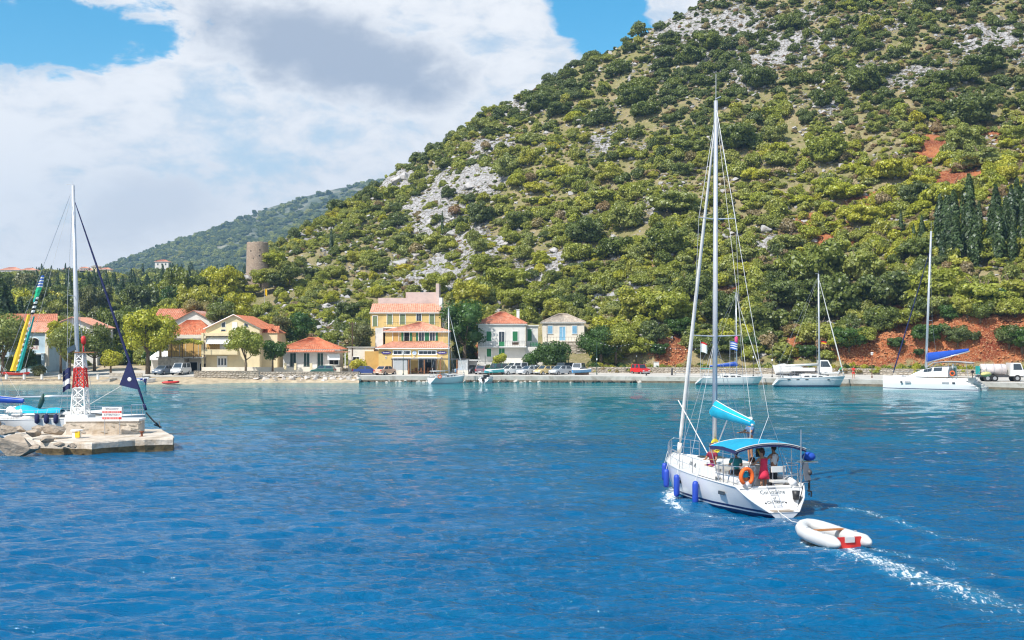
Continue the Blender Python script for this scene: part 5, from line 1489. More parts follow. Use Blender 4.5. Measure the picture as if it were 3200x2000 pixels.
# --- far hamlet on the valley ridge
def hamlet():
    L = [(30, 862, 60, 'tile_pink', 'pale'), (88, 858, 46, 'tile_pink', 'tiny'), (146, 858, 30, 'tile_pink', 'rust-roofed'), (207, 848, 22, 'tile_pink', 'square'), (204, 858, 30, 'tile_red', 'low'), (270, 858, 44, 'tile_red', 'long red-roofed'), (263, 846, 26, 'tile_pink', 'tall'), (298, 840, 24, 'tile_tan', 'cream'), (328, 852, 34, 'tile_pink', 'ochre'), (505, 830, 42, 'tile_red', 'lone red-roofed')]
    for i, (px, py, wpx, tl, word) in enumerate(L):
        Y = 690.0 if px < 400 else 760.0
        w_ = px2m(wpx, Y); h = w_*.30 + .8
        H = House('hamlet_house', '%s house in the far hamlet on the valley ridge' % word if px < 400 else 'lone red-roofed house in the woods below the far mountain', 'house', px, py+4, Y, w_, w_*.7, h, 'plaster_cream' if i % 3 else 'plaster_white', below=6)
        H.t['group'] = 'far hamlet houses'
        hip_roof(H.t, w_, w_*.7, h, w_*.16, .5, tl, w_*.35, y0=w_*.35)
        for x in (-.28, .02, .30): H.box('window', (x*w_, -.04, h*.5), (w_*.09, .1, h*.34), 'glass_dark')
hamlet()
# ------------------------------------------------------------------ boats
mat('gelcoat', (0.70, 0.70, 0.70), 0.28, var=0.03, scale=0.8, spec=0.5, coat=0.3, dirt=((0.66, 0.66, 0.66), 0.25, 0.9))
mat('gelcoat_grey', (0.50, 0.54, 0.58), 0.3, var=0.04, spec=0.5, coat=0.3); mat('deck_white', (0.66, 0.65, 0.62), 0.7, var=0.05, scale=2.0, dirt=((0.58, 0.55, 0.50), 0.3, 1.3))  # grey tone; on the moored yacht's hull it stands in for shade
mat('navy', (0.010, 0.016, 0.10), 0.4, var=0.1); mat('navy_cloth', (0.015, 0.020, 0.085), 0.9, var=0.2, scale=4); mat('blue_cloth', (0.012, 0.075, 0.42), 0.9, var=0.12, scale=3, bump=.01)
mat('cyan_cloth', (0.005, 0.40, 0.58), 0.85, var=0.10, scale=2.5, bump=.012, bscale=9); mat('bimini_cloth', (0.005, 0.29, 0.46), 0.85, var=0.12, scale=2.5, bump=.012, bscale=9)
mat('alu', (0.62, 0.63, 0.65), 0.35, metal=0.55, var=0.05); mat('sail_white', (0.70, 0.68, 0.64), 0.9, var=0.08, scale=3); mat('teak', (0.36, 0.30, 0.24), 0.8, var=0.2, scale=6)
mat('rope', (0.66, 0.64, 0.60), 0.95, var=0.1); mat('rope_yellow', (0.72, 0.58, 0.03), 0.9, var=0.15); mat('black_plastic', (0.02, 0.02, 0.022), 0.5, var=0.2)
mat('orange_foam', (0.80, 0.13, 0.015), 0.7, var=0.06); mat('fender_blue', (0.015, 0.06, 0.42), 0.5, var=0.10, dirt=((.05, .09, .30), .5, 3)); mat('hypalon', (0.55, 0.55, 0.54), 0.55, var=0.05, scale=2, dirt=((.55, .54, .52), .4, 1.5))
mat('red_paint', (0.62, 0.028, 0.02), 0.45, var=0.1, coat=.2); mat('varnish', (0.42, 0.16, 0.045), 0.45, var=0.2, scale=8); mat('tinted', (0.045, 0.055, 0.065), 0.15, var=0.1, spec=.6); mat('grey_panel', (0.33, 0.34, 0.36), .5, var=.08); mat('slate_panel', (.13, .14, .16), .4, var=.1)
mat('letter_ink', (0.12, 0.14, 0.15), 0.6, var=.05); mat('yellow_paint', (0.78, 0.50, 0.02), .5, var=.06); mat('pink_cloth', (.75, .06, .22), .9); mat('teal_cloth', (0.01, .32, .30), .9, var=.1); mat('green_cloth', (.01, .42, .20), .9, var=.1)
S_ = [0, .06, .12, .2, .3, .4, .5, .6, .7, .79, .87, .93, .97, 1.0]
FB = [.80, .83, .86, .90, .955, .99, 1.0, .985, .91, .76, .54, .32, .16, .03]
class Yacht:
    def __init__(s, label, loc, rotz, L, B, fb0, fb1, scoop=1.1, hull='gelcoat', stripe='navy', name='sailing_yacht', cat='sailboat', group=None):
        s.t = thing(name, label, cat, loc, rotz, group); s.L, s.B, s.fb0, s.fb1, s.sc = L, B, fb0, fb1, scoop
        s.hull(hull, stripe)
    def sheer(s, u, cut=True):
        z = s.fb0 + (s.fb1-s.fb0)*u**1.6
        x = s.L*u
        if cut and x < s.sc: z = .20 + (z-.20)*(x/s.sc)
        return z
    def half(s, u): return s.B/2*float(np.interp(u, S_, FB))
    def X(s, u): return -s.L/2 + s.L*u
    def hull(s, hm, sm_):
        us = sorted(set(S_ + [s.sc/s.L] + [i/24 for i in range(25)]))
        port = []
        for u in us:
            sh = s.sheer(u); full = s.sheer(u, False); b = s.half(u); row = []
            for z in (-.5, -.2, 0, .10, .16, .25, .30 + .30*(full-.30), .30 + .65*(full-.30), full):
                zz = min(z, sh)
                wz = float(np.interp(zz, [-.5, -.2, 0, .3, .6*full, full], [.03, .56, .80, .89, .965, 1.0]))
                ks = float(np.interp(u, [0, .12, .32], [.34, .70, 1.0])); wz *= ks + (1-ks)*min(1, max(0, zz)/full)**.8
                if u > .9: wz *= 1 - .35*(u-.9)/.1*(1-max(0, zz)/full)
                row.append((s.X(u) - (1-max(zz, -.3)/full)*.075*s.L*u**5 + (.05*(full-zz) if u < .05 else 0), b*wz, zz))
            port.append(row)
        mb = MB(); star = [[(x, -y, z) for x, y, z in r_] for r_ in port]
        nr = len(us)
        for side in (port, star):
            b0 = len(mb.v); mb.v += [p for r_ in side for p in r_]
            for i in range(nr-1):
                for k in range(8):
                    mb.f.append((b0+i*9+k, b0+(i+1)*9+k, b0+(i+1)*9+k+1, b0+i*9+k+1)); mb.mi.append(1 if k in (0, 1, 2, 4) else 0)
        # stern closing plate up to the platform
        k0 = [p for p in port[0] if p[2] <= .2]
        mb.add(k0 + [(x, -y, z) for x, y, z in reversed(k0)], [tuple(range(2*len(k0)))], 0)
        o = mb.build('hull', [hm, sm_], s.t, True)
        rail = MB()
        for sg in (1, -1):
            rail.tube([(r_[-1][0], sg*r_[-1][1], r_[-1][2]+.012) for r_ in port], .030, 5)
        rail.build('gunwale', 'gelcoat', o)
        return o
    def deck(s, ck0, ck1, floor=.62, m_='deck_white'):
        """deck with a cockpit well between x = ck0 and ck1"""
        u0 = s.sc/s.L; us = sorted(set([u0] + [q for q in S_ if q > u0] + [i/24 for i in range(25) if i/24 > u0] + [(ck0+s.L/2)/s.L, (ck1+s.L/2)/s.L]))
        mb = MB(); fr = (-1, -.60, -.3, 0, .3, .60, 1)
        P = lambda u, f: (s.X(u), s.half(u)*f*.995, s.sheer(u)+.05*(1-f*f))
        for a, b in zip(us[:-1], us[1:]):
            xm = (s.X(a)+s.X(b))/2
            for f, g in zip(fr[:-1], fr[1:]):
                if ck0 < xm < ck1 and abs(f+g)/2 < .60: continue
                mb.quad(P(a, f), P(b, f), P(b, g), P(a, g))
        ua, ub = (ck0+s.L/2)/s.L, (ck1+s.L/2)/s.L
        for f in (-.60, .60):
            seq = [u for u in us if ua-1e-6 <= u <= ub+1e-6]
            for a, b in zip(seq[:-1], seq[1:]):
                p, q = P(a, f), P(b, f); mb.quad(p, q, (q[0], q[1], floor), (p[0], p[1], floor))
        for u in (ua, ub):
            p, q = P(u, -.6), P(u, .6); mb.quad(p, q, (q[0], q[1], floor), (p[0], p[1], floor))
        mb.quad((s.X(ua), -s.half(ua)*.6, floor), (s.X(ub), -s.half(ub)*.6, floor), (s.X(ub), s.half(ub)*.6, floor), (s.X(ua), s.half(ua)*.6, floor))
        d = mb.build('deck', m_, s.t)
        for sg in (-1, 1):
            seq = [ua+(ub-ua)*i/8 for i in range(9)]; co = MB(); be = MB()
            co.tube([(s.X(u), sg*s.half(u)*.68, s.sheer(u)+.12) for u in seq], .15, 8); co.build('coaming', 'gelcoat', s.t, True)
            xm = (ck0+ck1)/2+.3; be.box((xm, sg*s.half((xm+s.L/2)/s.L)*.46, floor+.2), (ck1-ck0-.7, s.B*.13, .40)); be.build('cockpit_bench', 'deck_white', s.t)
        # transom wall and swim platform
        u0 = s.sc/s.L; x1 = s.X(u0); b1 = s.half(u0); z1 = s.sheer(u0)
        tr = MB(); xb = x1-.62*s.sc/1.1
        ub2 = (xb+s.L/2)/s.L; b2 = s.half(ub2)*.56
        tr.quad((x1, b1*.99, z1), (x1, -b1*.99, z1), (xb, -b2, .24), (xb, b2, .24))
        tr.quad((xb, b2, .24), (xb, -b2, .24), (-s.L/2+.02, -s.half(0)*.46, .20), (-s.L/2+.02, s.half(0)*.46, .20))
        s.transom = (x1, z1, xb, b1, b2)
        tr.build('transom', 'gelcoat', s.t)
    def cabin(s, x0, x1, w0, w1, h, wins=True, base=None, m_='deck_white'):
        mb = MB(); n = 10; rows = []
        for i in range(n+1):
            v = i/n; x = x0+(x1-x0)*v; w_ = w0+(w1-w0)*v**1.4; z0 = s.sheer((x+s.L/2)/s.L)+.0
            hh = h*(1-.82*v**2.2)
            rows.append([(x, w_, z0-.02), (x-.02, w_*.93, z0+hh*.8), (x, w_*.70, z0+hh), (x, 0, z0+hh*1.10), (x, -w_*.70, z0+hh), (x-.02, -w_*.93, z0+hh*.8), (x, -w_, z0-.02)])
        mb.grid(rows); mb.add([tuple(p) for p in rows[0]], [tuple(range(7))]); mb.add([tuple(p) for p in rows[-1]], [tuple(range(6, -1, -1))])
        o = mb.build('cabin', m_, s.t)
        if wins:
            for sg in (1, -1):
                for a, b in ((.10, .30), (.36, .55), (.60, .76)):
                    q = []
                    for v, k in ((a, .22), (b, .22), (b-.03, .74), (a+.02, .74)):
                        x = x0+(x1-x0)*v; w_ = w0+(w1-w0)*v**1.4; z0 = s.sheer((x+s.L/2)/s.L); hh = h*(1-.82*v**2.2)*.8
                        q.append((x, sg*(w_*(1-.07*k)+.012), z0+hh*k))
                    g = MB(); g.add(q, [(0, 1, 2, 3)]); g.add([(a_, b_-sg*.02, c_) for a_, b_, c_ in q], [(0, 1, 2, 3)]); g.build('window', 'tinted', o)
        for v in (.45, .72):
            h1 = MB(); x = x0+(x1-x0)*v; z = s.sheer((x+s.L/2)/s.L)+h*(1-.82*v**2.2)*1.10; h1.box((x, 0, z+.03), (.5, .5, .05)); h1.build('hatch', 'tinted', o)
        return o
    def rig(s, xm, top, r=.085, spreaders=(), boom=None, cover=None, cover_h=.55, furl='sail_white', furl_r=.07, rake=0.0, wires=True, step=None, tip=.8, back=True, boom_z=2.2, stay_top=.97, furl_foot=None):
        u = (xm+s.L/2)/s.L; z0 = step if step is not None else s.sheer(u)+.35
        T = lambda z: (xm - rake*(z-z0)/(top-z0), 0, z)
        mb = MB(); mb.tube([T(z0-.3), T(top*.5), T(top)], [r, r, r*.8], 8, flat=1.25); m_ = mb.build('mast', 'alu', s.t, True)
        mh = MB(); mh.tube([T(top), T(top+tip)], .012, 4); mh.box((T(top)[0]-.2, 0, top+.08), (.5, .03, .03)); mh.build('masthead_aerial', 'alu', m_)
        for z, w_ in spreaders:
            for sg in (1, -1):
                q = MB(); q.tube([T(z), (T(z)[0]-.18, sg*w_, z+.04)], [.032, .02], 5); q.build('spreader', 'alu', m_)
        bx = s.L/2-.15; bz = s.sheer(.985)+.10
        if furl_foot: bx, bz = furl_foot
        tz = top*stay_top
        pf = lambda v: Vector((bx, 0, bz)).lerp(Vector(T(tz)), v)
        q = MB(); q.tube([pf(0), pf(.03)], .10, 8); q.tube([pf(.03), pf(.06), pf(.3), pf(.7), pf(.93), pf(1.0)], [furl_r*.5, furl_r, furl_r*1.05, furl_r*.8, furl_r*.45, .012], 8); q.build('furled_headsail', furl, s.t, True)
        if wires:
            wr = .011 if s.L < 10.5 else .014
            for sg in (1, -1):
                ch = (xm-.1, sg*s.half(u)*.93, s.sheer(u)+.05)
                pts = [ch] + [(T(z)[0]-.18, sg*w_, z+.04) for z, w_ in spreaders] + [T(top*.97)]
                q = MB(); q.tube(pts, wr, 4); q.build('shroud', 'steel', s.t)
                if spreaders:
                    for dx in (.55, -.65):
                        q = MB(); q.tube([(xm+dx, sg*s.half(u)*.9, s.sheer(u)+.05), T(spreaders[0][0]-.1)], wr*.85, 4); q.build('shroud', 'steel', s.t)
            if back:
                sx = s.X(s.sc/s.L)+.1
                q = MB(); q.tube([T(top*.99), (sx, 0, 3.6*s.L/10)], wr, 4); q.tube([(sx, 0, 3.6*s.L/10), (sx, s.half(.1)*.8, s.fb0)], wr, 4); q.tube([(sx, 0, 3.6*s.L/10), (sx, -s.half(.1)*.8, s.fb0)], wr, 4); q.build('backstay', 'steel', s.t)
        if boom:
            e = (xm-boom, 0, boom_z-.12)
            q = MB(); q.tube([(xm-.05, 0, boom_z), e], .06, 7); b_ = q.build('boom', 'alu', s.t, True)
            q = MB(); q.tube([e, (e[0], 0, e[2]+.05)], .03, 5); q.tube([(e[0]+.2, 0, e[2]), (e[0]+.3, 0, s.fb0+.5)], .014, 4); q.build('mainsheet', 'rope', b_)
            q = MB(); q.tube([T(top*.98), (e[0]+.05, 0, e[2])], .009, 4); q.build('topping_lift', 'rope', b_)
            if cover:
                rows = []
                for i in range(13):
                    v = i/12; x = xm+.10+(e[0]-xm-.05)*v; hh = cover_h*(1-.68*v**.8)*(.55 if i == 0 else 1); cz = boom_z-.12*v
                    wd_ = .20*(1-.45*v)
                    rows.append([(x, wd_*math.sin(a)*(1 if math.cos(a) < .2 else .75), cz + hh*(.5-.5*math.cos(a))*1.0 - .06) for a in [math.pi*2*k/12 for k in range(13)]])
                q = MB(); q.grid(rows); q.add(rows[0][:-1], [tuple(range(12))]); q.add(rows[-1][:-1], [tuple(range(12))])
                c_ = q.build('sail_cover', cover, s.t, True)
                w_ = MB(); [w_.tube([(r_[k][0], r_[k][1]*1.03, r_[k][2]) for r_ in rows], .012, 4) for k in (4, 8)]; w_.tube([(r_[6][0], 0, r_[6][2]+.01) for r_ in rows], .02, 4); w_.build('piping', 'rope', c_)
    def rails(s, x0, x1, h=.62, n=5, m_='steel'):
        for sg in (1, -1):
            P = []
            for i in range(n):
                x = x0+(x1-x0)*i/(n-1); u = (x+s.L/2)/s.L; p = (x, sg*s.half(u)*.96, s.sheer(u)); P.append(p)
                q = MB(); q.tube([p, (p[0], p[1], p[2]+h)], .014, 5); q.build('stanchion', m_, s.t)
            for k in (1.0, .52):
                q = MB(); q.tube([(a, b, c+h*k) for a, b, c in P], .009, 4); q.build('lifeline', m_, s.t)
    def pulpit(s, x, h=.68):
        us = [(x+s.L/2)/s.L, .93, .975]
        L_ = [(s.X(u), s.half(u)*.95, s.sheer(u)) for u in us]
        top = [(a, b, c+h) for a, b, c in L_]; path = top + [(s.L/2+.05, 0, s.fb1+h)] + [(a, -b, c) for a, b, c in reversed(top)]
        q = MB(); q.tube(path, .018, 6)
        for a, b, c in L_:
            for sg in (1, -1): q.tube([(a, sg*b, c), (a, sg*b, c+h)], .016, 5)
        q.tube([(a, b, c-h*.5) for a, b, c in path], .012, 5)
        q.build('pulpit', 'steel', s.t)
    def pushpit(s, h=.72):
        u0 = s.sc/s.L; x1 = s.X(u0)+.06; b = s.half(u0)*.93; z = s.sheer(u0+.01)
        for sg in (1, -1):
            q = MB(); xs = x1+1.25; u2 = (xs+s.L/2)/s.L
            path = [(xs, sg*s.half(u2)*.96, z+h*.95), (x1+.25, sg*b*1.02, z+h), (x1, sg*b*.9, z+h), (x1, sg*b*.45, z+h)]
            for k in (0, .36): q.tube([(a, c, d-k) for a, c, d in path], .017, 6)
            for a, c, d in (path[0], path[1], path[3]): q.tube([(a, c, z), (a, c, d)], .016, 5)
            q.build('pushpit', 'steel', s.t)
# ---------------- the sailing yacht under way
C0 = Vector((8.55, 46.50, 0.0)); HDG = R(90 + 15.5)
def yl(x, y, z): return C0 + Matrix.Rotation(HDG, 3, 'Z') @ Vector((x, y, z))
def main_yacht():
    Yt = Yacht('white sailing yacht with cyan sail cover and bimini motoring out, towing a dinghy', C0, HDG, 10.0, 3.25, 1.02, 1.40, 1.15)
    Yt.deck(-3.95, -1.25, .62); Yt.cabin(-1.25, 2.9, 1.18, .42, .47)
    # mast foot px 2233, top z 16.2
    Yt.rig(.85, 16.25, .098, ((6.60, 1.05), (11.40, .82)), 3.35, 'cyan_cloth', .80, 'sail_white', .085, .12, True, 1.45, 1.1, True, 3.30, .96, (4.45, 1.50))
    Yt.rails(-2.9, 3.4, .64, 6); Yt.pulpit(3.9); Yt.pushpit()
    t_ = Yt.t
    x1, z1, xb, b1, b2 = Yt.transom
    # lettering lies on the sloping transom wall
    tilt = math.atan2(z1-.24, x1-xb)
    def on_transom(txt, size, v, inset=.012):
        me = text_mesh(txt, size, 'letter_ink', .003, sx=.95)
        o = link('name_lettering', me, t_)
        M_ = Matrix.Identity(4)
        ex = Vector((0, -1, 0)); ey = Vector((x1-xb, 0, z1-.24)).normalized(); ez = ex.cross(ey)
        p = Vector((xb, 0, .24)).lerp(Vector((x1, 0, z1)), v) + ez*inset
        o.matrix_local = Matrix(((ex.x, ey.x, ez.x, p.x), (ex.y, ey.y, ez.y, p.y), (ex.z, ey.z, ez.z, p.z), (0, 0, 0, 1)))
    on_transom('Colombine', .24, .72); on_transom('of', .16, .47); on_transom('Chichester', .17, .30)
    N = Vector((-(z1-.24), 0, x1-xb)).normalized()
    def tp(v, y, off=.03):
        p = Vector((xb, y, .24)).lerp(Vector((x1, y, z1)), v); return p + N*off
    ld = MB()
    for y in (.16, -.16): ld.tube([tp(.10, y, .05), tp(1.02, y, .05)], .014, 5)
    for v in (.12, .36, .62, .88): ld.tube([tp(v, .16, .05), tp(v, -.16, .05)], .013, 5)
    ld.build('boarding_ladder', 'steel', t_)
    for y in (.42, -.40):
        d = MB(); d.ball(tp(.27, y, .01), .035, 8, 6); d.build('exhaust_port', 'black_plastic', t_)
    pl = MB(); pl.box(((xb-5)/2, 0, .235), (.36, .82, .025)); pl.build('teak_platform', 'teak', t_)
    # hull windows
    for x, y_, a in ((-2.75, 1, .42), (.9, 1, .30)):
        u = (x+5)/10
        for sg in (1, -1):
            w_ = MB(); w_.box((0, 0, 0), (a, .05, .13)); w_.build('hull_window', 'tinted', t_, loc=(x, sg*Yt.half(u)*.968, .68), rot=(0, 0, sg*.06))
    # bimini
    rows = []
    for i in range(7):
        x = -3.95+2.15*i/6; row = []
        for k in range(17):
            y = -1.45+2.9*k/16; q = y/1.45
            row.append((x, y, 2.44+.24*(1-abs(q)**2.2)-.06*abs(i-3)/3 - (.0)))
        rows.append(row)
    bm = MB(); bm.grid(rows); bm.grid([[(a, b, c-.03) for a, b, c in r_] for r_ in rows])
    bo = bm.build('bimini', 'bimini_cloth', t_, True); va = MB()
    for r_ in (rows[0], rows[-1], [q[0] for q in rows], [q[-1] for q in rows]): va.grid([[(a, b*1.003, c+.004) for a, b, c in r_], [(a, b*1.006, c-.13) for a, b, c in r_]])
    va.build('valance', 'navy_cloth', bo)
    pp = MB(); [pp.tube(r_, .018, 5) for r_ in (rows[0], rows[-1])]; pp.build('piping', 'rope', bo)
    fr = MB()
    for i in (0, 3, 6):
        r_ = [(a, b*.99, c-.05) for a, b, c in rows[i]]; fr.tube(r_, .016, 5)
        for sg in (0, -1): fr.tube([r_[sg], (-2.9+(i-3)*.12, r_[sg][1]*1.0, 1.1)], .016, 5)
    fr.build('bimini_frame', 'steel', t_)
    # helm
    wh = MB(); ring = [(-3.0, .50*math.cos(a), 1.35+.50*math.sin(a)) for a in [2*math.pi*k/24 for k in range(25)]]; wh.tube(ring, .022, 6)
    for k in range(6): a = k*math.pi/3; wh.tube([(-3.0, 0, 1.35), (-3.0, .5*math.cos(a), 1.35+.5*math.sin(a))], .012, 4)
    wh.build('steering_wheel', 'steel', t_)
    pd = MB(); pd.box((-2.82, 0, 1.02), (.24, .28, .85)); pd.box((-2.75, 0, 1.55), (.16, .42, .26)); pd.build('helm_pedestal', 'deck_white', t_)
    hs = MB(); hs.box((-3.72, -.42, 1.62), (.07, .58, .22)); hs.build('helm_seat_back', 'deck_white', t_)
    hs = MB(); hs.box((-3.72, -.42, 1.18), (.36, .60, .08)); hs.build('helm_seat', 'deck_white', t_)
    st = MB(); [st.tube([(-3.72, -.42+d_, .62), (-3.72, -.42+d_, 1.62)], .018, 5) for d_ in (-.24, .24)]; st.build('seat_support', 'steel', t_)
    wc = MB(); rows = []
    for z in (.06, .50): rows.append([(-2.3+1.55*i/10, Yt.half((-2.3+1.55*i/10+5)/10)*.97+.015*(i % 2), Yt.sheer((-2.3+1.55*i/10+5)/10)+z) for i in range(11)])
    wc.grid(rows); wc.build('weather_cloth', 'sail_white', t_)
    # kicking strap, spinnaker pole on deck, sheet winches, anchor on the bow roller
    k = MB(); k.tube([(.85, .05, 1.75), (-.40, .05, 3.24)], .028, 6); k.build('boom_vang', 'alu', t_)
    k = MB(); k.tube([(4.3, .1, 3.8), (.9, .15, 1.55)], .022, 5); k.build('deck_line', 'rope', t_)
    an = MB(); an.tube([(5.2, 0, 1.55), (4.7, 0, 1.50)], .04, 6); an.add([(5.25, -.18, 1.2), (5.35, 0, 1.55), (5.25, .18, 1.2), (5.05, 0, 1.30)], [(0, 1, 2, 3), (0, 3, 2, 1)]); an.build('bow_anchor', 'steel', t_)
    for x, y in ((-1.6, .98), (-1.6, -.98), (-2.4, 1.02), (-2.4, -1.02)):
        w_ = MB(); w_.lathe([(.08, 0), (.06, .08), (.085, .16)], 10); w_.build('winch', 'steel', t_, loc=(x, y, 1.28))
    ra = MB(); ra.tube([(-4.0, -1.2, 1.0), (-4.0, -1.2, 3.1)], .022, 6); ra.build('aerial_post', 'steel', t_)
    return Yt
MY = main_yacht()
def yacht_gear():
    t_ = thing('horseshoe_buoy', 'orange horseshoe lifebuoy hanging on the port stern rail of the yacht', 'lifebuoy', yl(-3.98, 1.02, 1.42), HDG+R(6))
    pts = [(0, .245*math.sin(R(-148+296*i/16)), .285*math.cos(R(-148+296*i/16))) for i in range(17)]
    mb = MB(); mb.tube(pts, .092, 8, flat=.75); mb.build('ring', 'orange_foam', t_, True)
    mb = MB(); mb.tube([(0, -.05, .36), (0, .05, .36)], .035, 6); mb.build('strap', 'rope', t_)
    s_ = thing('swim_ball', 'blue and orange float seen through the horseshoe lifebuoy', 'float', yl(-3.80, .98, 1.40), HDG)
    mb = MB(); mb.ball((0, 0, .06), (.10, .15, .14), 10, 8); mb.build('blue_half', 'cyan_cloth', s_, True)
    mb = MB(); mb.ball((0, 0, -.09), (.10, .14, .09), 10, 8); mb.build('orange_half', 'varnish', s_, True)
    for i, (x, z0, w_) in enumerate(((3.7, 1.30, 'foremost'), (2.3, 1.20, 'second'), (.75, 1.15, 'third'), (-1.05, 1.10, 'aftmost'))):
        u = (x+5)/10; b = MY.half(u)
        f = thing('fender', '%s blue fender hanging along the port side of the yacht' % w_, 'fender', yl(x, b+.12, .0), HDG, 'blue fenders on the port side')
        ln = .92 if i > 1 else .78; zc = z0-.12-ln/2-.04
        mb = MB(); mb.lathe([(.02, zc-ln/2), (.10, zc-ln/2+.05), (.122, zc-ln/2+.14), (.122, zc+ln/2-.14), (.10, zc+ln/2-.04), (.035, zc+ln/2)], 12); mb.build('body', 'fender_blue', f, True)
        mb = MB(); mb.tube([(0, 0, zc+ln/2), (0, -.14, z0+.35)], .010, 4); mb.build('lanyard', 'rope', f)
    bk = thing('bucket', 'black bucket hanging on the starboard side of the yacht transom', 'bucket', yl(-4.35, -.80, .58), HDG)
    mb = MB(); mb.lathe([(.11, -.02), (.15, .30)], 14); mb.build('pail', 'black_plastic', bk, True)
    mb = MB(); mb.tube([(0, .15*math.cos(a), .30+.20*math.sin(a)) for a in [math.pi*k/10 for k in range(11)]], .008, 4); mb.build('handle', 'steel', bk)
    ob = thing('outboard_motor', 'small black outboard motor clamped to the starboard stern rail of the yacht', 'outboard', yl(-3.85, -1.62, 1.20), HDG)
    mb = MB(); mb.ball((0, 0, .28), (.16, .11, .13), 10, 8); mb.build('cowling', 'iron', ob, True)
    mb = MB(); mb.tube([(0, 0, .2), (-.03, 0, -.45)], [.05, .04], 7); mb.box((-.06, 0, -.42), (.3, .03, .05)); mb.build('leg', 'black_plastic', ob)
    mb = MB(); [mb.box((-.12, .06*math.cos(a), -.52+.06*math.sin(a)), (.03, .05, .10)) for a in (0, 2.1, 4.2)]; mb.build('propeller', 'black_plastic', ob)
    bb = thing('barbecue', 'rail barbecue under a bright blue cover on the starboard quarter of the yacht', 'barbecue', yl(-3.55, -1.78, 1.78), HDG)
    mb = MB(); mb.ball((0, 0, .26), (.24, .26, .17), 12, 8); mb.build('cover', 'blue_cloth', bb, True)
    mb = MB(); mb.box((0, .05, .06), (.30, .75, .03)); mb.build('shelf', 'steel', bb); mb = MB(); mb.tube([(0, .1, .05), (-.1, .38, -.75)], .02, 5); mb.tube([(0, .2, .05), (.1, .40, -.75)], .02, 5); mb.build('bracket', 'steel', bb)
    sp_ = thing('solar_panel', 'grey solar panel leaning on the starboard stern rail of the yacht', 'panel', yl(-3.95, -1.48, 1.40), HDG+R(20))
    mb = MB(); mb.box((0, 0, .12), (.04, .30, .66)); mb.build('panel', 'slate_panel', sp_, rot=(0, R(12), 0)); mb = MB(); mb.tube([(.02, -.17, -.28), (.02, .17, -.28)], .02, 5); mb.build('frame', 'steel', sp_)
    co_ = thing('rope_coil', 'coil of yellow rope hanging on the yacht mast', 'rope', yl(.70, .06, 2.15), HDG)
    mb = MB()
    for k in range(5): mb.tube([(.0-.02*k, (.17+.012*k)*math.cos(a), -.02*k+(.24+.02*(k % 2))*math.sin(a)) for a in [2*math.pi*j/16 for j in range(17)]], .018, 5)
    mb.build('coil', 'rope_yellow', co_)
    pn = thing('signal_pennant', 'yellow triangle pennant on a dark square hanging under the yacht bimini', 'pennant', yl(-2.0, -.55, 2.08), HDG)
    mb = MB(); mb.box((0, 0, 0), (.02, .34, .34)); mb.build('backing', 'black_plastic', pn); mb = MB(); mb.prism([(-.13, .13), (.13, .13), (0, -.15)], -.03, -.012, 'x'); mb.build('triangle', 'yellow_paint', pn)
yacht_gear()
# ---------------- dinghy in tow
def dinghy():
    bow = Vector((9.58, 37.70, 0)); st = Vector((10.36, 35.05, 0)); d = bow-st; c = (bow+st)/2; a = math.atan2(d.y, d.x)
    t_ = thing('inflatable_dinghy', 'white inflatable dinghy with red transom and wooden seat towed behind the yacht', 'dinghy', c, a); t_.scale = (.95, .92, .95)
    r_ = .225
    pts, rs = [], []
    side = [(-1.62, .58, .28, .05), (-1.50, .59, .28, .13), (-1.22, .60, .28, .225), (-.6, .61, .28, r_), (.1, .60, .29, r_), (.65, .54, .33, r_), (1.02, .40, .39, .215), (1.24, .20, .44, .205), (1.30, 0, .46, .20)]
    seq = side + [(x, -y, z, q) for x, y, z, q in reversed(side[:-1])]
    mb = MB(); mb.tube([(x, y, z) for x, y, z, q in seq], [q for *_, q in seq], 14); mb.build('tube', 'hypalon', t_, True)
    mb = MB(); mb.grid([[(-1.25, -.45, .14), (-1.25, .45, .14)], [(.4, -.45, .15), (.4, .45, .15)], [(1.05, -.2, .24), (1.05, .2, .24)]]); mb.build('floor', 'grey_panel', t_)
    mb = MB(); mb.box((-.05, 0, .49), (.22, 1.16, .035)); mb.build('seat', 'varnish', t_)
    tr = MB(); tr.prism([(-.42, .10), (.42, .10), (.44, .45), (.19, .45), (.19, .27), (-.19, .27), (-.19, .45), (-.44, .45)], -1.30, -1.25, 'x'); o = tr.build('transom', 'red_paint', t_)
    tr = MB(); tr.box((-1.31, 0, .36), (.05, .34, .17)); tr.build('motor_pad', 'hypalon', o)
    mb = MB()
    for sg in (1, -1): mb.tube([(x, sg*(y+.19), z+.10) for x, y, z, q in side[2:7]], .013, 5)
    mb.build('grab_line', 'rope', t_)
    for x in (.3, -.7):
        for sg in (1, -1): q = MB(); q.lathe([(.06, 0), (.045, .03)], 10); q.build('rowlock_patch', 'grey_panel', t_, loc=(x, sg*.61, .505))
    b2 = c + Matrix.Rotation(a, 3, 'Z') @ Vector((1.45, 0, .42)); p0 = yl(-4.1, .25, .95)
    q = MB(); q.tube([p0, p0.lerp(b2, .35) - Vector((0, 0, .42)), p0.lerp(b2, .7) - Vector((0, 0, .30)), b2], .016, 5); o = q.build('tow_rope', 'rope')
    tag(o, 'white tow rope from the yacht stern to the dinghy bow', 'rope')
dinghy()
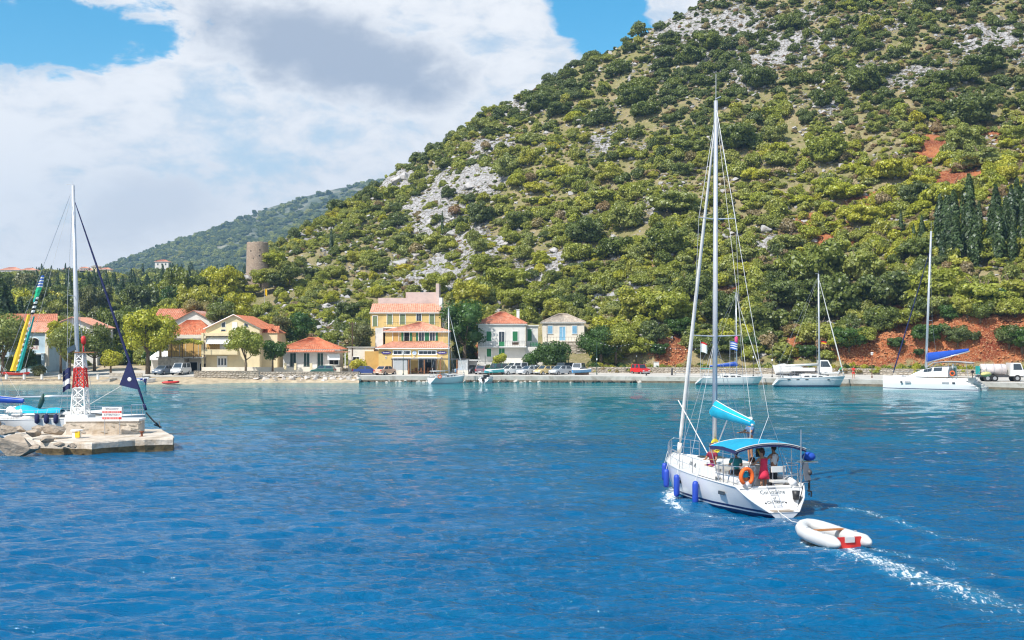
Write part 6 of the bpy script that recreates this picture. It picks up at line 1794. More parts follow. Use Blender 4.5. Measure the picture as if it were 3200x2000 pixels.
# ---------------- moored yachts along the quay
def flag(name, label, loc, w_, h, cols, vert=False, pole=None, rotz=0.0, group=None, lean=0.0):
    """cloth flag with stripes; loc = top of the hoist; flies towards +x"""
    t_ = thing(name, label, 'flag', loc, rotz, group)
    n = len(cols)
    for i, m_ in enumerate(cols):
        rows = []
        for k in range(9):
            u = k/8
            for_z = [(-h*(i/n), -h*((i+1)/n))]
            x = w_*u; y = .10*h*math.sin(u*6); dz = -.10*h*u + .05*h*math.sin(u*5)
            rows.append([(x, y, -h*i/n+dz), (x+.02, y+.02, -h*(i+1)/n+dz)])
        mb = MB(); mb.grid(rows); mb.grid([[(a, b+.01, c) for a, b, c in r_] for r_ in rows]); mb.build('stripe', m_, t_)
    if pole:
        mb = MB(); mb.tube([(0, 0, .15), (lean, 0, -pole)], .03, 6); mb.build('pole', 'alu', t_)
    return t_
mat('flag_blue', (.03, .13, .55), .9); mat('flag_black', (.02, .02, .02), .9); mat('flag_red', (.6, .02, .02), .9); mat('flag_gold', (.8, .5, .02), .9)
def moored():
    A = Yacht('white moored yacht with blue sail cover behind the tall mast', (WX(2278, 165.3), 165.3, 0), R(-4), 9.6, 3.1, 1.0, 1.25, .9, 'gelcoat', 'navy', group='yachts moored along the quay')
    A.deck(-3.6, -1.3); A.cabin(-1.3, 2.6, 1.05, .4, .55); A.rig(1.1, 13.2, .07, ((4.6, .8), (8.6, .65)), 3.9, 'blue_cloth', .75, 'sail_white', .05, .1, True, 1.5, .6, True, 2.75); A.rails(-2.8, 3.2, .6, 5); A.pulpit(3.7); A.pushpit()
    b = MB(); b.box((-3.2, 0, 2.35), (1.6, 2.2, .08)); b.build('bimini', 'teal_cloth', A.t)
    flag('greek_flag', 'blue and white striped flag flying over the moored yacht', WP(2281, 1067, 164.5), 1.05, 1.15, ['flag_blue', 'cloth_white', 'flag_blue', 'cloth_white', 'flag_blue', 'cloth_white', 'flag_blue'], pole=6.0)
    flag('white_flag', 'white flag with red edge on a tall pole left of the yacht mast', WP(2189, 1069, 165), .95, 1.45, ['flag_red', 'cloth_white', 'cloth_white', 'cloth_white', 'cloth_white', 'cloth_white'], pole=6.2)
    pk = thing('pink_bag', 'bright pink bag hoisted on the mast of the moored yacht', 'bag', WP(2301, 1062, 165.0)); mb = MB(); mb.lathe([(.05, -.55), (.22, -.45), (.24, .35), (.08, .5)], 8); mb.build('body', 'pink_cloth', pk, True); mb = MB(); mb.tube([(0, 0, .5), (0, 0, .9)], .015, 4); mb.build('halyard', 'rope', pk)
    B = Yacht('moored yacht with shade-grey hull, furled headsail and white boom', (WX(2527, 160.2), 160.2, 0), R(-5), 9.9, 3.3, 1.15, 1.45, .9, 'gelcoat_grey', 'navy', group='yachts moored along the quay')  # shade on the sea-facing side is put into the grey hull colour
    B.deck(-3.6, -1.2); B.cabin(-1.2, 2.8, 1.1, .4, .5); B.rig(1.45, 15.6, .10, ((4.9, .9), (9.6, .7)), 4.6, None, .5, 'sail_white', .075, .1, True, 1.6, .5, True, 2.95); B.rails(-2.8, 3.2, .6, 5); B.pulpit(3.8); B.pushpit()
    q = MB(); q.tube([(1.3, 0, 3.1), (-3.2, 0, 2.9)], .17, 8, flat=.8); q.build('stowed_mainsail', 'sail_white', B.t, True)
    q = MB(); q.box((-2.9, 0, 2.2), (2.1, 2.3, .10)); q.build('bimini', 'cloth_white', B.t); q = MB(); [q.tube([(x, y, 1.2), (x, y, 2.2)], .025, 5) for x in (-3.7, -2.1) for y in (-1, 1)]; q.build('bimini_frame', 'steel', B.t)
    q = MB(); q.tube([(1.3, .3, 1.75), (3.9, .4, 1.85), (4.0, -.4, 1.85)], .16, 8); q.build('deck_dinghy', 'hypalon', B.t, True)
    for x in (-2.9, -1.7, -.5, 2.4):
        w_ = MB(); w_.box((0, 0, 0), (.42, .06, .13)); w_.build('hull_window', 'tinted', B.t, loc=(x, -B.half((x+4.95)/9.9)*.985, 1.02))
    st = MB(); rows = [[(B.X(u), -B.half(u)*.985-.012, z) for u in [i/14*.93+.03 for i in range(15)]] for z in (1.0, 1.05)]; st.grid(rows); st.build('hull_stripe', 'gelcoat', B.t)
    flag('german_flag', 'black red and gold flag on the grey moored yacht', WP(2566, 1062, 159.5), .75, .55, ['flag_black', 'flag_red', 'flag_gold'])
    Cc = Yacht('small white sailboat with lifebuoy moored stern-out before the cafe', (WX(1398, 172.3), 172.3, 0), R(38), 6.4, 2.4, .85, 1.1, .35, 'gelcoat', 'gelcoat_grey', group='yachts moored along the quay')
    Cc.deck(-2.6, -.9, .45); Cc.cabin(-.9, 1.9, .8, .3, .5); Cc.rig(.3, 11.2, .07, ((5.9, .8),), 2.3, None, .4, 'sail_white', .06, .05, True, 1.3, .3, True, 1.9); Cc.rails(-2, 2.2, .5, 4); Cc.pulpit(2.5, .5); Cc.pushpit(.6)
    q = MB(); q.box((-1.8, 0, 1.85), (1.6, 1.7, .07)); q.build('bimini', 'cloth_white', Cc.t); q = MB(); [q.tube([(x, y, .8), (x, y, 1.85)], .02, 5) for x in (-2.4, -1.1) for y in (-.75, .75)]; q.build('bimini_frame', 'steel', Cc.t)
    lb = thing('lifebuoy', 'orange ring lifebuoy on the stern of the small sailboat', 'lifebuoy', WP(1374, 1177, 169.6)); q = MB(); q.tube([(.24*math.cos(a), 0, .24*math.sin(a)) for a in [2*math.pi*k/18 for k in range(19)]], .07, 7); q.build('ring', 'orange_foam', lb, True)
    Mb = Yacht('little white motorboat with a sun canopy at the quay foot', (WX(1520, 173.6), 173.6, 0), R(78), 4.4, 1.9, .62, .85, .3, 'gelcoat', 'gelcoat', 'motorboat', 'motorboat')
    Mb.deck(-1.7, .6, .3); q = MB(); rows = [[(-1.4+2.2*i/4, -.85+1.7*k/6, 1.75+.15*(1-((k-3)/3)**2)) for k in range(7)] for i in range(5)]; q.grid(rows); q.build('canopy', 'cloth_white', Mb.t, True)
    q = MB(); [q.tube([(x, y, .6), (x, y, 1.78)], .02, 5) for x in (-1.35, .75) for y in (-.8, .8)]; q.build('canopy_frame', 'steel', Mb.t); q = MB(); q.box((-2.2, 0, .55), (.3, .3, .5)); q.box((-2.25, 0, .1), (.12, .1, .7)); q.build('outboard', 'black_plastic', Mb.t)
    q = MB(); q.box((.1, 0, .95), (.1, 1.0, .5)); q.build('windscreen', 'tinted', Mb.t)
moored()
# ---------------- catamaran
def catamaran():
    ang = math.atan2(7.2, -10.2); c = (WX(2921, 149.1), 149.1, 0)
    t_ = thing('catamaran', 'big white sailing catamaran with blue sail bag moored at the quay', 'catamaran', c, ang)
    L_, hb = 12.0, 2.15
    for sg in (1, -1):
        us = [i/20 for i in range(21)]; rows = []
        for u in us:
            x = -L_/2+L_*u; w_ = .78*float(np.interp(u, [0, .15, .45, .8, .95, 1], [.75, .95, 1, .75, .32, .05])); sh = 1.55+.25*u**2
            if u < .16: sh = .35+(sh-.35)*(u/.16)
            rows.append([(x, sg*hb+q*w_*k, min(z, sh)) for q, k, z in ((-1, .35, -.4), (-1, .8, 0), (-1, .86, .16), (-1, .9, .26), (-1, .95, .8), (-1, 1, 1.9), (-.4, 1, 1.92), (.4, 1, 1.92), (1, 1, 1.9), (1, .95, .8), (1, .9, .26), (1, .86, .16), (1, .8, 0), (1, .35, -.4))])
        mb = MB(); b0 = 0; mb.v = [p for r_ in rows for p in r_]; n = 14
        for i in range(20):
            for k in range(n-1): mb.f.append((i*n+k, (i+1)*n+k, (i+1)*n+k+1, i*n+k+1)); mb.mi.append(1 if k in (2, 10) else 0)
        mb.add([tuple(p) for p in rows[0]], [tuple(range(n))])
        h = mb.build('hull', ['gelcoat', 'navy'], t_, True)
        for k in range(4):
            s_ = MB(); s_.box((-L_/2+.25+.42*k, sg*hb, .44+.30*k), (.46, 1.0, .06)); s_.build('step', 'deck_white', h)
        for x, w_, m_ in ((3.4, .28, 'tinted'), (2.6, .75, 'grey_panel'), (-2.1, .85, 'grey_panel'), (-3.1, .35, 'tinted')):
            for s2 in (1, -1):
                q = MB(); q.box((x, sg*hb+s2*.775, 1.05), (w_, .03, .22)); q.build('hull_window', m_, h)
    mb = MB(); mb.box((-.9, 0, 1.25), (7.4, 4.2, .75)); mb.build('bridge_deck', 'gelcoat', t_)
    rows = []
    for i in range(9):
        v = i/8; x = -2.2+5.2*v; hh = 1.25*(1-v**2.6)+.04; w_ = 2.25-.9*v**2
        rows.append([(x, w_, 1.75), (x, w_*.96, 1.75+hh*.55), (x-.05, w_*.85, 1.75+hh), (x-.05, 0, 1.80+hh*1.05), (x-.05, -w_*.85, 1.75+hh), (x, -w_*.96, 1.75+hh*.55), (x, -w_, 1.75)])
    mb = MB(); mb.grid(rows); mb.add(rows[0], [tuple(range(7))]); cb = mb.build('cabin', 'gelcoat', t_)
    for sg in (1, -1):
        for a, b in ((1, 3), (3, 5)):
            q = MB(); P = [rows[a+0][1 if sg > 0 else 5], rows[b][1 if sg > 0 else 5], rows[b][2 if sg > 0 else 4], rows[a][2 if sg > 0 else 4]]
            P = [Vector(p) for p in P]; cc = sum(P, Vector())/4; P = [cc+(p-cc)*.80+Vector((0, sg*.05, .02)) for p in P]; q.add(P, [(0, 1, 2, 3)]); q.build('window', 'tinted', cb)
    for y in (-1.1, -.35, .35, 1.1):
        q = MB(); q.box((-2.25, y, 2.35), (.04, .6, 1.0)); q.build('saloon_door', 'tinted', cb)
    q = MB(); rws = [[(-5.0+4.9*i/8, -1.9+3.8*k/6, 3.62+.16*math.sin(math.pi*i/8)-.10*abs(k-3)/3) for k in range(7)] for i in range(9)]; q.grid(rws); q.grid([[(a, b, cz-.09) for a, b, cz in r_] for r_ in rws]); q.build('hardtop', 'gelcoat', t_, True)
    q = MB(); [q.tube([(x, y, 1.7), (x+.3, y, 3.6)], .035, 6) for x in (-4.6, -2.4) for y in (-1.75, 1.75)]; [q.tube([(-.1, y, 3.6), (.8, y, 2.9)], .04, 6) for y in (-1.2, 1.2)]; q.build('hardtop_frame', 'steel', t_)
    # rig
    top = WZ(722, 149.3)
    q = MB(); q.tube([(1.1, 0, 2.9), (.85, 0, 10), (.45, 0, top)], [.13, .12, .10], 9, flat=1.3); ms = q.build('mast', 'alu', t_, True)
    q = MB(); q.tube([(.45, 0, top), (.45, 0, top+1.2)], .015, 4); q.build('masthead_aerial', 'alu', ms)
    for z in (9.0,):
        for sg in (1, -1): q = MB(); q.tube([(.9, 0, z), (.6, sg*1.0, z)], .035, 5); q.build('spreader', 'alu', ms)
    for sg in (1, -1): q = MB(); q.tube([(.2, sg*2.6, 1.7), (.6, sg*1.0, 9.0), (.5, 0, top-1)], .014, 4); q.build('shroud', 'steel', t_)
    q = MB(); a, b = Vector((5.4, 0, 1.9)), Vector((.5, 0, top-2.2)); q.tube([a, a.lerp(b, .05), a.lerp(b, .4), a.lerp(b, .9), b], [.03, .09, .085, .05, .02], 7); q.build('furled_headsail', 'navy_cloth', t_, True)
    q = MB(); q.tube([(1.0, 0, 3.55), (-4.3, 0, 5.05)], .10, 7); bo = q.build('boom', 'alu', t_, True)
    rws = []
    for i in range(11):
        v = i/10; x = 1.0-5.2*v; z = 3.55+1.48*v; hh = 1.25*(1-.72*v); rws.append([(x, .26*math.sin(a)*(1-.4*v), z+hh*(.5-.5*math.cos(a))) for a in [2*math.pi*k/10 for k in range(11)]])
    q = MB(); q.grid(rws); q.add(rws[0][:-1], [tuple(range(10))]); q.add(rws[-1][:-1], [tuple(range(10))]); q.build('sail_bag', 'blue_cloth', t_, True)
    q = MB(); q.box((-2.6, 1.2, 3.15), (.05, .8, .6)); q.build('registration_board', 'trim_white', t_)
    for x in (-3.2, -.5, 2.0, 4.2):
        for sg in (1, -1): q = MB(); q.tube([(x, sg*(hb+.7), 1.7), (x, sg*(hb+.7), 2.35)], .016, 5); q.build('stanchion', 'steel', t_)
    for sg in (1, -1):
        q = MB(); q.tube([(-4.0, sg*(hb+.7), 2.3), (4.6, sg*(hb+.55), 2.4)], .010, 4); q.build('lifeline', 'steel', t_)
    q = MB(); q.box((4.2, 0, 1.62), (.15, 4.3, .15)); q.build('crossbeam', 'alu', t_)
    def at(x, y, z): return Vector(c) + Matrix.Rotation(ang, 3, 'Z') @ Vector((x, y, z))
    lb = thing('lifebuoy', 'orange ring lifebuoy on the stern rail of the catamaran', 'lifebuoy', at(-2.9, 2.75, 2.25), ang); q = MB(); q.tube([(.27*math.cos(a), 0, .27*math.sin(a)) for a in [2*math.pi*k/18 for k in range(19)]], .08, 7); q.build('ring', 'orange_foam', lb, True)
    k = thing('stern_dinghy', 'pale yellow covered dinghy on the davits behind the catamaran', 'dinghy', at(-6.3, 0, 1.9), ang)
    q = MB(); q.ball((0, 0, .25), (.55, 1.7, .32), 12, 8); mat('cover_yellow', (.62, .56, .22), .9, var=.15); q.build('cover', 'cover_yellow', k, True); q = MB(); [q.tube([(1.2, y, -.3), (.2, y, .9), (-.1, y, .55)], .04, 6) for y in (-1.1, 1.1)]; q.build('davit', 'steel', k)
    ob = thing('outboard_motor', 'dark outboard motor on the stern rail of the catamaran', 'outboard', at(-4.9, .9, 2.2), ang); q = MB(); q.ball((0, 0, .25), (.2, .15, .2), 8, 6); q.tube([(0, 0, .2), (0, 0, -.5)], .05, 6); q.build('motor', 'black_plastic', ob, True)
catamaran()
# ---------------- boats behind the mole
def mole_boats():
    D = Yacht('white yacht with tall mast and navy furled headsail lying behind the mole', (WX(205, 77.4), 77.4, 0), R(-3), 10.9, 3.4, 1.15, 1.45, .9)
    D.deck(-4.2, -1.6); D.cabin(-1.6, 2.9, 1.15, .45, .45)
    D.rig(.90, WZ(580, 77.4), .125, ((9.4, .85),), 4.3, None, .4, 'navy_cloth', .085, .40, True, 1.6, .25, True, WZ(1236, 77.4), .955, (5.5, 1.75)); D.rails(-3, 3.5, .6, 5); D.pulpit(4.2); D.pushpit()
    t_ = D.t
    fb = MB(); a, b = Vector((5.5, 0, 1.75)), Vector((.5, 0, WZ(655, 77.4)))
    fb.prism([(a.lerp(b, .10).x+.12, a.lerp(b, .10).z), (a.lerp(b, .24).x, a.lerp(b, .24).z), (a.lerp(b, .10).x-1.3, a.lerp(b, .125).z)], -.06, .06, 'y'); fb.build('headsail_clew', 'navy_cloth', t_)
    dd = MB(); dd.ball((a.lerp(b, .155).x-.32, -.08, a.lerp(b, .155).z-.02), (.14, .03, .14), 12, 8); dd.build('clew_disc', 'trim_white', t_)
    sh = MB(); sh.tube([(a.lerp(b, .12).x-1.1, 0, a.lerp(b, .12).z), (1.2, -1.0, 1.7)], .016, 4); sh.build('sheet', 'rope', t_)
    an = MB(); an.tube([(5.5, 0, 1.6), (5.9, 0, 1.15), (6.3, 0, .75)], .05, 6); an.tube([(6.3, -.28, .95), (6.45, 0, .6), (6.3, .28, .95)], .05, 6); an.tube([(6.1, -.15, .8), (6.5, .15, .6)], .05, 5); an.build('bow_anchor', 'black_plastic', t_)
    def cov(name, label, x, y, z, L_, w_, h, m_):
        k = thing(name, label, 'cover', Vector(D.t.location)+Vector((x, y, z)), R(-3))
        rows = []
        for i in range(9):
            v = i/8; ww = w_*math.sin(math.pi*(.12+.76*v))**.6; hh = h*(1-.45*v)*(.75+.25*math.sin(v*9))
            rows.append([(-L_/2+L_*v, ww*math.cos(q), hh*math.sin(q)) for q in [math.pi*j/8 for j in range(9)]])
        mb = MB(); mb.grid(rows); mb.build('fabric', m_, k, True); mb = MB(); mb.tube([(-L_/2, -w_*.5, .02), (L_/2, -w_*.5, .02)], .03, 5); mb.build('hem', 'rope', k)
    cov('deck_cover', 'cyan fabric cover spread on the deck of the yacht behind the mole', -1.5, -.6, 1.62, 3.1, .75, .55, 'cyan_cloth'); cov('sail_bundle', 'crumpled white sail bundle on the deck left of the cyan cover', -2.9, -.8, 1.65, 1.3, .5, .45, 'sail_white')
    cov('sail_bundle', 'white rolled sail lying on the foredeck behind the warning sign', 1.9, -.5, 1.62, 2.6, .35, .32, 'sail_white')
    for i in range(3):
        f = thing('fender', '%s navy fender beside the cyan deck cover' % ('left', 'middle', 'right')[i], 'fender', Vector(D.t.location)+Vector((-1.2+.62*i, -1.75, 1.3)), 0, 'navy fenders by the cyan cover'); mb = MB(); mb.lathe([(.05, -.35), (.16, -.25), (.16, .2), (.05, .3)], 10); mb.build('body', 'navy_cloth', f, True); mb = MB(); mb.tube([(0, 0, .3), (0, .2, .6)], .012, 4); mb.build('lanyard', 'rope', f)
    gs = thing('green_bag', 'dark green furled bag hanging under the boom of the yacht behind the mole', 'bag', WP(128, 1232, 77.2)); mb = MB(); mb.tube([(.15, 0, .05), (.08, 0, -.4), (-.08, 0, -.8), (-.18, 0, -1.05)], [.05, .17, .15, .06], 8); mb.build('fabric', 'shutter_dark', gs, True); mb = MB(); mb.tube([(.1, 0, -.3), (.3, 0, .0)], .02, 4); mb.build('tie', 'green_cloth', gs)
    E = Yacht('yacht with blue-covered boom reaching in from the left edge', (WX(-190, 74.2), 74.2, 0), R(180), 9.0, 3.0, 1.0, 1.3, .9)
    E.deck(-3.4, -1.2); E.cabin(-1.2, 2.4, 1.0, .4, .45); E.rig(.6, 12.5, .08, (), 6.1, 'blue_cloth', .95, 'sail_white', .05, .1, False, 1.5, .3, False, WZ(1252, 74.2))
mole_boats()
def small_craft():
    # beached red dinghy with a tall leaning rolled sail in bright panels
    b = WP(50, 1172, 174.0); t_ = thing('beached_dinghy', 'red beached dinghy with a tall leaning rolled sail in bright colours', 'dinghy', b)
    mb = MB(); rows = []
    for i in range(9):
        v = i/8; x = -2.0+4.0*v; w_ = .7*math.sin(math.pi*(.25+.70*v))**.8; zz = .15*(1-math.sin(math.pi*v))
        rows.append([(x, w_*math.cos(q), .28-.36*math.sin(q)+zz+.05) for q in [math.pi*j/8 for j in range(9)]])
    mb.grid(rows); mb.build('hull', 'red_paint', t_, True)
    mb = MB(); mb.grid([[(r_[0][0], r_[0][1]*.9, .30), (r_[0][0], -r_[0][1]*.9, .30)] for r_ in rows]); mb.build('deck', 'trim_white', t_)
    k = 174.0/F; p0 = Vector((-.1, 0, .3)); top = Vector(((135-50)*k, 0, (1172-862)*k))
    A = lambda v: p0.lerp(top, v)
    mb = MB(); mb.tube([A(0), A(1.0)], .05, 6); mb.build('mast', 'alu', t_)
    def panel(v0, v1, w0, w1, off, m_, nm='sail_panel'):
        mb = MB(); rows = []
        for i in range(8):
            v = v0+(v1-v0)*i/7; w_ = w0+(w1-w0)*i/7; p = A(v); rows.append([(p.x+off-w_/2+.05*math.sin(i*2.3), -.12, p.z), (p.x+off, -.26-.04*math.sin(i*1.7), p.z+.05), (p.x+off+w_/2+.05*math.sin(i*3.1), -.10, p.z+.02)])
        mb.grid(rows); mb.grid([[(a, b_+.05, c) for a, b_, c in r_] for r_ in rows]); mb.build(nm, m_, t_)
    panel(.02, .60, .95, .50, -.42, 'yellow_paint'); panel(.02, .58, .65, .25, .42, 'teal_cloth')
    for i in range(9): panel(.06+.055*i, .085+.055*i, .34, .28, .08+.02*(i % 2), 'cloth_white')
    for i in range(4): panel(.60+.045*i, .62+.045*i, .5, .5, 0, 'flag_black'); panel(.62+.045*i, .645+.045*i, .5, .55, .05, 'cloth_white')
    panel(.77, .88, .62, .85, -.05, 'green_cloth'); panel(.73, .77, .55, .6, -.1, 'teal_cloth')
    for i in range(4): panel(.88+.03*i, .895+.03*i, .85-.1*i, .8-.1*i, 0, 'cloth_white'); panel(.895+.03*i, .91+.03*i, .8-.1*i, .75-.1*i, 0, 'flag_blue')
    for px, Y, lab, hm, rz in ((415, 166.5, 'white motorboat with dark outboard moored off the village beach', 'gelcoat', 165), (452, 169.5, 'small white dinghy drawn up on the village beach', 'gelcoat', 20)):
        m_ = Yacht(lab, (WX(px, Y), Y, .05), R(rz), 4.2 if px < 430 else 3.2, 1.7, .55, .75, .25, hm, 'gelcoat', 'motorboat', 'motorboat'); m_.deck(-1.5, .6, .25)
        if px < 430:
            q = MB(); q.box((-2.05, 0, .6), (.3, .3, .55)); q.box((-2.1, 0, .15), (.1, .1, .5)); q.build('outboard', 'navy', m_.t); q = MB(); q.box((.2, 0, .95), (.08, 1.0, .5)); q.build('windscreen', 'tinted', m_.t); q = MB(); q.box((-.9, 0, .72), (.9, 1.1, .3)); q.build('seat', 'blue_cloth', m_.t)
    Y = 167.0; t_ = thing('inflatable_dinghy', 'red inflatable dinghy lying at the village beach', 'dinghy', (WX(535, Y), Y, .1), R(8))
    side = [(-1.25, .45, .2, .07), (-1.0, .46, .2, .18), (0, .46, .2, .19), (.6, .40, .23, .18), (.95, .2, .28, .17), (1.02, 0, .3, .16)]; seq = side + [(x, -y, z, q) for x, y, z, q in reversed(side[:-1])]
    mb = MB(); mb.tube([(x, y, z) for x, y, z, q in seq], [q for *_, q in seq], 10); mb.build('tube', 'red_paint', t_, True); mb = MB(); mb.box((-.1, 0, .1), (1.9, .8, .06)); mb.build('floor', 'grey_panel', t_); mb = MB(); mb.box((-.1, 0, .42), (.7, .5, .25)); mb.build('engine_bag', 'black_plastic', t_)
small_craft()
# ------------------------------------------------------------------ people
mat('skin', (0.50, 0.27, 0.17), 0.55, var=.08, spec=.3); mat('skin_tan', (0.40, 0.20, 0.115), 0.55, var=.08, spec=.3)
mat('hair_dark', (0.020, 0.014, 0.011), 0.7, var=.2); mat('hair_brown', (0.10, 0.045, 0.022), 0.7, var=.25)
mat('cl_maroon', (0.20, 0.016, 0.045), .9, var=.15, scale=8); mat('cl_purple', (0.27, 0.018, 0.17), .9, var=.4, scale=14); mat('cl_teal', (0.03, 0.27, 0.29), .9, var=.15, scale=8); mat('cl_pink', (0.72, 0.035, 0.085), .9, var=.10, scale=6)
mat('cl_white', (0.74, 0.74, 0.73), .9, var=.05); mat('cl_navy', (0.02, 0.025, 0.06), .9, var=.2); mat('cl_bluegrey', (0.10, 0.18, 0.32), .9, var=.15, scale=8); mat('cl_red', (0.66, 0.03, 0.025), .9, var=.1); mat('cl_dustyred', (.33, .07, .07), .9, var=.2); mat('cl_cap', (.50, .62, .74), .8); mat('cl_charcoal', (.05, .05, .055), .9)
def skin_obj(name, J, E, rad, m_, parent, root=0, sub=1):
    """a continuous surface grown round a skeleton J (points) with edges E and a radius per joint"""
    keys = list(J); ix = {k: i for i, k in enumerate(keys)}
    me = bpy.data.meshes.new(name); me.from_pydata([tuple(J[k]) for k in keys], [(ix[a], ix[b]) for a, b in E], [])
    o = bpy.data.objects.new(name, me); COL.objects.link(o); o.parent = parent
    md = o.modifiers.new('skin', 'SKIN'); md.use_smooth_shade = True; md.branch_smoothing = .3
    lay = me.skin_vertices[0].data if len(me.skin_vertices) else None
    for i, k in enumerate(keys):
        q = rad[k]; lay[i].radius = (q, q) if not isinstance(q, tuple) else q
        lay[i].use_root = (i == root)
    sb = o.modifiers.new('sub', 'SUBSURF'); sb.levels = sub; sb.render_levels = sub
    me.materials.append(MAT(m_))
    return o
RAD = dict(pelvis=(.135, .105), spine=(.12, .095), chest=(.15, .105), neck=.052, head0=.070, head1=.098, head2=.075, nose=.014)
for sd in 'LR':
    RAD.update({'sh'+sd: .062, 'el'+sd: .042, 'wr'+sd: .027, 'pa'+sd: (.036, .018), 'hip'+sd: .088, 'kn'+sd: .058, 'an'+sd: .038, 'to'+sd: .034})
    for k in range(5): RAD['fa%d%s' % (k, sd)] = .010; RAD['fb%d%s' % (k, sd)] = .008
def pose_joints(kind, armL, armR, h=1.72, lean=0.0, head=0.0, feet=None):
    """joints; x right, y ahead, z up. arm = (elbow offset, wrist offset) from the shoulder. Seated: z = 0 is the seat"""
    s = h/1.75; J = {}
    zb = .95 if kind == 'stand' else .12
    J['pelvis'] = Vector((0, 0, zb)); J['spine'] = Vector((0, .02+lean*.35, zb+.20)); J['chest'] = Vector((0, lean*.8, zb+.42)); J['neck'] = Vector((0, lean*1.05+.01, zb+.55))
    J['head0'] = Vector((0, lean*1.15+.03, zb+.64)); J['head1'] = Vector((0, lean*1.2+.02, zb+.74)); J['head2'] = Vector((0, lean*1.2+.01, zb+.80))
    E = [('pelvis', 'spine'), ('spine', 'chest'), ('chest', 'neck'), ('neck', 'head0'), ('head0', 'head1'), ('head1', 'head2')]
    for sd, sg, arm in (('L', -1, armL), ('R', 1, armR)):
        J['sh'+sd] = J['chest'] + Vector((sg*.175, 0, .05)); J['el'+sd] = J['sh'+sd] + Vector(arm[0]); J['wr'+sd] = J['sh'+sd] + Vector(arm[1])
        d = (J['wr'+sd]-J['el'+sd]).normalized(); J['pa'+sd] = J['wr'+sd] + d*.07
        side = d.cross(Vector((0, 0, 1))); side = side.normalized() if side.length > .1 else Vector((1, 0, 0)); dn = side.cross(d)
        E += [('chest', 'sh'+sd), ('sh'+sd, 'el'+sd), ('el'+sd, 'wr'+sd), ('wr'+sd, 'pa'+sd)]
        for k in range(4):
            b = J['pa'+sd] + side*(.024*(k-1.5)) + d*(.045-.006*abs(k-1.5)); J['fa%d%s' % (k, sd)] = b; J['fb%d%s' % (k, sd)] = b + d*.03 - dn*.018
            E += [('pa'+sd, 'fa%d%s' % (k, sd)), ('fa%d%s' % (k, sd), 'fb%d%s' % (k, sd))]
        b = J['wr'+sd] + d*.04 - side*.048*sg; J['fa4'+sd] = b; J['fb4'+sd] = b + d*.035; E += [('wr'+sd, 'fa4'+sd), ('fa4'+sd, 'fb4'+sd)]
        J['hip'+sd] = J['pelvis'] + Vector((sg*.095, .01, -.05))
        if kind == 'stand': f = [(sg*.10, .02, .50), (sg*.11, -.03, .08), (sg*.12, .12, .035)]
        else: f = [(sg*.13, .44, .10), (sg*.14, .47, -.30), (sg*.15, .62, -.35)]
        if feet: f = [(sg*a, b_, c) for a, b_, c in feet]
        for k, q in zip(('kn', 'an', 'to'), f): J[k+sd] = Vector(q)
        E += [('pelvis', 'hip'+sd), ('hip'+sd, 'kn'+sd), ('kn'+sd, 'an'+sd), ('an'+sd, 'to'+sd)]
    for k in J: J[k] = J[k]*s
    return J, E
def garment(name, J, m_, t_, parts, grow=.014):
    """clothing that follows the body: parts = list of joint chains, 'a>b:f' stops part way"""
    JJ, EE, RR = {}, [], {}
    for ch in parts:
        prev = None
        for tok in ch:
            if '>' in tok:
                a, r_ = tok.split('>'); b, f = r_.split(':'); f = float(f); p = J[a].lerp(J[b], f)
                ra = RAD[a] if not isinstance(RAD[a], tuple) else RAD[a][0]; rb = RAD[b] if not isinstance(RAD[b], tuple) else RAD[b][0]; rr = ra+(rb-ra)*f+grow*1.3
            else: p = J[tok]; q = RAD[tok]; rr = (q[0]+grow, q[1]+grow) if isinstance(q, tuple) else q+grow
            JJ[tok] = p; RR[tok] = rr
            if prev: EE.append((prev, tok))
            prev = tok
    return skin_obj(name, JJ, EE, RR, m_, t_)
SHIRT = [['pelvis', 'spine', 'chest', 'chest>neck:.45'], ['chest', 'shL', 'shL>elL:.6'], ['chest', 'shR', 'shR>elR:.6']]
TANK = [['pelvis', 'spine', 'chest', 'chest>neck:.35'], ['chest', 'chest>shL:.75'], ['chest', 'chest>shR:.75']]
SHORTS = [['pelvis>spine:.35', 'pelvis', 'hipL', 'hipL>knL:.72'], ['pelvis', 'hipR', 'hipR>knR:.72']]
TROUS = [['pelvis>spine:.35', 'pelvis', 'hipL', 'knL', 'knL>anL:.9'], ['pelvis', 'hipR', 'knR', 'knR>anR:.9']]
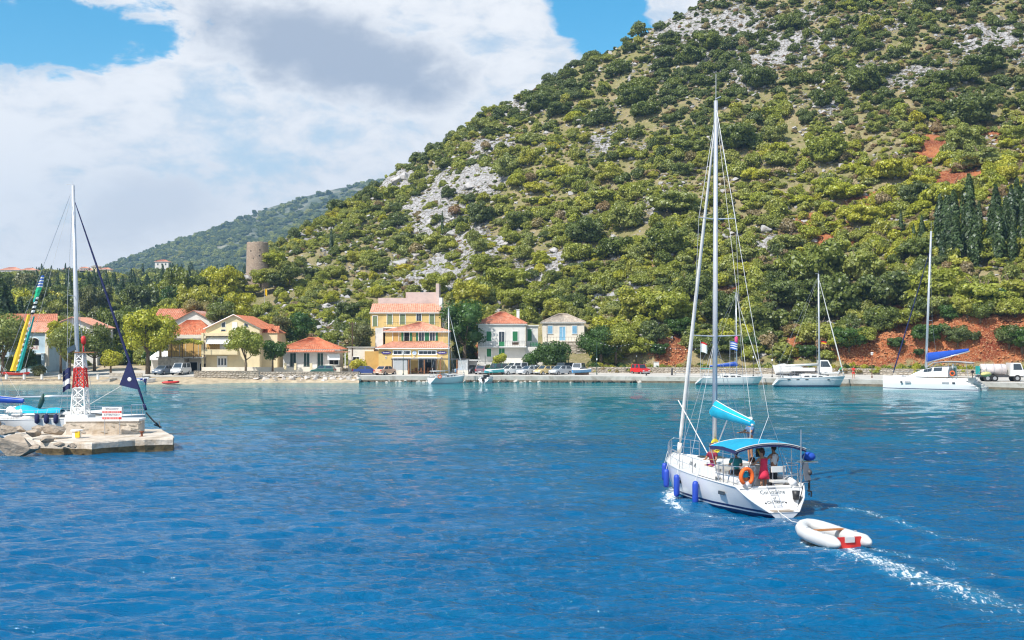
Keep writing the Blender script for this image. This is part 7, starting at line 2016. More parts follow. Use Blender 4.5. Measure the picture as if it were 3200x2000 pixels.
def person(label, loc, rotz, kind, armL, armR, top, bottom, hair, top_parts=SHIRT, bot_parts=SHORTS, h=1.72, lean=0.0, sk='skin', hat=None, feet=None, tail=False, shades=False, dress=False, group='crew of the sailing yacht'):
    t_ = thing('person', label, 'person', loc, rotz, group)
    J, E = pose_joints(kind, armL, armR, h, lean, 0, feet); s = h/1.75
    hd = J['head1']
    skin_obj('body', J, E, RAD, sk, t_)
    if top: garment('top', J, top, t_, top_parts)
    if bottom: garment('shorts' if bot_parts is SHORTS else 'trousers', J, bottom, t_, bot_parts, .016)
    if dress:
        mb = MB(); p = J['pelvis']
        mb.lathe([(.225, -.30), (.20, -.12), (.155, .08), (.135, .20), (.150, .38), (.145, .46)], 14, M=Matrix.Translation(p) @ Matrix.Diagonal((1.05, .80, 1, 1))); mb.build('dress', dress, t_, True)
    mb = MB(); mb.ball(hd + Vector((0, -.022, .035)), (.106, .112, .105), 12, 8)
    if tail: mb.tube([hd + Vector((0, -.10, .04)), hd + Vector((0, -.16, .0)), hd + Vector((0, -.15, -.14))], [.035, .035, .012], 7)
    elif hair == 'hair_dark': mb.ball(hd + Vector((0, -.05, -.02)), (.09, .075, .09), 10, 7)
    mb.build('hair', hair, t_, True)
    if hat:
        mb = MB(); mb.ball(hd + Vector((0, -.005, .065)), (.112, .120, .085), 12, 8); mb.box(hd + Vector((0, .13, .055)), (.15, .12, .015)); mb.build('cap', hat, t_, True)
    for sg in (-1, 1):
        e = MB(); e.ball(hd + Vector((sg*.034, .086, -.005)), .012, 6, 5); e.build('eye', 'hair_dark', t_)
        e = MB(); e.ball(hd + Vector((sg*.098, .0, -.015)), (.012, .024, .032), 6, 5); e.build('ear', sk, t_)
    e = MB(); e.ball(hd + Vector((0, .102, -.03)), (.013, .018, .022), 6, 5); e.build('nose', sk, t_)
    e = MB(); e.box(hd + Vector((0, .088, -.068)), (.045, .012, .010)); e.build('mouth', 'cl_dustyred', t_)
    if shades: e = MB(); e.box(hd + Vector((0, .092, .004)), (.15, .02, .035)); e.build('sunglasses', 'black_plastic', t_)
    return t_
def face(dx, dy): return math.atan2(dy, dx) - math.pi/2
def crew():
    fw = HDG - math.pi/2
    person('man in maroon shirt and purple shorts with sunglasses sitting on the yacht cabin edge', yl(-.95, .92, 1.42), face(-.75, -.66), 'sit', ((-.10, .10, -.26), (.05, .34, -.22)), ((.10, .10, -.26), (-.05, .34, -.24)), 'cl_maroon', 'cl_purple', 'hair_brown', sk='skin_tan', shades=True, lean=.05)
    person('dark-haired person in teal shirt sitting with back turned in the yacht cockpit', yl(-2.15, .52, 1.28), fw-.2, 'sit', ((-.08, .08, -.27), (.02, .32, -.28)), ((.08, .08, -.27), (0, .32, -.28)), 'cl_teal', 'cl_charcoal', 'hair_dark', lean=.06)
    person('person in dusty red top sitting low beside the teal shirt in the cockpit', yl(-2.35, -.02, 1.02), fw-.9, 'sit', ((-.08, .08, -.27), (.02, .32, -.24)), ((.08, .10, -.25), (0, .33, -.22)), 'cl_dustyred', 'cl_navy', 'hair_brown', lean=.10, h=1.6)
    person('man with white cap and blue shirt standing behind the yacht sail cover', yl(-.85, -.75, 1.52), face(-.9, -.3), 'stand', ((-.10, .16, -.20), (.0, .40, -.16)), ((.10, .16, -.20), (-.02, .40, -.20)), 'cl_bluegrey', 'cl_navy', 'hair_dark', sk='skin_tan', hat='cl_white', h=1.78)
    person('woman with ponytail in strapless pink dress standing at the yacht wheel', yl(-3.42, .02, .62), fw+.25, 'stand', ((-.12, .12, -.22), (-.02, .38, -.26)), ((.10, .14, -.22), (.0, .38, -.24)), None, None, 'hair_brown', dress='cl_pink', tail=True, h=1.70, lean=.10)
    person('person in white sleeveless top and light blue cap standing right of the pink dress', yl(-3.0, -.62, .66), fw+.35, 'stand', ((-.14, .10, -.20), (-.08, .34, -.12)), ((.12, .06, -.25), (.05, .28, -.36)), 'cl_white', 'cl_charcoal', 'hair_dark', top_parts=TANK, bot_parts=TROUS, hat='cl_cap', h=1.76, sk='skin_tan')
    Y = 163.6; person('man in red shirt and red shorts standing on the quay by the grey yacht', (WX(2667, Y), Y, QZ), face(-.2, -1), 'stand', ((-.10, .04, -.26), (-.02, .26, -.22)), ((.10, .04, -.26), (.02, .26, -.22)), 'cl_red', 'cl_red', 'hair_brown', sk='skin_tan', h=1.85, group='people on the quay')
    Y = 160.0; person('person in turquoise shirt bending over the bow of the grey yacht', (WX(2622, Y), Y, 1.42), face(1, -.2), 'stand', ((-.05, .22, -.20), (-.02, .36, -.42)), ((.05, .22, -.20), (.02, .36, -.42)), 'green_cloth', 'cl_white', 'hair_brown', lean=.48, h=1.5, group='people on the quay')
crew()
# ------------------------------------------------------------------ vehicles
mat('tyre', (0.018, 0.018, 0.018), .9, var=.2); mat('rim', (0.45, 0.46, 0.48), .4, metal=.7); mat('car_glass', (0.04, 0.055, 0.07), .08, var=.1, spec=.7); mat('lamp_glass', (.75, .76, .78), .15, var=.02); mat('tail_red', (.45, .02, .02), .3)
def paint(n, c): mat(n, c, .32, var=.04, spec=.5, coat=.7)
paint('paint_white', (.74, .74, .72)); paint('paint_silver', (.50, .52, .54)); paint('paint_cream', (.70, .52, .22)); paint('paint_dark', (.05, .055, .065)); paint('paint_blue', (.03, .06, .22)); paint('paint_red', (.62, .018, .02)); paint('paint_green', (.02, .10, .085)); paint('paint_maroon', (.11, .045, .065)); paint('paint_teal', (.02, .42, .50)); paint('paint_beige', (.55, .36, .25)); paint('paint_sky', (.10, .30, .55)); paint('paint_bluegrey', (.13, .17, .23))
CARKIND = {'hatch': ([(-1.85, .32), (-1.92, .62), (-1.82, .92), (.75, .95), (1.70, .78), (1.92, .55), (1.90, .32)], (-1.80, 1.05, -1.45, .42), 1.46),
           'sedan': ([(-2.1, .32), (-2.15, .65), (-2.05, .90), (.85, .92), (1.95, .78), (2.15, .55), (2.1, .32)], (-1.55, 1.10, -.95, .40), 1.42),
           'van': ([(-2.0, .35), (-2.05, .8), (-2.0, 1.05), (1.0, 1.08), (1.80, .90), (2.0, .6), (1.95, .35)], (-1.98, 1.35, -1.90, .75), 1.86),
           'jeep': ([(-1.75, .45), (-1.8, .75), (-1.75, 1.05), (.55, 1.08), (1.6, 1.0), (1.75, .7), (1.7, .45)], (-1.70, .75, -1.55, .45), 1.80)}
def car(label, px, Y, rot, kind, col, group='cars parked along the quay', z=None, roof=None, s=1.0):
    prof, (b0, b1, t0, t1), zt = CARKIND[kind]; W = .83
    t_ = thing('parked_car', label, 'car', (WX(px, Y), Y, QZ if z is None else z), R(rot), group); t_.scale = (s, s, s)
    mb = MB()
    rows = []
    for y, k in ((-W, .0), (-W*.97, .04), (-W*.5, .06), (W*.5, .06), (W*.97, .04), (W, .0)):
        rows.append([(x*(1-.02*abs(y)/W), y, z_+(k if z_ > .6 else 0)) for x, z_ in prof])
    mb.grid(rows); n = len(prof)
    mb.add([(x, -W, z_) for x, z_ in prof], [tuple(range(n))]); mb.add([(x, W, z_) for x, z_ in prof], [tuple(range(n))])
    mb.quad((prof[0][0], -W, .32), (prof[-1][0], -W, .32), (prof[-1][0], W, .32), (prof[0][0], W, .32))
    mb.build('body', col, t_)
    zb = prof[3][1]+.02; wi = W*.82
    cb = MB(); vs = [(b0, -W*.96, zb), (b1, -W*.96, zb), (b1, W*.96, zb), (b0, W*.96, zb), (t0, -wi, zt), (t1, -wi, zt), (t1, wi, zt), (t0, wi, zt)]
    cb.add(vs, [(0, 1, 5, 4), (1, 2, 6, 5), (2, 3, 7, 6), (3, 0, 4, 7), (4, 5, 6, 7)]); g = cb.build('cabin', col, t_)
    def pane(ids, nm, k=.80, split=1):
        P = [Vector(vs[i]) for i in ids]; nrm = (P[1]-P[0]).cross(P[3]-P[0]).normalized(); c = sum(P, Vector())/4
        if nrm.dot(c-Vector(((b0+b1)/2, 0, (zb+zt)/2))) < 0: nrm = -nrm
        for q in range(split):
            a, b = q/split+.02, (q+1)/split-.02
            Q = [P[0].lerp(P[1], a), P[0].lerp(P[1], b), P[3].lerp(P[2], b), P[3].lerp(P[2], a)]
            cc = sum(Q, Vector())/4; Q = [cc+(p-cc)*k+nrm*.012 for p in Q]
            m_ = MB(); m_.add(Q, [(0, 1, 2, 3)]); m_.add([p-nrm*.008 for p in Q], [(0, 1, 2, 3)]); m_.build(nm, 'car_glass', g)
    pane((1, 2, 6, 5), 'windscreen', .88); pane((3, 0, 4, 7), 'rear_window', .82); pane((0, 1, 5, 4), 'side_window', .84, 2); pane((2, 3, 7, 6), 'side_window', .84, 2)
    for x in (-1.22, 1.25):
        for sg in (-1, 1):
            w_ = MB(); w_.tube([(x, sg*(W-.17), .31), (x, sg*(W+.015), .31)], .31, 14); o = w_.build('wheel', 'tyre', t_)
            r_ = MB(); r_.tube([(x, sg*(W+.0), .31), (x, sg*(W+.028), .31)], .19, 10); r_.build('rim', 'rim', o)
    xf = prof[-2][0]; 
    for sg in (-1, 1):
        h = MB(); h.box((xf-.10, sg*.58, .68), (.18, .32, .15)); h.build('headlight', 'lamp_glass', t_); h = MB(); h.box((prof[1][0]+.05, sg*.66, .78), (.14, .20, .2)); h.build('tail_light', 'tail_red', t_)
        h = MB(); h.box((b1-.35, sg*(W+.08), zb+.08), (.1, .14, .1)); h.build('mirror', col, t_)
    for x in (prof[0][0], prof[-1][0]):
        h = MB(); h.box((x*1.005, 0, .44), (.10, 1.55, .18)); h.build('bumper', 'grey_panel' if kind != 'sedan' else col, t_); h = MB(); h.box((x*1.035, 0, .50), (.02, .45, .10)); h.build('number_plate', 'trim_white', t_)
    return t_
def cars():
    car('dark maroon hatchback seen from behind at the left end of the row', 1508, 183.5, 78, 'hatch', 'paint_maroon'); car('white and green jeep with teal boat trailer in front', 1551, 183.0, -145, 'jeep', 'paint_green')
    car('white estate car, leftmost of the two in the rear row', 1612, 186.5, -140, 'van', 'paint_white'); car('white hatchback parked between the green jeep and the silver car', 1597, 181.8, -140, 'hatch', 'paint_white')
    car('silver saloon parked left of the cream-yellow car', 1655, 181.8, -138, 'sedan', 'paint_silver'); car('white car roof showing behind the silver saloon', 1672, 186.5, -138, 'hatch', 'paint_white')
    car('cream-yellow hatchback in the middle of the parked row', 1704, 181.6, -138, 'hatch', 'paint_cream'); car('silver hatchback parked right of the cream-yellow car', 1752, 181.4, -138, 'hatch', 'paint_silver')
    car('dark van with pale front behind the silver hatchback', 1762, 186.6, -125, 'van', 'paint_dark'); car('blue-grey jeep at the right end of the parked row', 1806, 185.8, -110, 'jeep', 'paint_bluegrey')
    car('bright red car parked alone against the quay wall', 2001, 183.6, -60, 'jeep', 'paint_red', s=.93)
    car('beige saloon seen from behind left of the cafe', 1205, 181.5, 60, 'sedan', 'paint_beige'); car('dark blue saloon parked at the riprap left of the beige car', 1145, 181.6, 10, 'sedan', 'paint_blue')
    g = 'cars parked in the village'
    car('dark green hatchback in front of the orange-roofed cottage', 1010, 181.5, 175, 'hatch', 'paint_green', g, z=1.0); car('dark grey car parked beside the van under the stone garage', 512, 182.0, -105, 'sedan', 'paint_bluegrey', g, z=1.02); car('pale blue-grey van parked in front of the stone garage', 565, 181.5, -100, 'van', 'paint_silver', g, z=1.0)
    car('blue car seen through the clear sheet right of the cafe', 1452, 188.0, -160, 'hatch', 'paint_sky'); car('dark car parked at the corner left of the white house', 1476, 186.5, -120, 'hatch', 'paint_dark')
    # boat trailers
    for px, m_, lab in ((1545, 'paint_teal', 'teal and white skiff on the quay in front of the green jeep'), (1818, 'paint_sky', 'blue and white skiff on the quay at the right end of the parked cars')):
        Y = 179.8; t_ = thing('skiff', lab, 'boat', (WX(px, Y), Y, QZ+.25), R(8)); rows = []
        for i in range(8):
            v = i/7; w_ = .65*math.sin(math.pi*(.30+.66*v))**.8; rows.append([(-1.5+3*v, w_*math.cos(q), .62-.52*math.sin(q)+.15*v*v) for q in [math.pi*j/8 for j in range(9)]])
        mb = MB(); mb.grid(rows); mb.build('hull', m_, t_, True); mb = MB(); mb.tube([r_[0] for r_ in rows], .05, 5); mb.tube([r_[-1] for r_ in rows], .05, 5); mb.build('gunwale', 'trim_white', t_); mb = MB(); mb.box((-.3, 0, .5), (.25, 1.05, .05)); mb.build('seat', 'varnish', t_); mb = MB(); mb.box((0, 0, -.05), (2.2, .3, .36)); mb.build('cradle', 'wood_dark', t_)
cars()
def trucks():
    mat('tank_white', (.66, .58, .56), .45, var=.1, dirt=((.45, .36, .33), .5, 1.2))
    Y = 152.8; t_ = thing('tanker_truck', 'white tanker truck with pale round tank parked at the right end of the quay', 'truck', (WX(3135, Y), Y, QZ), R(-4))
    mb = MB(); mb.box((-.3, 0, .72), (6.2, .9, .28)); mb.build('chassis', 'iron', t_)
    mb = MB(); mb.tube([(-3.0, 0, 1.62), (-2.9, 0, 1.62), (.15, 0, 1.62), (.3, 0, 1.62)], [.60, .74, .74, .6], 18); o = mb.build('tank', 'tank_white', t_, True)
    for x in (-2.4, -1.4, -.4): q = MB(); q.tube([(x-.03, 0, 1.62), (x+.03, 0, 1.62)], .755, 18); q.build('tank_band', 'steel', o)
    mb = MB(); mb.add([(.6, -.95, .75), (2.35, -.95, .75), (2.35, .95, .75), (.6, .95, .75), (.65, -.9, 2.5), (1.95, -.9, 2.5), (1.95, .9, 2.5), (.65, .9, 2.5), (2.30, -.93, 1.55), (2.30, .93, 1.55)], [(0, 1, 8, 5, 4), (3, 7, 6, 9, 2), (0, 4, 7, 3), (4, 5, 6, 7), (5, 8, 9, 6), (8, 1, 2, 9), (0, 3, 2, 1)]); c = mb.build('cab', 'paint_white', t_)
    mb = MB(); mb.add([(2.31, -.8, 1.62), (2.31, .8, 1.62), (2.0, .78, 2.38), (2.0, -.78, 2.38)], [(0, 1, 2, 3)]); mb.build('windscreen', 'car_glass', c)
    for sg in (-1, 1): mb = MB(); mb.prism([(1.0, 1.58), (2.15, 1.58), (1.88, 2.36), (1.0, 2.36)], sg*.952, sg*.935, 'y'); mb.build('side_window', 'car_glass', c)
    mb = MB(); mb.box((2.36, 0, .75), (.16, 1.9, .35)); mb.build('bumper', 'grey_panel', t_)
    for x in (-2.3, -1.4, 1.5):
        for sg in (-1, 1): w_ = MB(); w_.tube([(x, sg*.62, .46), (x, sg*.95, .46)], .46, 14); w = w_.build('wheel', 'tyre', t_); w_ = MB(); w_.tube([(x, sg*.93, .46), (x, sg*.97, .46)], .24, 10); w_.build('rim', 'rim', w)
    mb = MB(); mb.box((-3.3, 0, 1.5), (.2, 1.2, 1.1)); mb.build('pump_box', 'teal_cloth', t_)
    Y = 171.0; t_ = thing('flatbed_truck', 'white truck cab standing on the quay behind the grey yacht', 'truck', (WX(2560, Y), Y, QZ), R(-10))
    mb = MB(); mb.box((-1.6, 0, .8), (4.8, 1.5, .25)); mb.build('chassis', 'iron', t_); mb = MB(); mb.box((-2.4, 0, 1.15), (3.4, 1.9, .5)); mb.build('load_bed', 'paint_white', t_)
    mb = MB(); mb.add([(-.3, -.95, .6), (1.8, -.95, .6), (1.8, .95, .6), (-.3, .95, .6), (-.25, -.9, 2.55), (1.2, -.9, 2.55), (1.2, .9, 2.55), (-.25, .9, 2.55), (1.75, -.93, 1.5), (1.75, .93, 1.5)], [(0, 1, 8, 5, 4), (3, 7, 6, 9, 2), (0, 4, 7, 3), (4, 5, 6, 7), (5, 8, 9, 6), (8, 1, 2, 9), (0, 3, 2, 1)]); c = mb.build('cab', 'paint_white', t_)
    mb = MB(); mb.add([(1.76, -.8, 1.56), (1.76, .8, 1.56), (1.26, .78, 2.42), (1.26, -.78, 2.42)], [(0, 1, 2, 3)]); mb.build('windscreen', 'car_glass', c); mb = MB(); mb.prism([(.15, 1.55), (1.55, 1.55), (1.1, 2.38), (.15, 2.38)], -.952, -.935, 'y'); mb.build('side_window', 'car_glass', c)
    for x in (-3.0, .9):
        for sg in (-1, 1): w_ = MB(); w_.tube([(x, sg*.65, .42), (x, sg*.95, .42)], .42, 12); w_.build('wheel', 'tyre', t_)
    Mb = Yacht('white motorboat standing on a trailer behind the grey yacht', (WX(2462, 172), 172, QZ+.75), R(176), 4.6, 1.8, .75, 1.0, .3, 'gelcoat', 'gelcoat', 'motorboat', 'motorboat'); Mb.deck(-1.8, .4, .3); Mb.cabin(.4, 1.7, .6, .3, .35, False)
    q = MB(); q.box((0, 0, -.35), (3.6, .8, .15)); [q.tube([(x, -.8, -.45), (x, .8, -.45)], .28, 10) for x in (-.4,)]; q.build('trailer', 'iron', Mb.t)
trucks()
# ------------------------------------------------------------------ street furniture
mat('globe_white', (.82, .82, .80), .3, var=.02); mat('pole_green', (.03, .07, .055), .5, var=.1); mat('pole_brown', (.14, .06, .03), .6, var=.15); mat('rust', (.20, .07, .035), .9, var=.3)
def lamp(label, px, Y, py_top, m_, z=QZ, head='globe', r=.05, group='quay lamp posts'):
    h = WZ(py_top, Y)-z; t_ = thing('lamp_post', label, 'lamp post', (WX(px, Y), Y, z), 0, group)
    mb = MB(); mb.tube([(0, 0, 0), (0, 0, .25), (0, 0, .3), (0, 0, h-.3)], [.13, .11, r*1.2, r*.85], 8); mb.build('post', m_, t_)
    if head == 'globe':
        mb = MB(); mb.lathe([(.06, h-.30), (.17, h-.18), (.20, h-.05), (.10, h+.06)], 12); mb.build('lantern', 'globe_white', t_, True); mb = MB(); mb.lathe([(.30, h+.06), (.06, h+.16), (.02, h+.2)], 10); mb.build('lantern_cap', 'globe_white', t_)
    else:
        mb = MB(); mb.box((0, 0, h*.45), (.16, .16, .3)); mb.build('junction_box', 'globe_white', t_)
def furniture():
    lamp('dark green lamp post with white lantern before the cafe', 1260, 180.6, 1102, 'pole_green'); lamp('brown lamp post with white lantern between the grey yacht and catamaran', 2725, 166.5, 1104, 'pole_brown')
    lamp('thin green pole carrying the string lights left of the red car', 1865, 181.0, 1062, 'pole_green', head='box', r=.045, group='string light poles'); lamp('thin grey pole carrying the string lights above the red car', 1989, 190.0, 1062, 'iron', z=1.6, head='box', r=.04, group='string light poles')
    lamp('thin black pole at the stern of the grey yacht', 2413, 169.5, 1058, 'iron', head='box', r=.04, group='string light poles'); lamp('thin dark pole beside the white house terrace', 1516, 184.5, 1105, 'iron', head='box', r=.04, group='string light poles')
    lamp('thin post with flag light right of the yacht rigging', 2354, 172, 1040, 'iron', head='box', r=.035, group='string light poles')
    def wire(label, a, b, sag, n):
        o = thing('string_lights', label, 'string lights', a, 0, 'string lights over the quay'); b = b-a
        pts = [Vector((0, 0, 0)).lerp(b, i/16) - Vector((0, 0, sag*4*(i/16)*(1-i/16))) for i in range(17)]
        mb = MB(); mb.tube(pts, .016, 4); mb.build('cable', 'iron', o)
        for i in range(1, n):
            v = i/n; p = Vector((0, 0, 0)).lerp(b, v) - Vector((0, 0, sag*4*v*(1-v)+.09)); q = MB(); q.ball(p, .065, 6, 5); q.build('bulb', 'globe_white', o)
    wire('string of white bulbs from the green pole to the grey pole', WP(1865, 1066, 181), WP(1989, 1066, 190), .75, 10); wire('string of white bulbs running right from the grey pole above the red car', WP(1989, 1064, 190), WP(2190, 1088, 182), .6, 13)
    def upole(label, px, Y, y0, y1, r=.13):
        t_ = thing('utility_pole', label, 'pole', WP(px, y0, Y), 0, 'wooden utility poles'); h = (y0-y1)*Y/F
        mb = MB(); mb.tube([(0, 0, -1), (0, 0, h)], [r, r*.75], 8); mb.build('pole', 'wood_dark', t_); mb = MB(); mb.box((0, 0, h-.35), (1.3, .1, .12)); mb.build('crossarm', 'wood_dark', t_)
        for x in (-.5, 0, .5): mb = MB(); mb.lathe([(.04, h-.29), (.05, h-.15), (.02, h-.1)], 6); mb.build('insulator', 'globe_white', t_, loc=(x, 0, 0))
    upole('dark wooden utility pole left of the big plane tree', 327, 195, 1130, 1012); upole('second wooden utility pole beside the plane tree', 340, 200, 1128, 1030); upole('thin utility pole right of the orange-roofed cottage', 1101, 188, 1150, 1005, .10); upole('tall thin pole on the slope above the cream house', 1879, 215, 1018, 925, .09)
    Y = 178.0; t_ = thing('bollard_post', 'dark square post at the quay edge right of the red car', 'post', (WX(2100, Y), Y, QZ)); mb = MB(); mb.box((0, 0, .5), (.28, .28, 1.0), taper=.85); mb.build('shaft', 'iron', t_); mb = MB(); mb.lathe([(.19, 1.0), (.12, 1.12), (.03, 1.2)], 8); mb.build('cap', 'iron', t_)
    Y = 177.0; t_ = thing('bollard_post', 'short iron mooring bollard in front of the red car', 'bollard', (WX(2020, Y), Y, QZ)); mb = MB(); mb.lathe([(.16, 0), (.13, .06), (.11, .3), (.2, .36), (.18, .44)], 10); mb.build('shaft', 'iron', t_, True); mb = MB(); mb.lathe([(.24, -.01), (.24, .03)], 10); mb.build('base_plate', 'iron', t_)
    Y = 178.5; t_ = thing('metal_bench', 'low bent-tube metal rail on the quay beside the dark post', 'rail', (WX(2125, Y), Y, QZ)); mb = MB(); mb.tube([(-.75, 0, 0), (-.72, 0, .62), (-.6, 0, .7), (.6, 0, .7), (.72, 0, .62), (.75, 0, 0)], .04, 7); mb.build('tube', 'steel', t_, True); mb = MB(); mb.tube([(-.72, 0, .35), (.72, 0, .35)], .03, 6); mb.build('crossbar', 'steel', t_)
    Y = 187.6; t_ = thing('utility_box', 'white utility cabinet standing on the stone wall right of the red car', 'cabinet', (WX(2051, Y), Y, QZ+1.0)); mb = MB(); mb.box((0, 0, .45), (.85, .4, .9)); mb.build('cabinet', 'white_paint', t_); mb = MB(); mb.box((0, 0, .95), (1.0, .5, .08)); mb.build('lid', 'concrete', t_)
    Y = 185.5; t_ = thing('kiosk', 'small white rubbish shelter between the cafe and the white house', 'kiosk', (WX(1474, Y), Y, QZ)); mb = MB(); mb.box((0, .7, 1.1), (1.7, .1, 2.2)); mb.box((-.8, .1, 1.1), (.1, 1.2, 2.2)); mb.build('walls', 'plaster_white', t_); mb = MB(); mb.box((0, .1, 2.28), (2.0, 1.6, .12)); mb.build('roof', 'trim_white', t_)
    for i, px in enumerate((20, 76, 131, 186, 306)):
        Y = 171.6; t_ = thing('promenade_bollard', '%s white bollard from the left on the village promenade' % ('first', 'second', 'third', 'fourth', 'fifth')[i], 'bollard', (WX(px, Y), Y, .60), 0, 'white promenade bollards'); mb = MB(); mb.lathe([(.20, 0), (.20, .62), (.17, .66)], 10); mb.build('shaft', 'white_paint', t_); mb = MB(); mb.lathe([(.22, .66), (.22, .74), (.1, .8)], 10); mb.build('cap', 'concrete', t_)
    # bridge over the stream mouth
    Y = 173.0; t_ = thing('stream_bridge', 'low stone footbridge over the dark stream mouth on the village beach', 'bridge', (WX(393, Y), Y, 0)); mb = MB(); mb.box((0, 2, .75), (4.9, 4, .5)); mb.build('deck', 'concrete', t_)
    for x in (-2.3, 2.3): mb = MB(); mb.box((x, 2, .1), (.7, 4.1, 1.4)); mb.build('abutment', 'rubble', t_)
    mb = MB(); mb.box((0, 3.6, .2), (4.0, .2, .9)); mb.build('opening', 'dark_hole', t_); mb = MB(); mb.box((0, .1, 1.25), (4.9, .2, .55)); mb.build('parapet', 'rubble', t_)  # near-black panel stands in for the shade under the deck
    Y = 171.5; t_ = thing('slipway', 'sloping concrete slipway beside the stream bridge', 'slipway', (WX(312, Y), Y, 0)); mb = MB(); mb.prism([(-3.2, -.1), (2.0, .75), (2.0, -.8), (-3.2, -.8)], -1.5, 2.0, 'y'); mb.build('ramp', 'concrete', t_); mb = MB(); mb.box((-.6, -1.45, .2), (5.2, .15, .5)); mb.build('kerb', 'rubble', t_)
    mb = flag('yellow_flag', 'yellow flag on a pole on the slope above the gabled house', WP(827, 903, 214), .5, 1.2, ['flag_gold', 'yellow_paint'], pole=2.6)
furniture()
# ------------------------------------------------------------------ mole furniture: beacon, sign, bollards
def mole_things():
    Y = 72.0; z0 = .70; t_ = thing('beacon_tower', 'white and red lattice beacon tower with red lantern on the mole', 'beacon', (WX(251, Y), Y, z0)); k = Y/F
    H = WZ(1103, Y)-z0; zr0, zr1 = WZ(1212, Y)-z0, WZ(1150, Y)-z0
    wd_ = lambda z: .50+(.22-.50)*z/H
    def seg(nm, za, zb, m_):
        mb = MB()
        for sx in (-1, 1):
            for sy in (-1, 1): mb.tube([(sx*wd_(za), sy*wd_(za), za), (sx*wd_(zb), sy*wd_(zb), zb)], .055, 5)
        n = max(1, round((zb-za)/.62))
        for i in range(n):
            a, b = za+(zb-za)*i/n, za+(zb-za)*(i+1)/n; wa, wb = wd_(a), wd_(b)
            for s in (-1, 1):
                mb.tube([(-wa, s*wa, a), (wb, s*wb, b)], .032, 4); mb.tube([(wa, s*wa, a), (-wb, s*wb, b)], .032, 4); mb.tube([(s*wa, -wa, a), (s*wb, wb, b)], .032, 4); mb.tube([(s*wa, wa, a), (s*wb, -wb, b)], .032, 4)
                mb.tube([(-wb, s*wb, b), (wb, s*wb, b)], .03, 4); mb.tube([(s*wb, -wb, b), (s*wb, wb, b)], .03, 4)
        return mb.build(nm, m_, t_)
    seg('lattice', 0.9, zr0, 'white_paint'); seg('lattice_band', zr0, zr1, 'red_paint'); seg('lattice', zr1, H, 'white_paint')
    mb = MB(); mb.box((0, 0, .55), (1.5, 1.5, 1.1), taper=.92); mb.build('plinth', 'white_paint', t_)
    mb = MB(); mb.box((.35, 0, H+.04), (1.25, .7, .06)); mb.build('platform', 'wood', t_)
    mb = MB(); mb.tube([(.2, 0, H), (.2, 0, H+.6)], .05, 6); mb.lathe([(.13, 0), (.13, .10), (.15, .12), (.15, .42), (.06, .52)], 12, M=Matrix.Translation((.2, 0, H+.55))); mb.build('lantern', 'red_paint', t_, True)
    mb = MB(); mb.box((0, 0, 0), (.55, .05, .42)); mb.build('solar_panel', 'glass_dark', t_, loc=(-.55, 0, H+.25), rot=(R(-35), R(-25), 0))
    flag('tricolour_flag', 'navy and white flag hanging left of the beacon tower', WP(221, 1150, 71.6), .45, 1.32, ['navy_cloth', 'navy_cloth', 'cloth_white', 'navy_cloth'], rotz=R(200))
    Y = 69.0; t_ = thing('warning_sign', 'white and red warning sign reading ATTENTION on the mole parapet', 'sign', (WX(350, Y), Y, .72)); zc = WZ(1291, Y)-.72; w_, h = 1.17, .74
    mb = MB(); mb.box((0, 0, zc), (w_, .03, h)); mb.build('board', 'trim_white', t_)
    for z in (.07, -.30): mb = MB(); mb.box((0, -.02, zc+z), (w_-.03, .012, .125)); mb.build('red_band', 'red_paint', t_)
    for txt, z, s_ in (('ΠΡΟΣΟΧΗ !', .25, .17), ('ATTENTION !', -.11, .17)):
        o = link('lettering', text_mesh(txt, s_, 'navy', .003, sx=.92), t_, (0, -.022, zc+z)); o.rotation_euler = (R(90), 0, 0)
    for z in (.07, -.30):                                      # small print too fine to read: dashes
        mb = MB(); rg = random.Random(int(z*100)); x = -.5
        while x < .45:
            l_ = rg.uniform(.05, .14); mb.box((x+l_/2, -.029, zc+z+.025), (l_, .004, .022)); mb.box((x+l_/2, -.029, zc+z-.025), (l_*.8, .004, .022)); x += l_+.035
        mb.build('small_print', 'trim_white', t_)
    for x in (-.44, .46): mb = MB(); mb.tube([(x, .03, 0), (x, .03, zc+.3)], .022, 6); mb.build('post', 'steel', t_)
    Y = 67.2; t_ = thing('mooring_drum', 'white and yellow concrete mooring drum on the mole', 'bollard', (WX(240, Y), Y, .72)); mb = MB(); mb.lathe([(.24, 0), (.25, .42)], 12); mb.build('drum', 'white_paint', t_); mb = MB(); mb.lathe([(.34, .42), (.34, .50)], 14); mb.build('cap', 'white_paint', t_)
    mb = MB(); mb.box((.12, -.2, .24), (.26, .14, .36)); mb.build('yellow_panel', 'yellow_paint', t_)
    t_ = thing('mooring_bollard', 'rusty iron mooring bollard at the tip of the mole', 'bollard', (WX(443, 68.3), 68.3, .72)); mb = MB(); mb.lathe([(.12, 0), (.07, .06), (.06, .22), (.15, .28), (.13, .33)], 10); mb.build('post', 'rust', t_, True); mb = MB(); mb.lathe([(.17, -.01), (.17, .03)], 10); mb.build('flange', 'rust', t_)
mole_things()
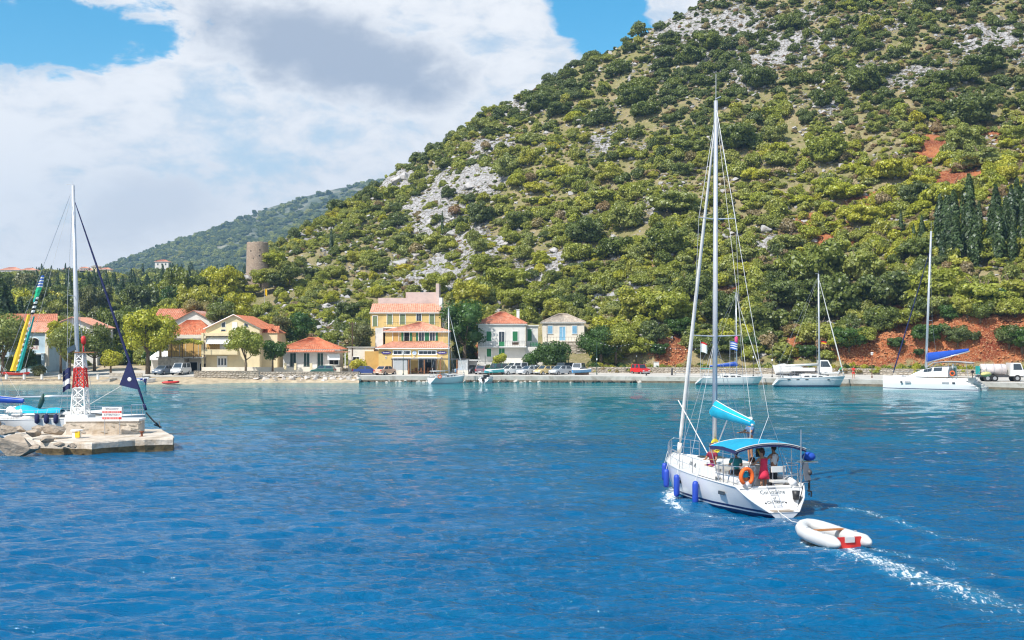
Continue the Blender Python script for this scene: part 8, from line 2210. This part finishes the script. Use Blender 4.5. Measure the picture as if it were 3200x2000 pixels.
# ------------------------------------------------------------------ trees of the village
def tree(label, px, Y, base_py, lobes, leaf, mt, n, trunk_h, trunk_r, seed, lean=0.0, group=None, name='tree', limbs=6, z=None):
    """lobes in metres from the foot"""
    b = WP(px, base_py, Y)
    if z is not None: b.z = z
    t_ = thing(name, label, 'tree', b, 0, group)
    link('crown', np_mesh('crown', *crown_np(lobes, n, leaf, seed, low=-.75, core=.62, jit=.6, fill=.12), mt), t_)
    rg = random.Random(seed); mb = MB()
    mb.tube([(0, 0, -.6), (lean*.3, 0, trunk_h*.4), (lean*.7, 0, trunk_h*.75), (lean, 0, trunk_h)], [trunk_r*1.25, trunk_r, trunk_r*.85, trunk_r*.7], 8)
    tk = mb.build('trunk', 'bark', t_, True)
    for i in range(min(limbs, len(lobes))):
        c = Vector(lobes[i][:3]); q = MB(); a = Vector((lean*.8, 0, trunk_h*.85)); q.tube([a, a.lerp(c, .5)+Vector((0, 0, -.2)), c], [trunk_r*.5, trunk_r*.35, trunk_r*.12], 6); q.build('limb', 'bark', tk, True)
    return t_
def blob_lobes(seed, n, rx, rz, zc, r0=.36, r1=.55):
    rg = random.Random(seed); out = []
    for i in range(n):
        a = 6.283*i/n*2.4 + rg.random(); q = rg.uniform(.25, .72); e = rg.uniform(-.62, .68); r_ = rx*rg.uniform(r0, r1)
        s_ = math.sqrt(max(.1, 1-e*e)); out.append((rx*q*s_*math.cos(a), rx*q*s_*math.sin(a), zc+rz*e*.72, r_, r_*.95, r_*.85))
    return out
def village_trees():
    tree('big yellow-green plane tree in front of the village on the beach', 462, 183, 1172, blob_lobes(1, 16, 4.7, 4.4, 6.9, .30, .48), .36, 'leaf_bright', 5200, 4.0, .36, 1)
    tree('olive-green tree in front of the cream gabled house', 768, 180.3, 1163, blob_lobes(2, 17, 3.2, 4.0, 4.8, .28, .42), .26, 'leaf_mid', 3900, 2.2, .18, 2); tree('dark green fig tree between the gabled house and the cottage', 852, 182, 1150, blob_lobes(3, 9, 2.0, 1.5, 2.8, .4, .6), .26, 'leaf_green', 1900, 1.4, .14, 3)
    tree('tall yellowish tree cut off by the left edge of the picture', 8, 178, 1165, blob_lobes(4, 14, 4.6, 4.4, 5.4, .36, .52), .34, 'leaf_mid', 4200, 2.5, .28, 4); tree('bright tree standing behind the mast left of the beacon', 218, 178.5, 1185, blob_lobes(5, 13, 3.0, 4.0, 5.6, .36, .52), .30, 'leaf_mid', 3600, 2.9, .26, 5)
    tree('small bright tree rising above the left tree by the blue house', 190, 184, 1160, blob_lobes(6, 9, 1.9, 2.6, 6.4, .4, .6), .30, 'leaf_bright', 1900, 4.2, .20, 6); tree('round golden-green tree beside the stream bridge', 346, 181, 1160, blob_lobes(7, 9, 1.8, 1.6, 2.1, .42, .6), .26, 'leaf_bright', 1800, 1.2, .16, 7)
    tree('dark green tree behind the golden-green tree and beacon', 295, 189, 1155, blob_lobes(8, 13, 3.2, 4.0, 4.6, .36, .52), .32, 'leaf_dark', 3000, 2.2, .25, 8); tree('vine-green shrub climbing before the blue house porch', 84, 181, 1168, blob_lobes(9, 8, 1.5, 2.4, 2.6, .42, .6), .26, 'leaf_green', 1700, 1.2, .1, 9)
    tree('low flowering shrub at the corner of the blue house', 122, 179, 1176, blob_lobes(10, 7, 1.3, .9, .9, .4, .6), .22, 'leaf_olive', 900, .6, .08, 10); tree('dark shrub behind the red beached dinghy', 40, 182, 1172, blob_lobes(19, 8, 2.0, 1.6, 1.6, .4, .6), .26, 'leaf_dark', 1500, .8, .1, 19)
    tree('large green tree filling the gap right of the yellow building', 1452, 193, 1120, blob_lobes(11, 15, 4.4, 5.2, 6.0, .34, .5), .30, 'leaf_green', 4200, 2.5, .28, 11); tree('green tree overhanging the slope left of the white house', 1500, 201, 1075, blob_lobes(12, 12, 3.6, 3.8, 4.6, .34, .5), .30, 'leaf_mid', 3000, 2.2, .22, 12)
    tree('clipped dark green tree in front of the cream cottage terrace', 1722, 188.5, 1150, blob_lobes(13, 13, 3.3, 2.0, 2.3, .34, .48), .27, 'leaf_green', 3400, 1.2, .2, 13); tree('bushy green shrub behind the parked cars left of the clipped tree', 1672, 189, 1150, blob_lobes(14, 9, 2.0, 1.5, 1.5, .4, .6), .25, 'leaf_green', 1800, .7, .12, 14)
    tree('big leafy green tree right of the cream cottage', 1878, 191, 1135, blob_lobes(15, 15, 3.5, 3.2, 3.6, .36, .52), .30, 'leaf_green', 4200, 2.2, .25, 15); tree('spreading green tree beside the string light pole', 1925, 190.5, 1125, blob_lobes(16, 11, 3.2, 2.6, 3.0, .36, .54), .28, 'leaf_mid', 2800, 1.6, .2, 16)
    tree('round bright shrub at the foot of the white house', 1563, 187, 1150, blob_lobes(17, 7, 1.15, 1.25, 1.3, .45, .62), .22, 'leaf_bright', 1100, .5, .1, 17); tree('bright green hedge beside the small outbuilding', 1118, 183, 1160, blob_lobes(18, 7, 1.5, .8, .9, .42, .6), .22, 'leaf_bright', 1000, .4, .08, 18)
    tree('olive tree on the rocks above the orange-roofed cottage', 872, 197, 1080, blob_lobes(20, 10, 2.4, 2.2, 3.2, .34, .5), .28, 'leaf_olive', 1900, 1.8, .16, 20, .4); tree('dark green tree on the rocks left of the yellow building', 935, 199, 1090, blob_lobes(21, 11, 3.0, 3.2, 3.6, .36, .52), .28, 'leaf_green', 2600, 1.6, .18, 21); tree('grey-olive tree left of the yellow building stairs', 1128, 190, 1125, blob_lobes(22, 11, 2.4, 2.8, 4.0, .34, .5), .28, 'leaf_olive', 2100, 2.2, .16, 22)
    tree('dark green tree at the gable of the cream house', 690, 205, 1040, blob_lobes(23, 11, 3.0, 3.0, 3.6, .36, .52), .30, 'leaf_dark', 2400, 1.6, .2, 23); tree('brownish bare-looking tree behind the terrace house roofs', 618, 214, 1030, blob_lobes(24, 11, 3.0, 2.6, 3.4, .34, .5), .30, 'leaf_dry', 1900, 1.8, .2, 24)
    tree('yellow-green tree behind the gabled house roof', 745, 222, 1005, blob_lobes(25, 11, 3.4, 3.0, 3.4, .36, .52), .32, 'leaf_bright', 2300, 1.6, .2, 25)
    # mid-distance trees of the valley, each its own
    rg = random.Random(31); used = []
    word = {'leaf_dark': 'dark green', 'leaf_mid': 'olive green', 'leaf_olive': 'grey-green', 'leaf_bright': 'yellow-green', 'leaf_green': 'fresh green', 'leaf_dry': 'rust-brown'}
    for i in range(64):
        px = rg.uniform(-60, 720); Y = rg.uniform(206, 300)
        mt = rg.choice(['leaf_dark', 'leaf_dark', 'leaf_mid', 'leaf_mid', 'leaf_olive', 'leaf_bright', 'leaf_green']) if i not in (3, 20) else 'leaf_dry'
        X, Yv, Z = VALLEY(np.array([px]), np.array([Y])); z = float(Z[0])
        if px > 480:
            hx = HILL(np.array([px]), np.linspace(0, 1, 60)); z = max(z, float(np.interp(Y, hx[1], hx[2])))
        r_ = rg.uniform(2.6, 4.4); s_ = rg.choice(['round_a', 'round_b', 'loose_a', 'round_c'])
        near = 'behind the blue house' if px < 170 else ('behind the tall mast' if px < 330 else ('behind the plane tree' if px < 560 else 'below the round tower'))
        dist = 'front wood' if Y < 240 else ('middle wood' if Y < 270 else 'back wood')
        plant('valley_tree', s_, mt, (X[0], Y, z), r_, r_*rg.uniform(1.1, 1.5), rg.uniform(0, 6.28), '%s %s tree in the %s %s' % ('big' if r_ > 3.5 else 'smaller', word[mt], dist, near), 'tree', 'valley trees ' + near)
    for i, (px, Y, h) in enumerate(((3, 215, 14), (28, 222, 11), (62, 228, 9.5), (88, 224, 9), (15, 230, 12), (250, 300, 9), (285, 310, 8.5), (410, 330, 9), (450, 320, 8), (200, 320, 8), (500, 335, 9), (230, 330, 9), (330, 340, 9.5))):
        X, _, Z = VALLEY(np.array([float(px)]), np.array([float(Y)])); cypress((X[0], Y, Z[0]), h, '%s dark cypress of the valley wood counted from the left' % ('tallest', 'second', 'third', 'fourth', 'fifth', 'sixth', 'seventh', 'eighth', 'ninth', 'tenth', 'eleventh', 'twelfth', 'thirteenth')[i], 'valley cypresses', 1.5 if i < 5 else 1.0)
village_trees()
def verge():
    # weeds and low shrubs along the foot of the bank, behind the quay wall, and round the tower foot
    rg = np.random.default_rng(901); n = 1500
    px = rg.uniform(1440, 3400, n); Y0 = hill_base(px)[0]; Y = Y0 + rg.uniform(-2.5, 1.0, n)
    ok = (px < 1480) | (px > 1850) | (rg.random(n) < .4); px, Y = px[ok], Y[ok]; n = len(px)
    X = (px-1600)/F*Y; Z = np.where(Y > hill_base(px)[0], 1.4, 1.25)
    protos = [plant_mesh(s_, m_) for m_ in ('leaf_mid', 'leaf_green', 'leaf_bright', 'leaf_dry') for s_ in ('tuft', 'wide_a', 'loose_a')]
    scatter('verge_weeds', np.stack([X, Y, Z], -1), rg.uniform(.3, .85, n), protos, rg.integers(0, 12, n), 'weeds and low shrubs growing at the foot of the bank', 'weeds')
    for i, (px, py, r_, sh, mt) in enumerate(((852, 838, 3.0, 'round_a', 'leaf_bright'), (838, 868, 2.4, 'wide_b', 'leaf_mid'), (880, 850, 2.8, 'round_c', 'leaf_mid'), (815, 893, 2.6, 'round_b', 'leaf_mid'), (735, 880, 2.6, 'round_c', 'leaf_bright'), (790, 915, 2.4, 'wide_a', 'leaf_bright'), (862, 900, 2.8, 'round_a', 'leaf_dark'), (745, 915, 2.4, 'loose_a', 'leaf_mid'), (905, 880, 2.6, 'round_b', 'leaf_dark'))):
        Yq = 256.0 if py > 860 else 262.0
        plant('tower_bush', sh, mt, WP(px, py, Yq), r_, r_*.9, i*1.1, '%s bush of the nine growing round the foot of the round tower' % ('topmost', 'brightest', 'rightmost upper', 'middle', 'leftmost', 'lowest', 'dark lower', 'lower left', 'dark right')[i], 'bush', 'bushes round the tower')
    L = [(2650, 1090, 2.6), (2700, 1065, 2.2), (2755, 1040, 2.6), (2800, 1085, 1.3), (2835, 1015, 2.6), (2880, 1000, 2.4), (2900, 1060, 2.2), (2930, 985, 2.8), (2990, 1100, 1.9), (2975, 1000, 2.0), (3020, 985, 2.4), (3060, 1000, 1.9), (3075, 970, 2.8), (3120, 985, 2.4), (3150, 1115, 2.0), (3190, 1100, 2.6), (3170, 985, 2.6), (3040, 1130, 1.0), (2870, 1125, .8),
         (2005, 1105, 2.6), (2040, 1070, 2.4), (2060, 1105, 1.5), (2165, 1090, 2.2), (2195, 1110, 1.8), (2120, 1045, 2.2), (2215, 1075, 2.4), (2290, 1105, 1.8), (2350, 1100, 2.0), (2440, 1105, 1.8), (2390, 1085, 2.2), (2520, 1115, 1.6), (2580, 1120, 1.4)]
    for i, (px, py, r_) in enumerate(L):
        b_ = hill_at(px, py); k = ('leaf_green', 'leaf_mid', 'leaf_dark')[i % 3]
        near = label_bits(px, 500).split('slope ')[1]
        plant('bank_bush', BUSH_SHAPES[(i*5) % 3], k, b_ + Vector((0, -.4, -.3)), r_*1.15, r_*1.05, i*1.7, '%s %s bush clinging to the red earth bank %s' % (size_word(r_), ('fresh green', 'olive green', 'dark green')[i % 3], near), 'bush', 'bushes on the red earth bank')
verge()
# ------------------------------------------------------------------ haze over the bay and valley
def make_haze():
    mb = MB(); mb.box((0, 1240, 163.5), (5200, 2600, 335))
    m_ = bpy.data.materials.new('haze'); m_.use_nodes = True
    t = NT(m_.node_tree); t.n.clear()
    pv = t.add('ShaderNodeVolumePrincipled')
    pv.inputs['Color'].default_value = (0.40, 0.68, 1.0, 1); pv.inputs['Density'].default_value = 0.00021
    pv.inputs['Anisotropy'].default_value = 0.2
    t.add('ShaderNodeOutputMaterial', i_Volume=pv.outputs[0])
    _M['haze'] = m_
    o = mb.build('haze', 'haze')
    tag(o, 'thin blue haze hanging over the bay, valley and mountain', 'haze', kind='stuff')
make_haze()
# ------------------------------------------------------------------ look-alikes: told apart by their place along the picture
def tell_apart():
    D = {}
    for o in SC.objects:
        if o.parent is None and 'label' in o and o.get('kind') is None: D.setdefault(o['label'], []).append(o)
    O = ['leftmost', 'second-from-left', 'third-from-left', 'fourth-from-left', 'fifth-from-left', 'sixth-from-left', 'seventh-from-left', 'eighth-from-left', 'ninth-from-left', 'tenth-from-left', 'eleventh-from-left', 'twelfth-from-left', 'thirteenth-from-left', 'fourteenth-from-left', 'fifteenth-from-left', 'sixteenth-from-left']
    for lab, L in D.items():
        n = len(L)
        if n < 2 or n > 17 or len(lab.split()) > 15: continue
        L.sort(key=lambda o: o.location.x/o.location.y)
        W = ['left-hand', 'right-hand'] if n == 2 else (['leftmost', 'middle', 'rightmost'] if n == 3 else O[:n-1] + ['rightmost'])
        for o, w_ in zip(L, W): o['label'] = w_ + ' ' + lab
tell_apart()
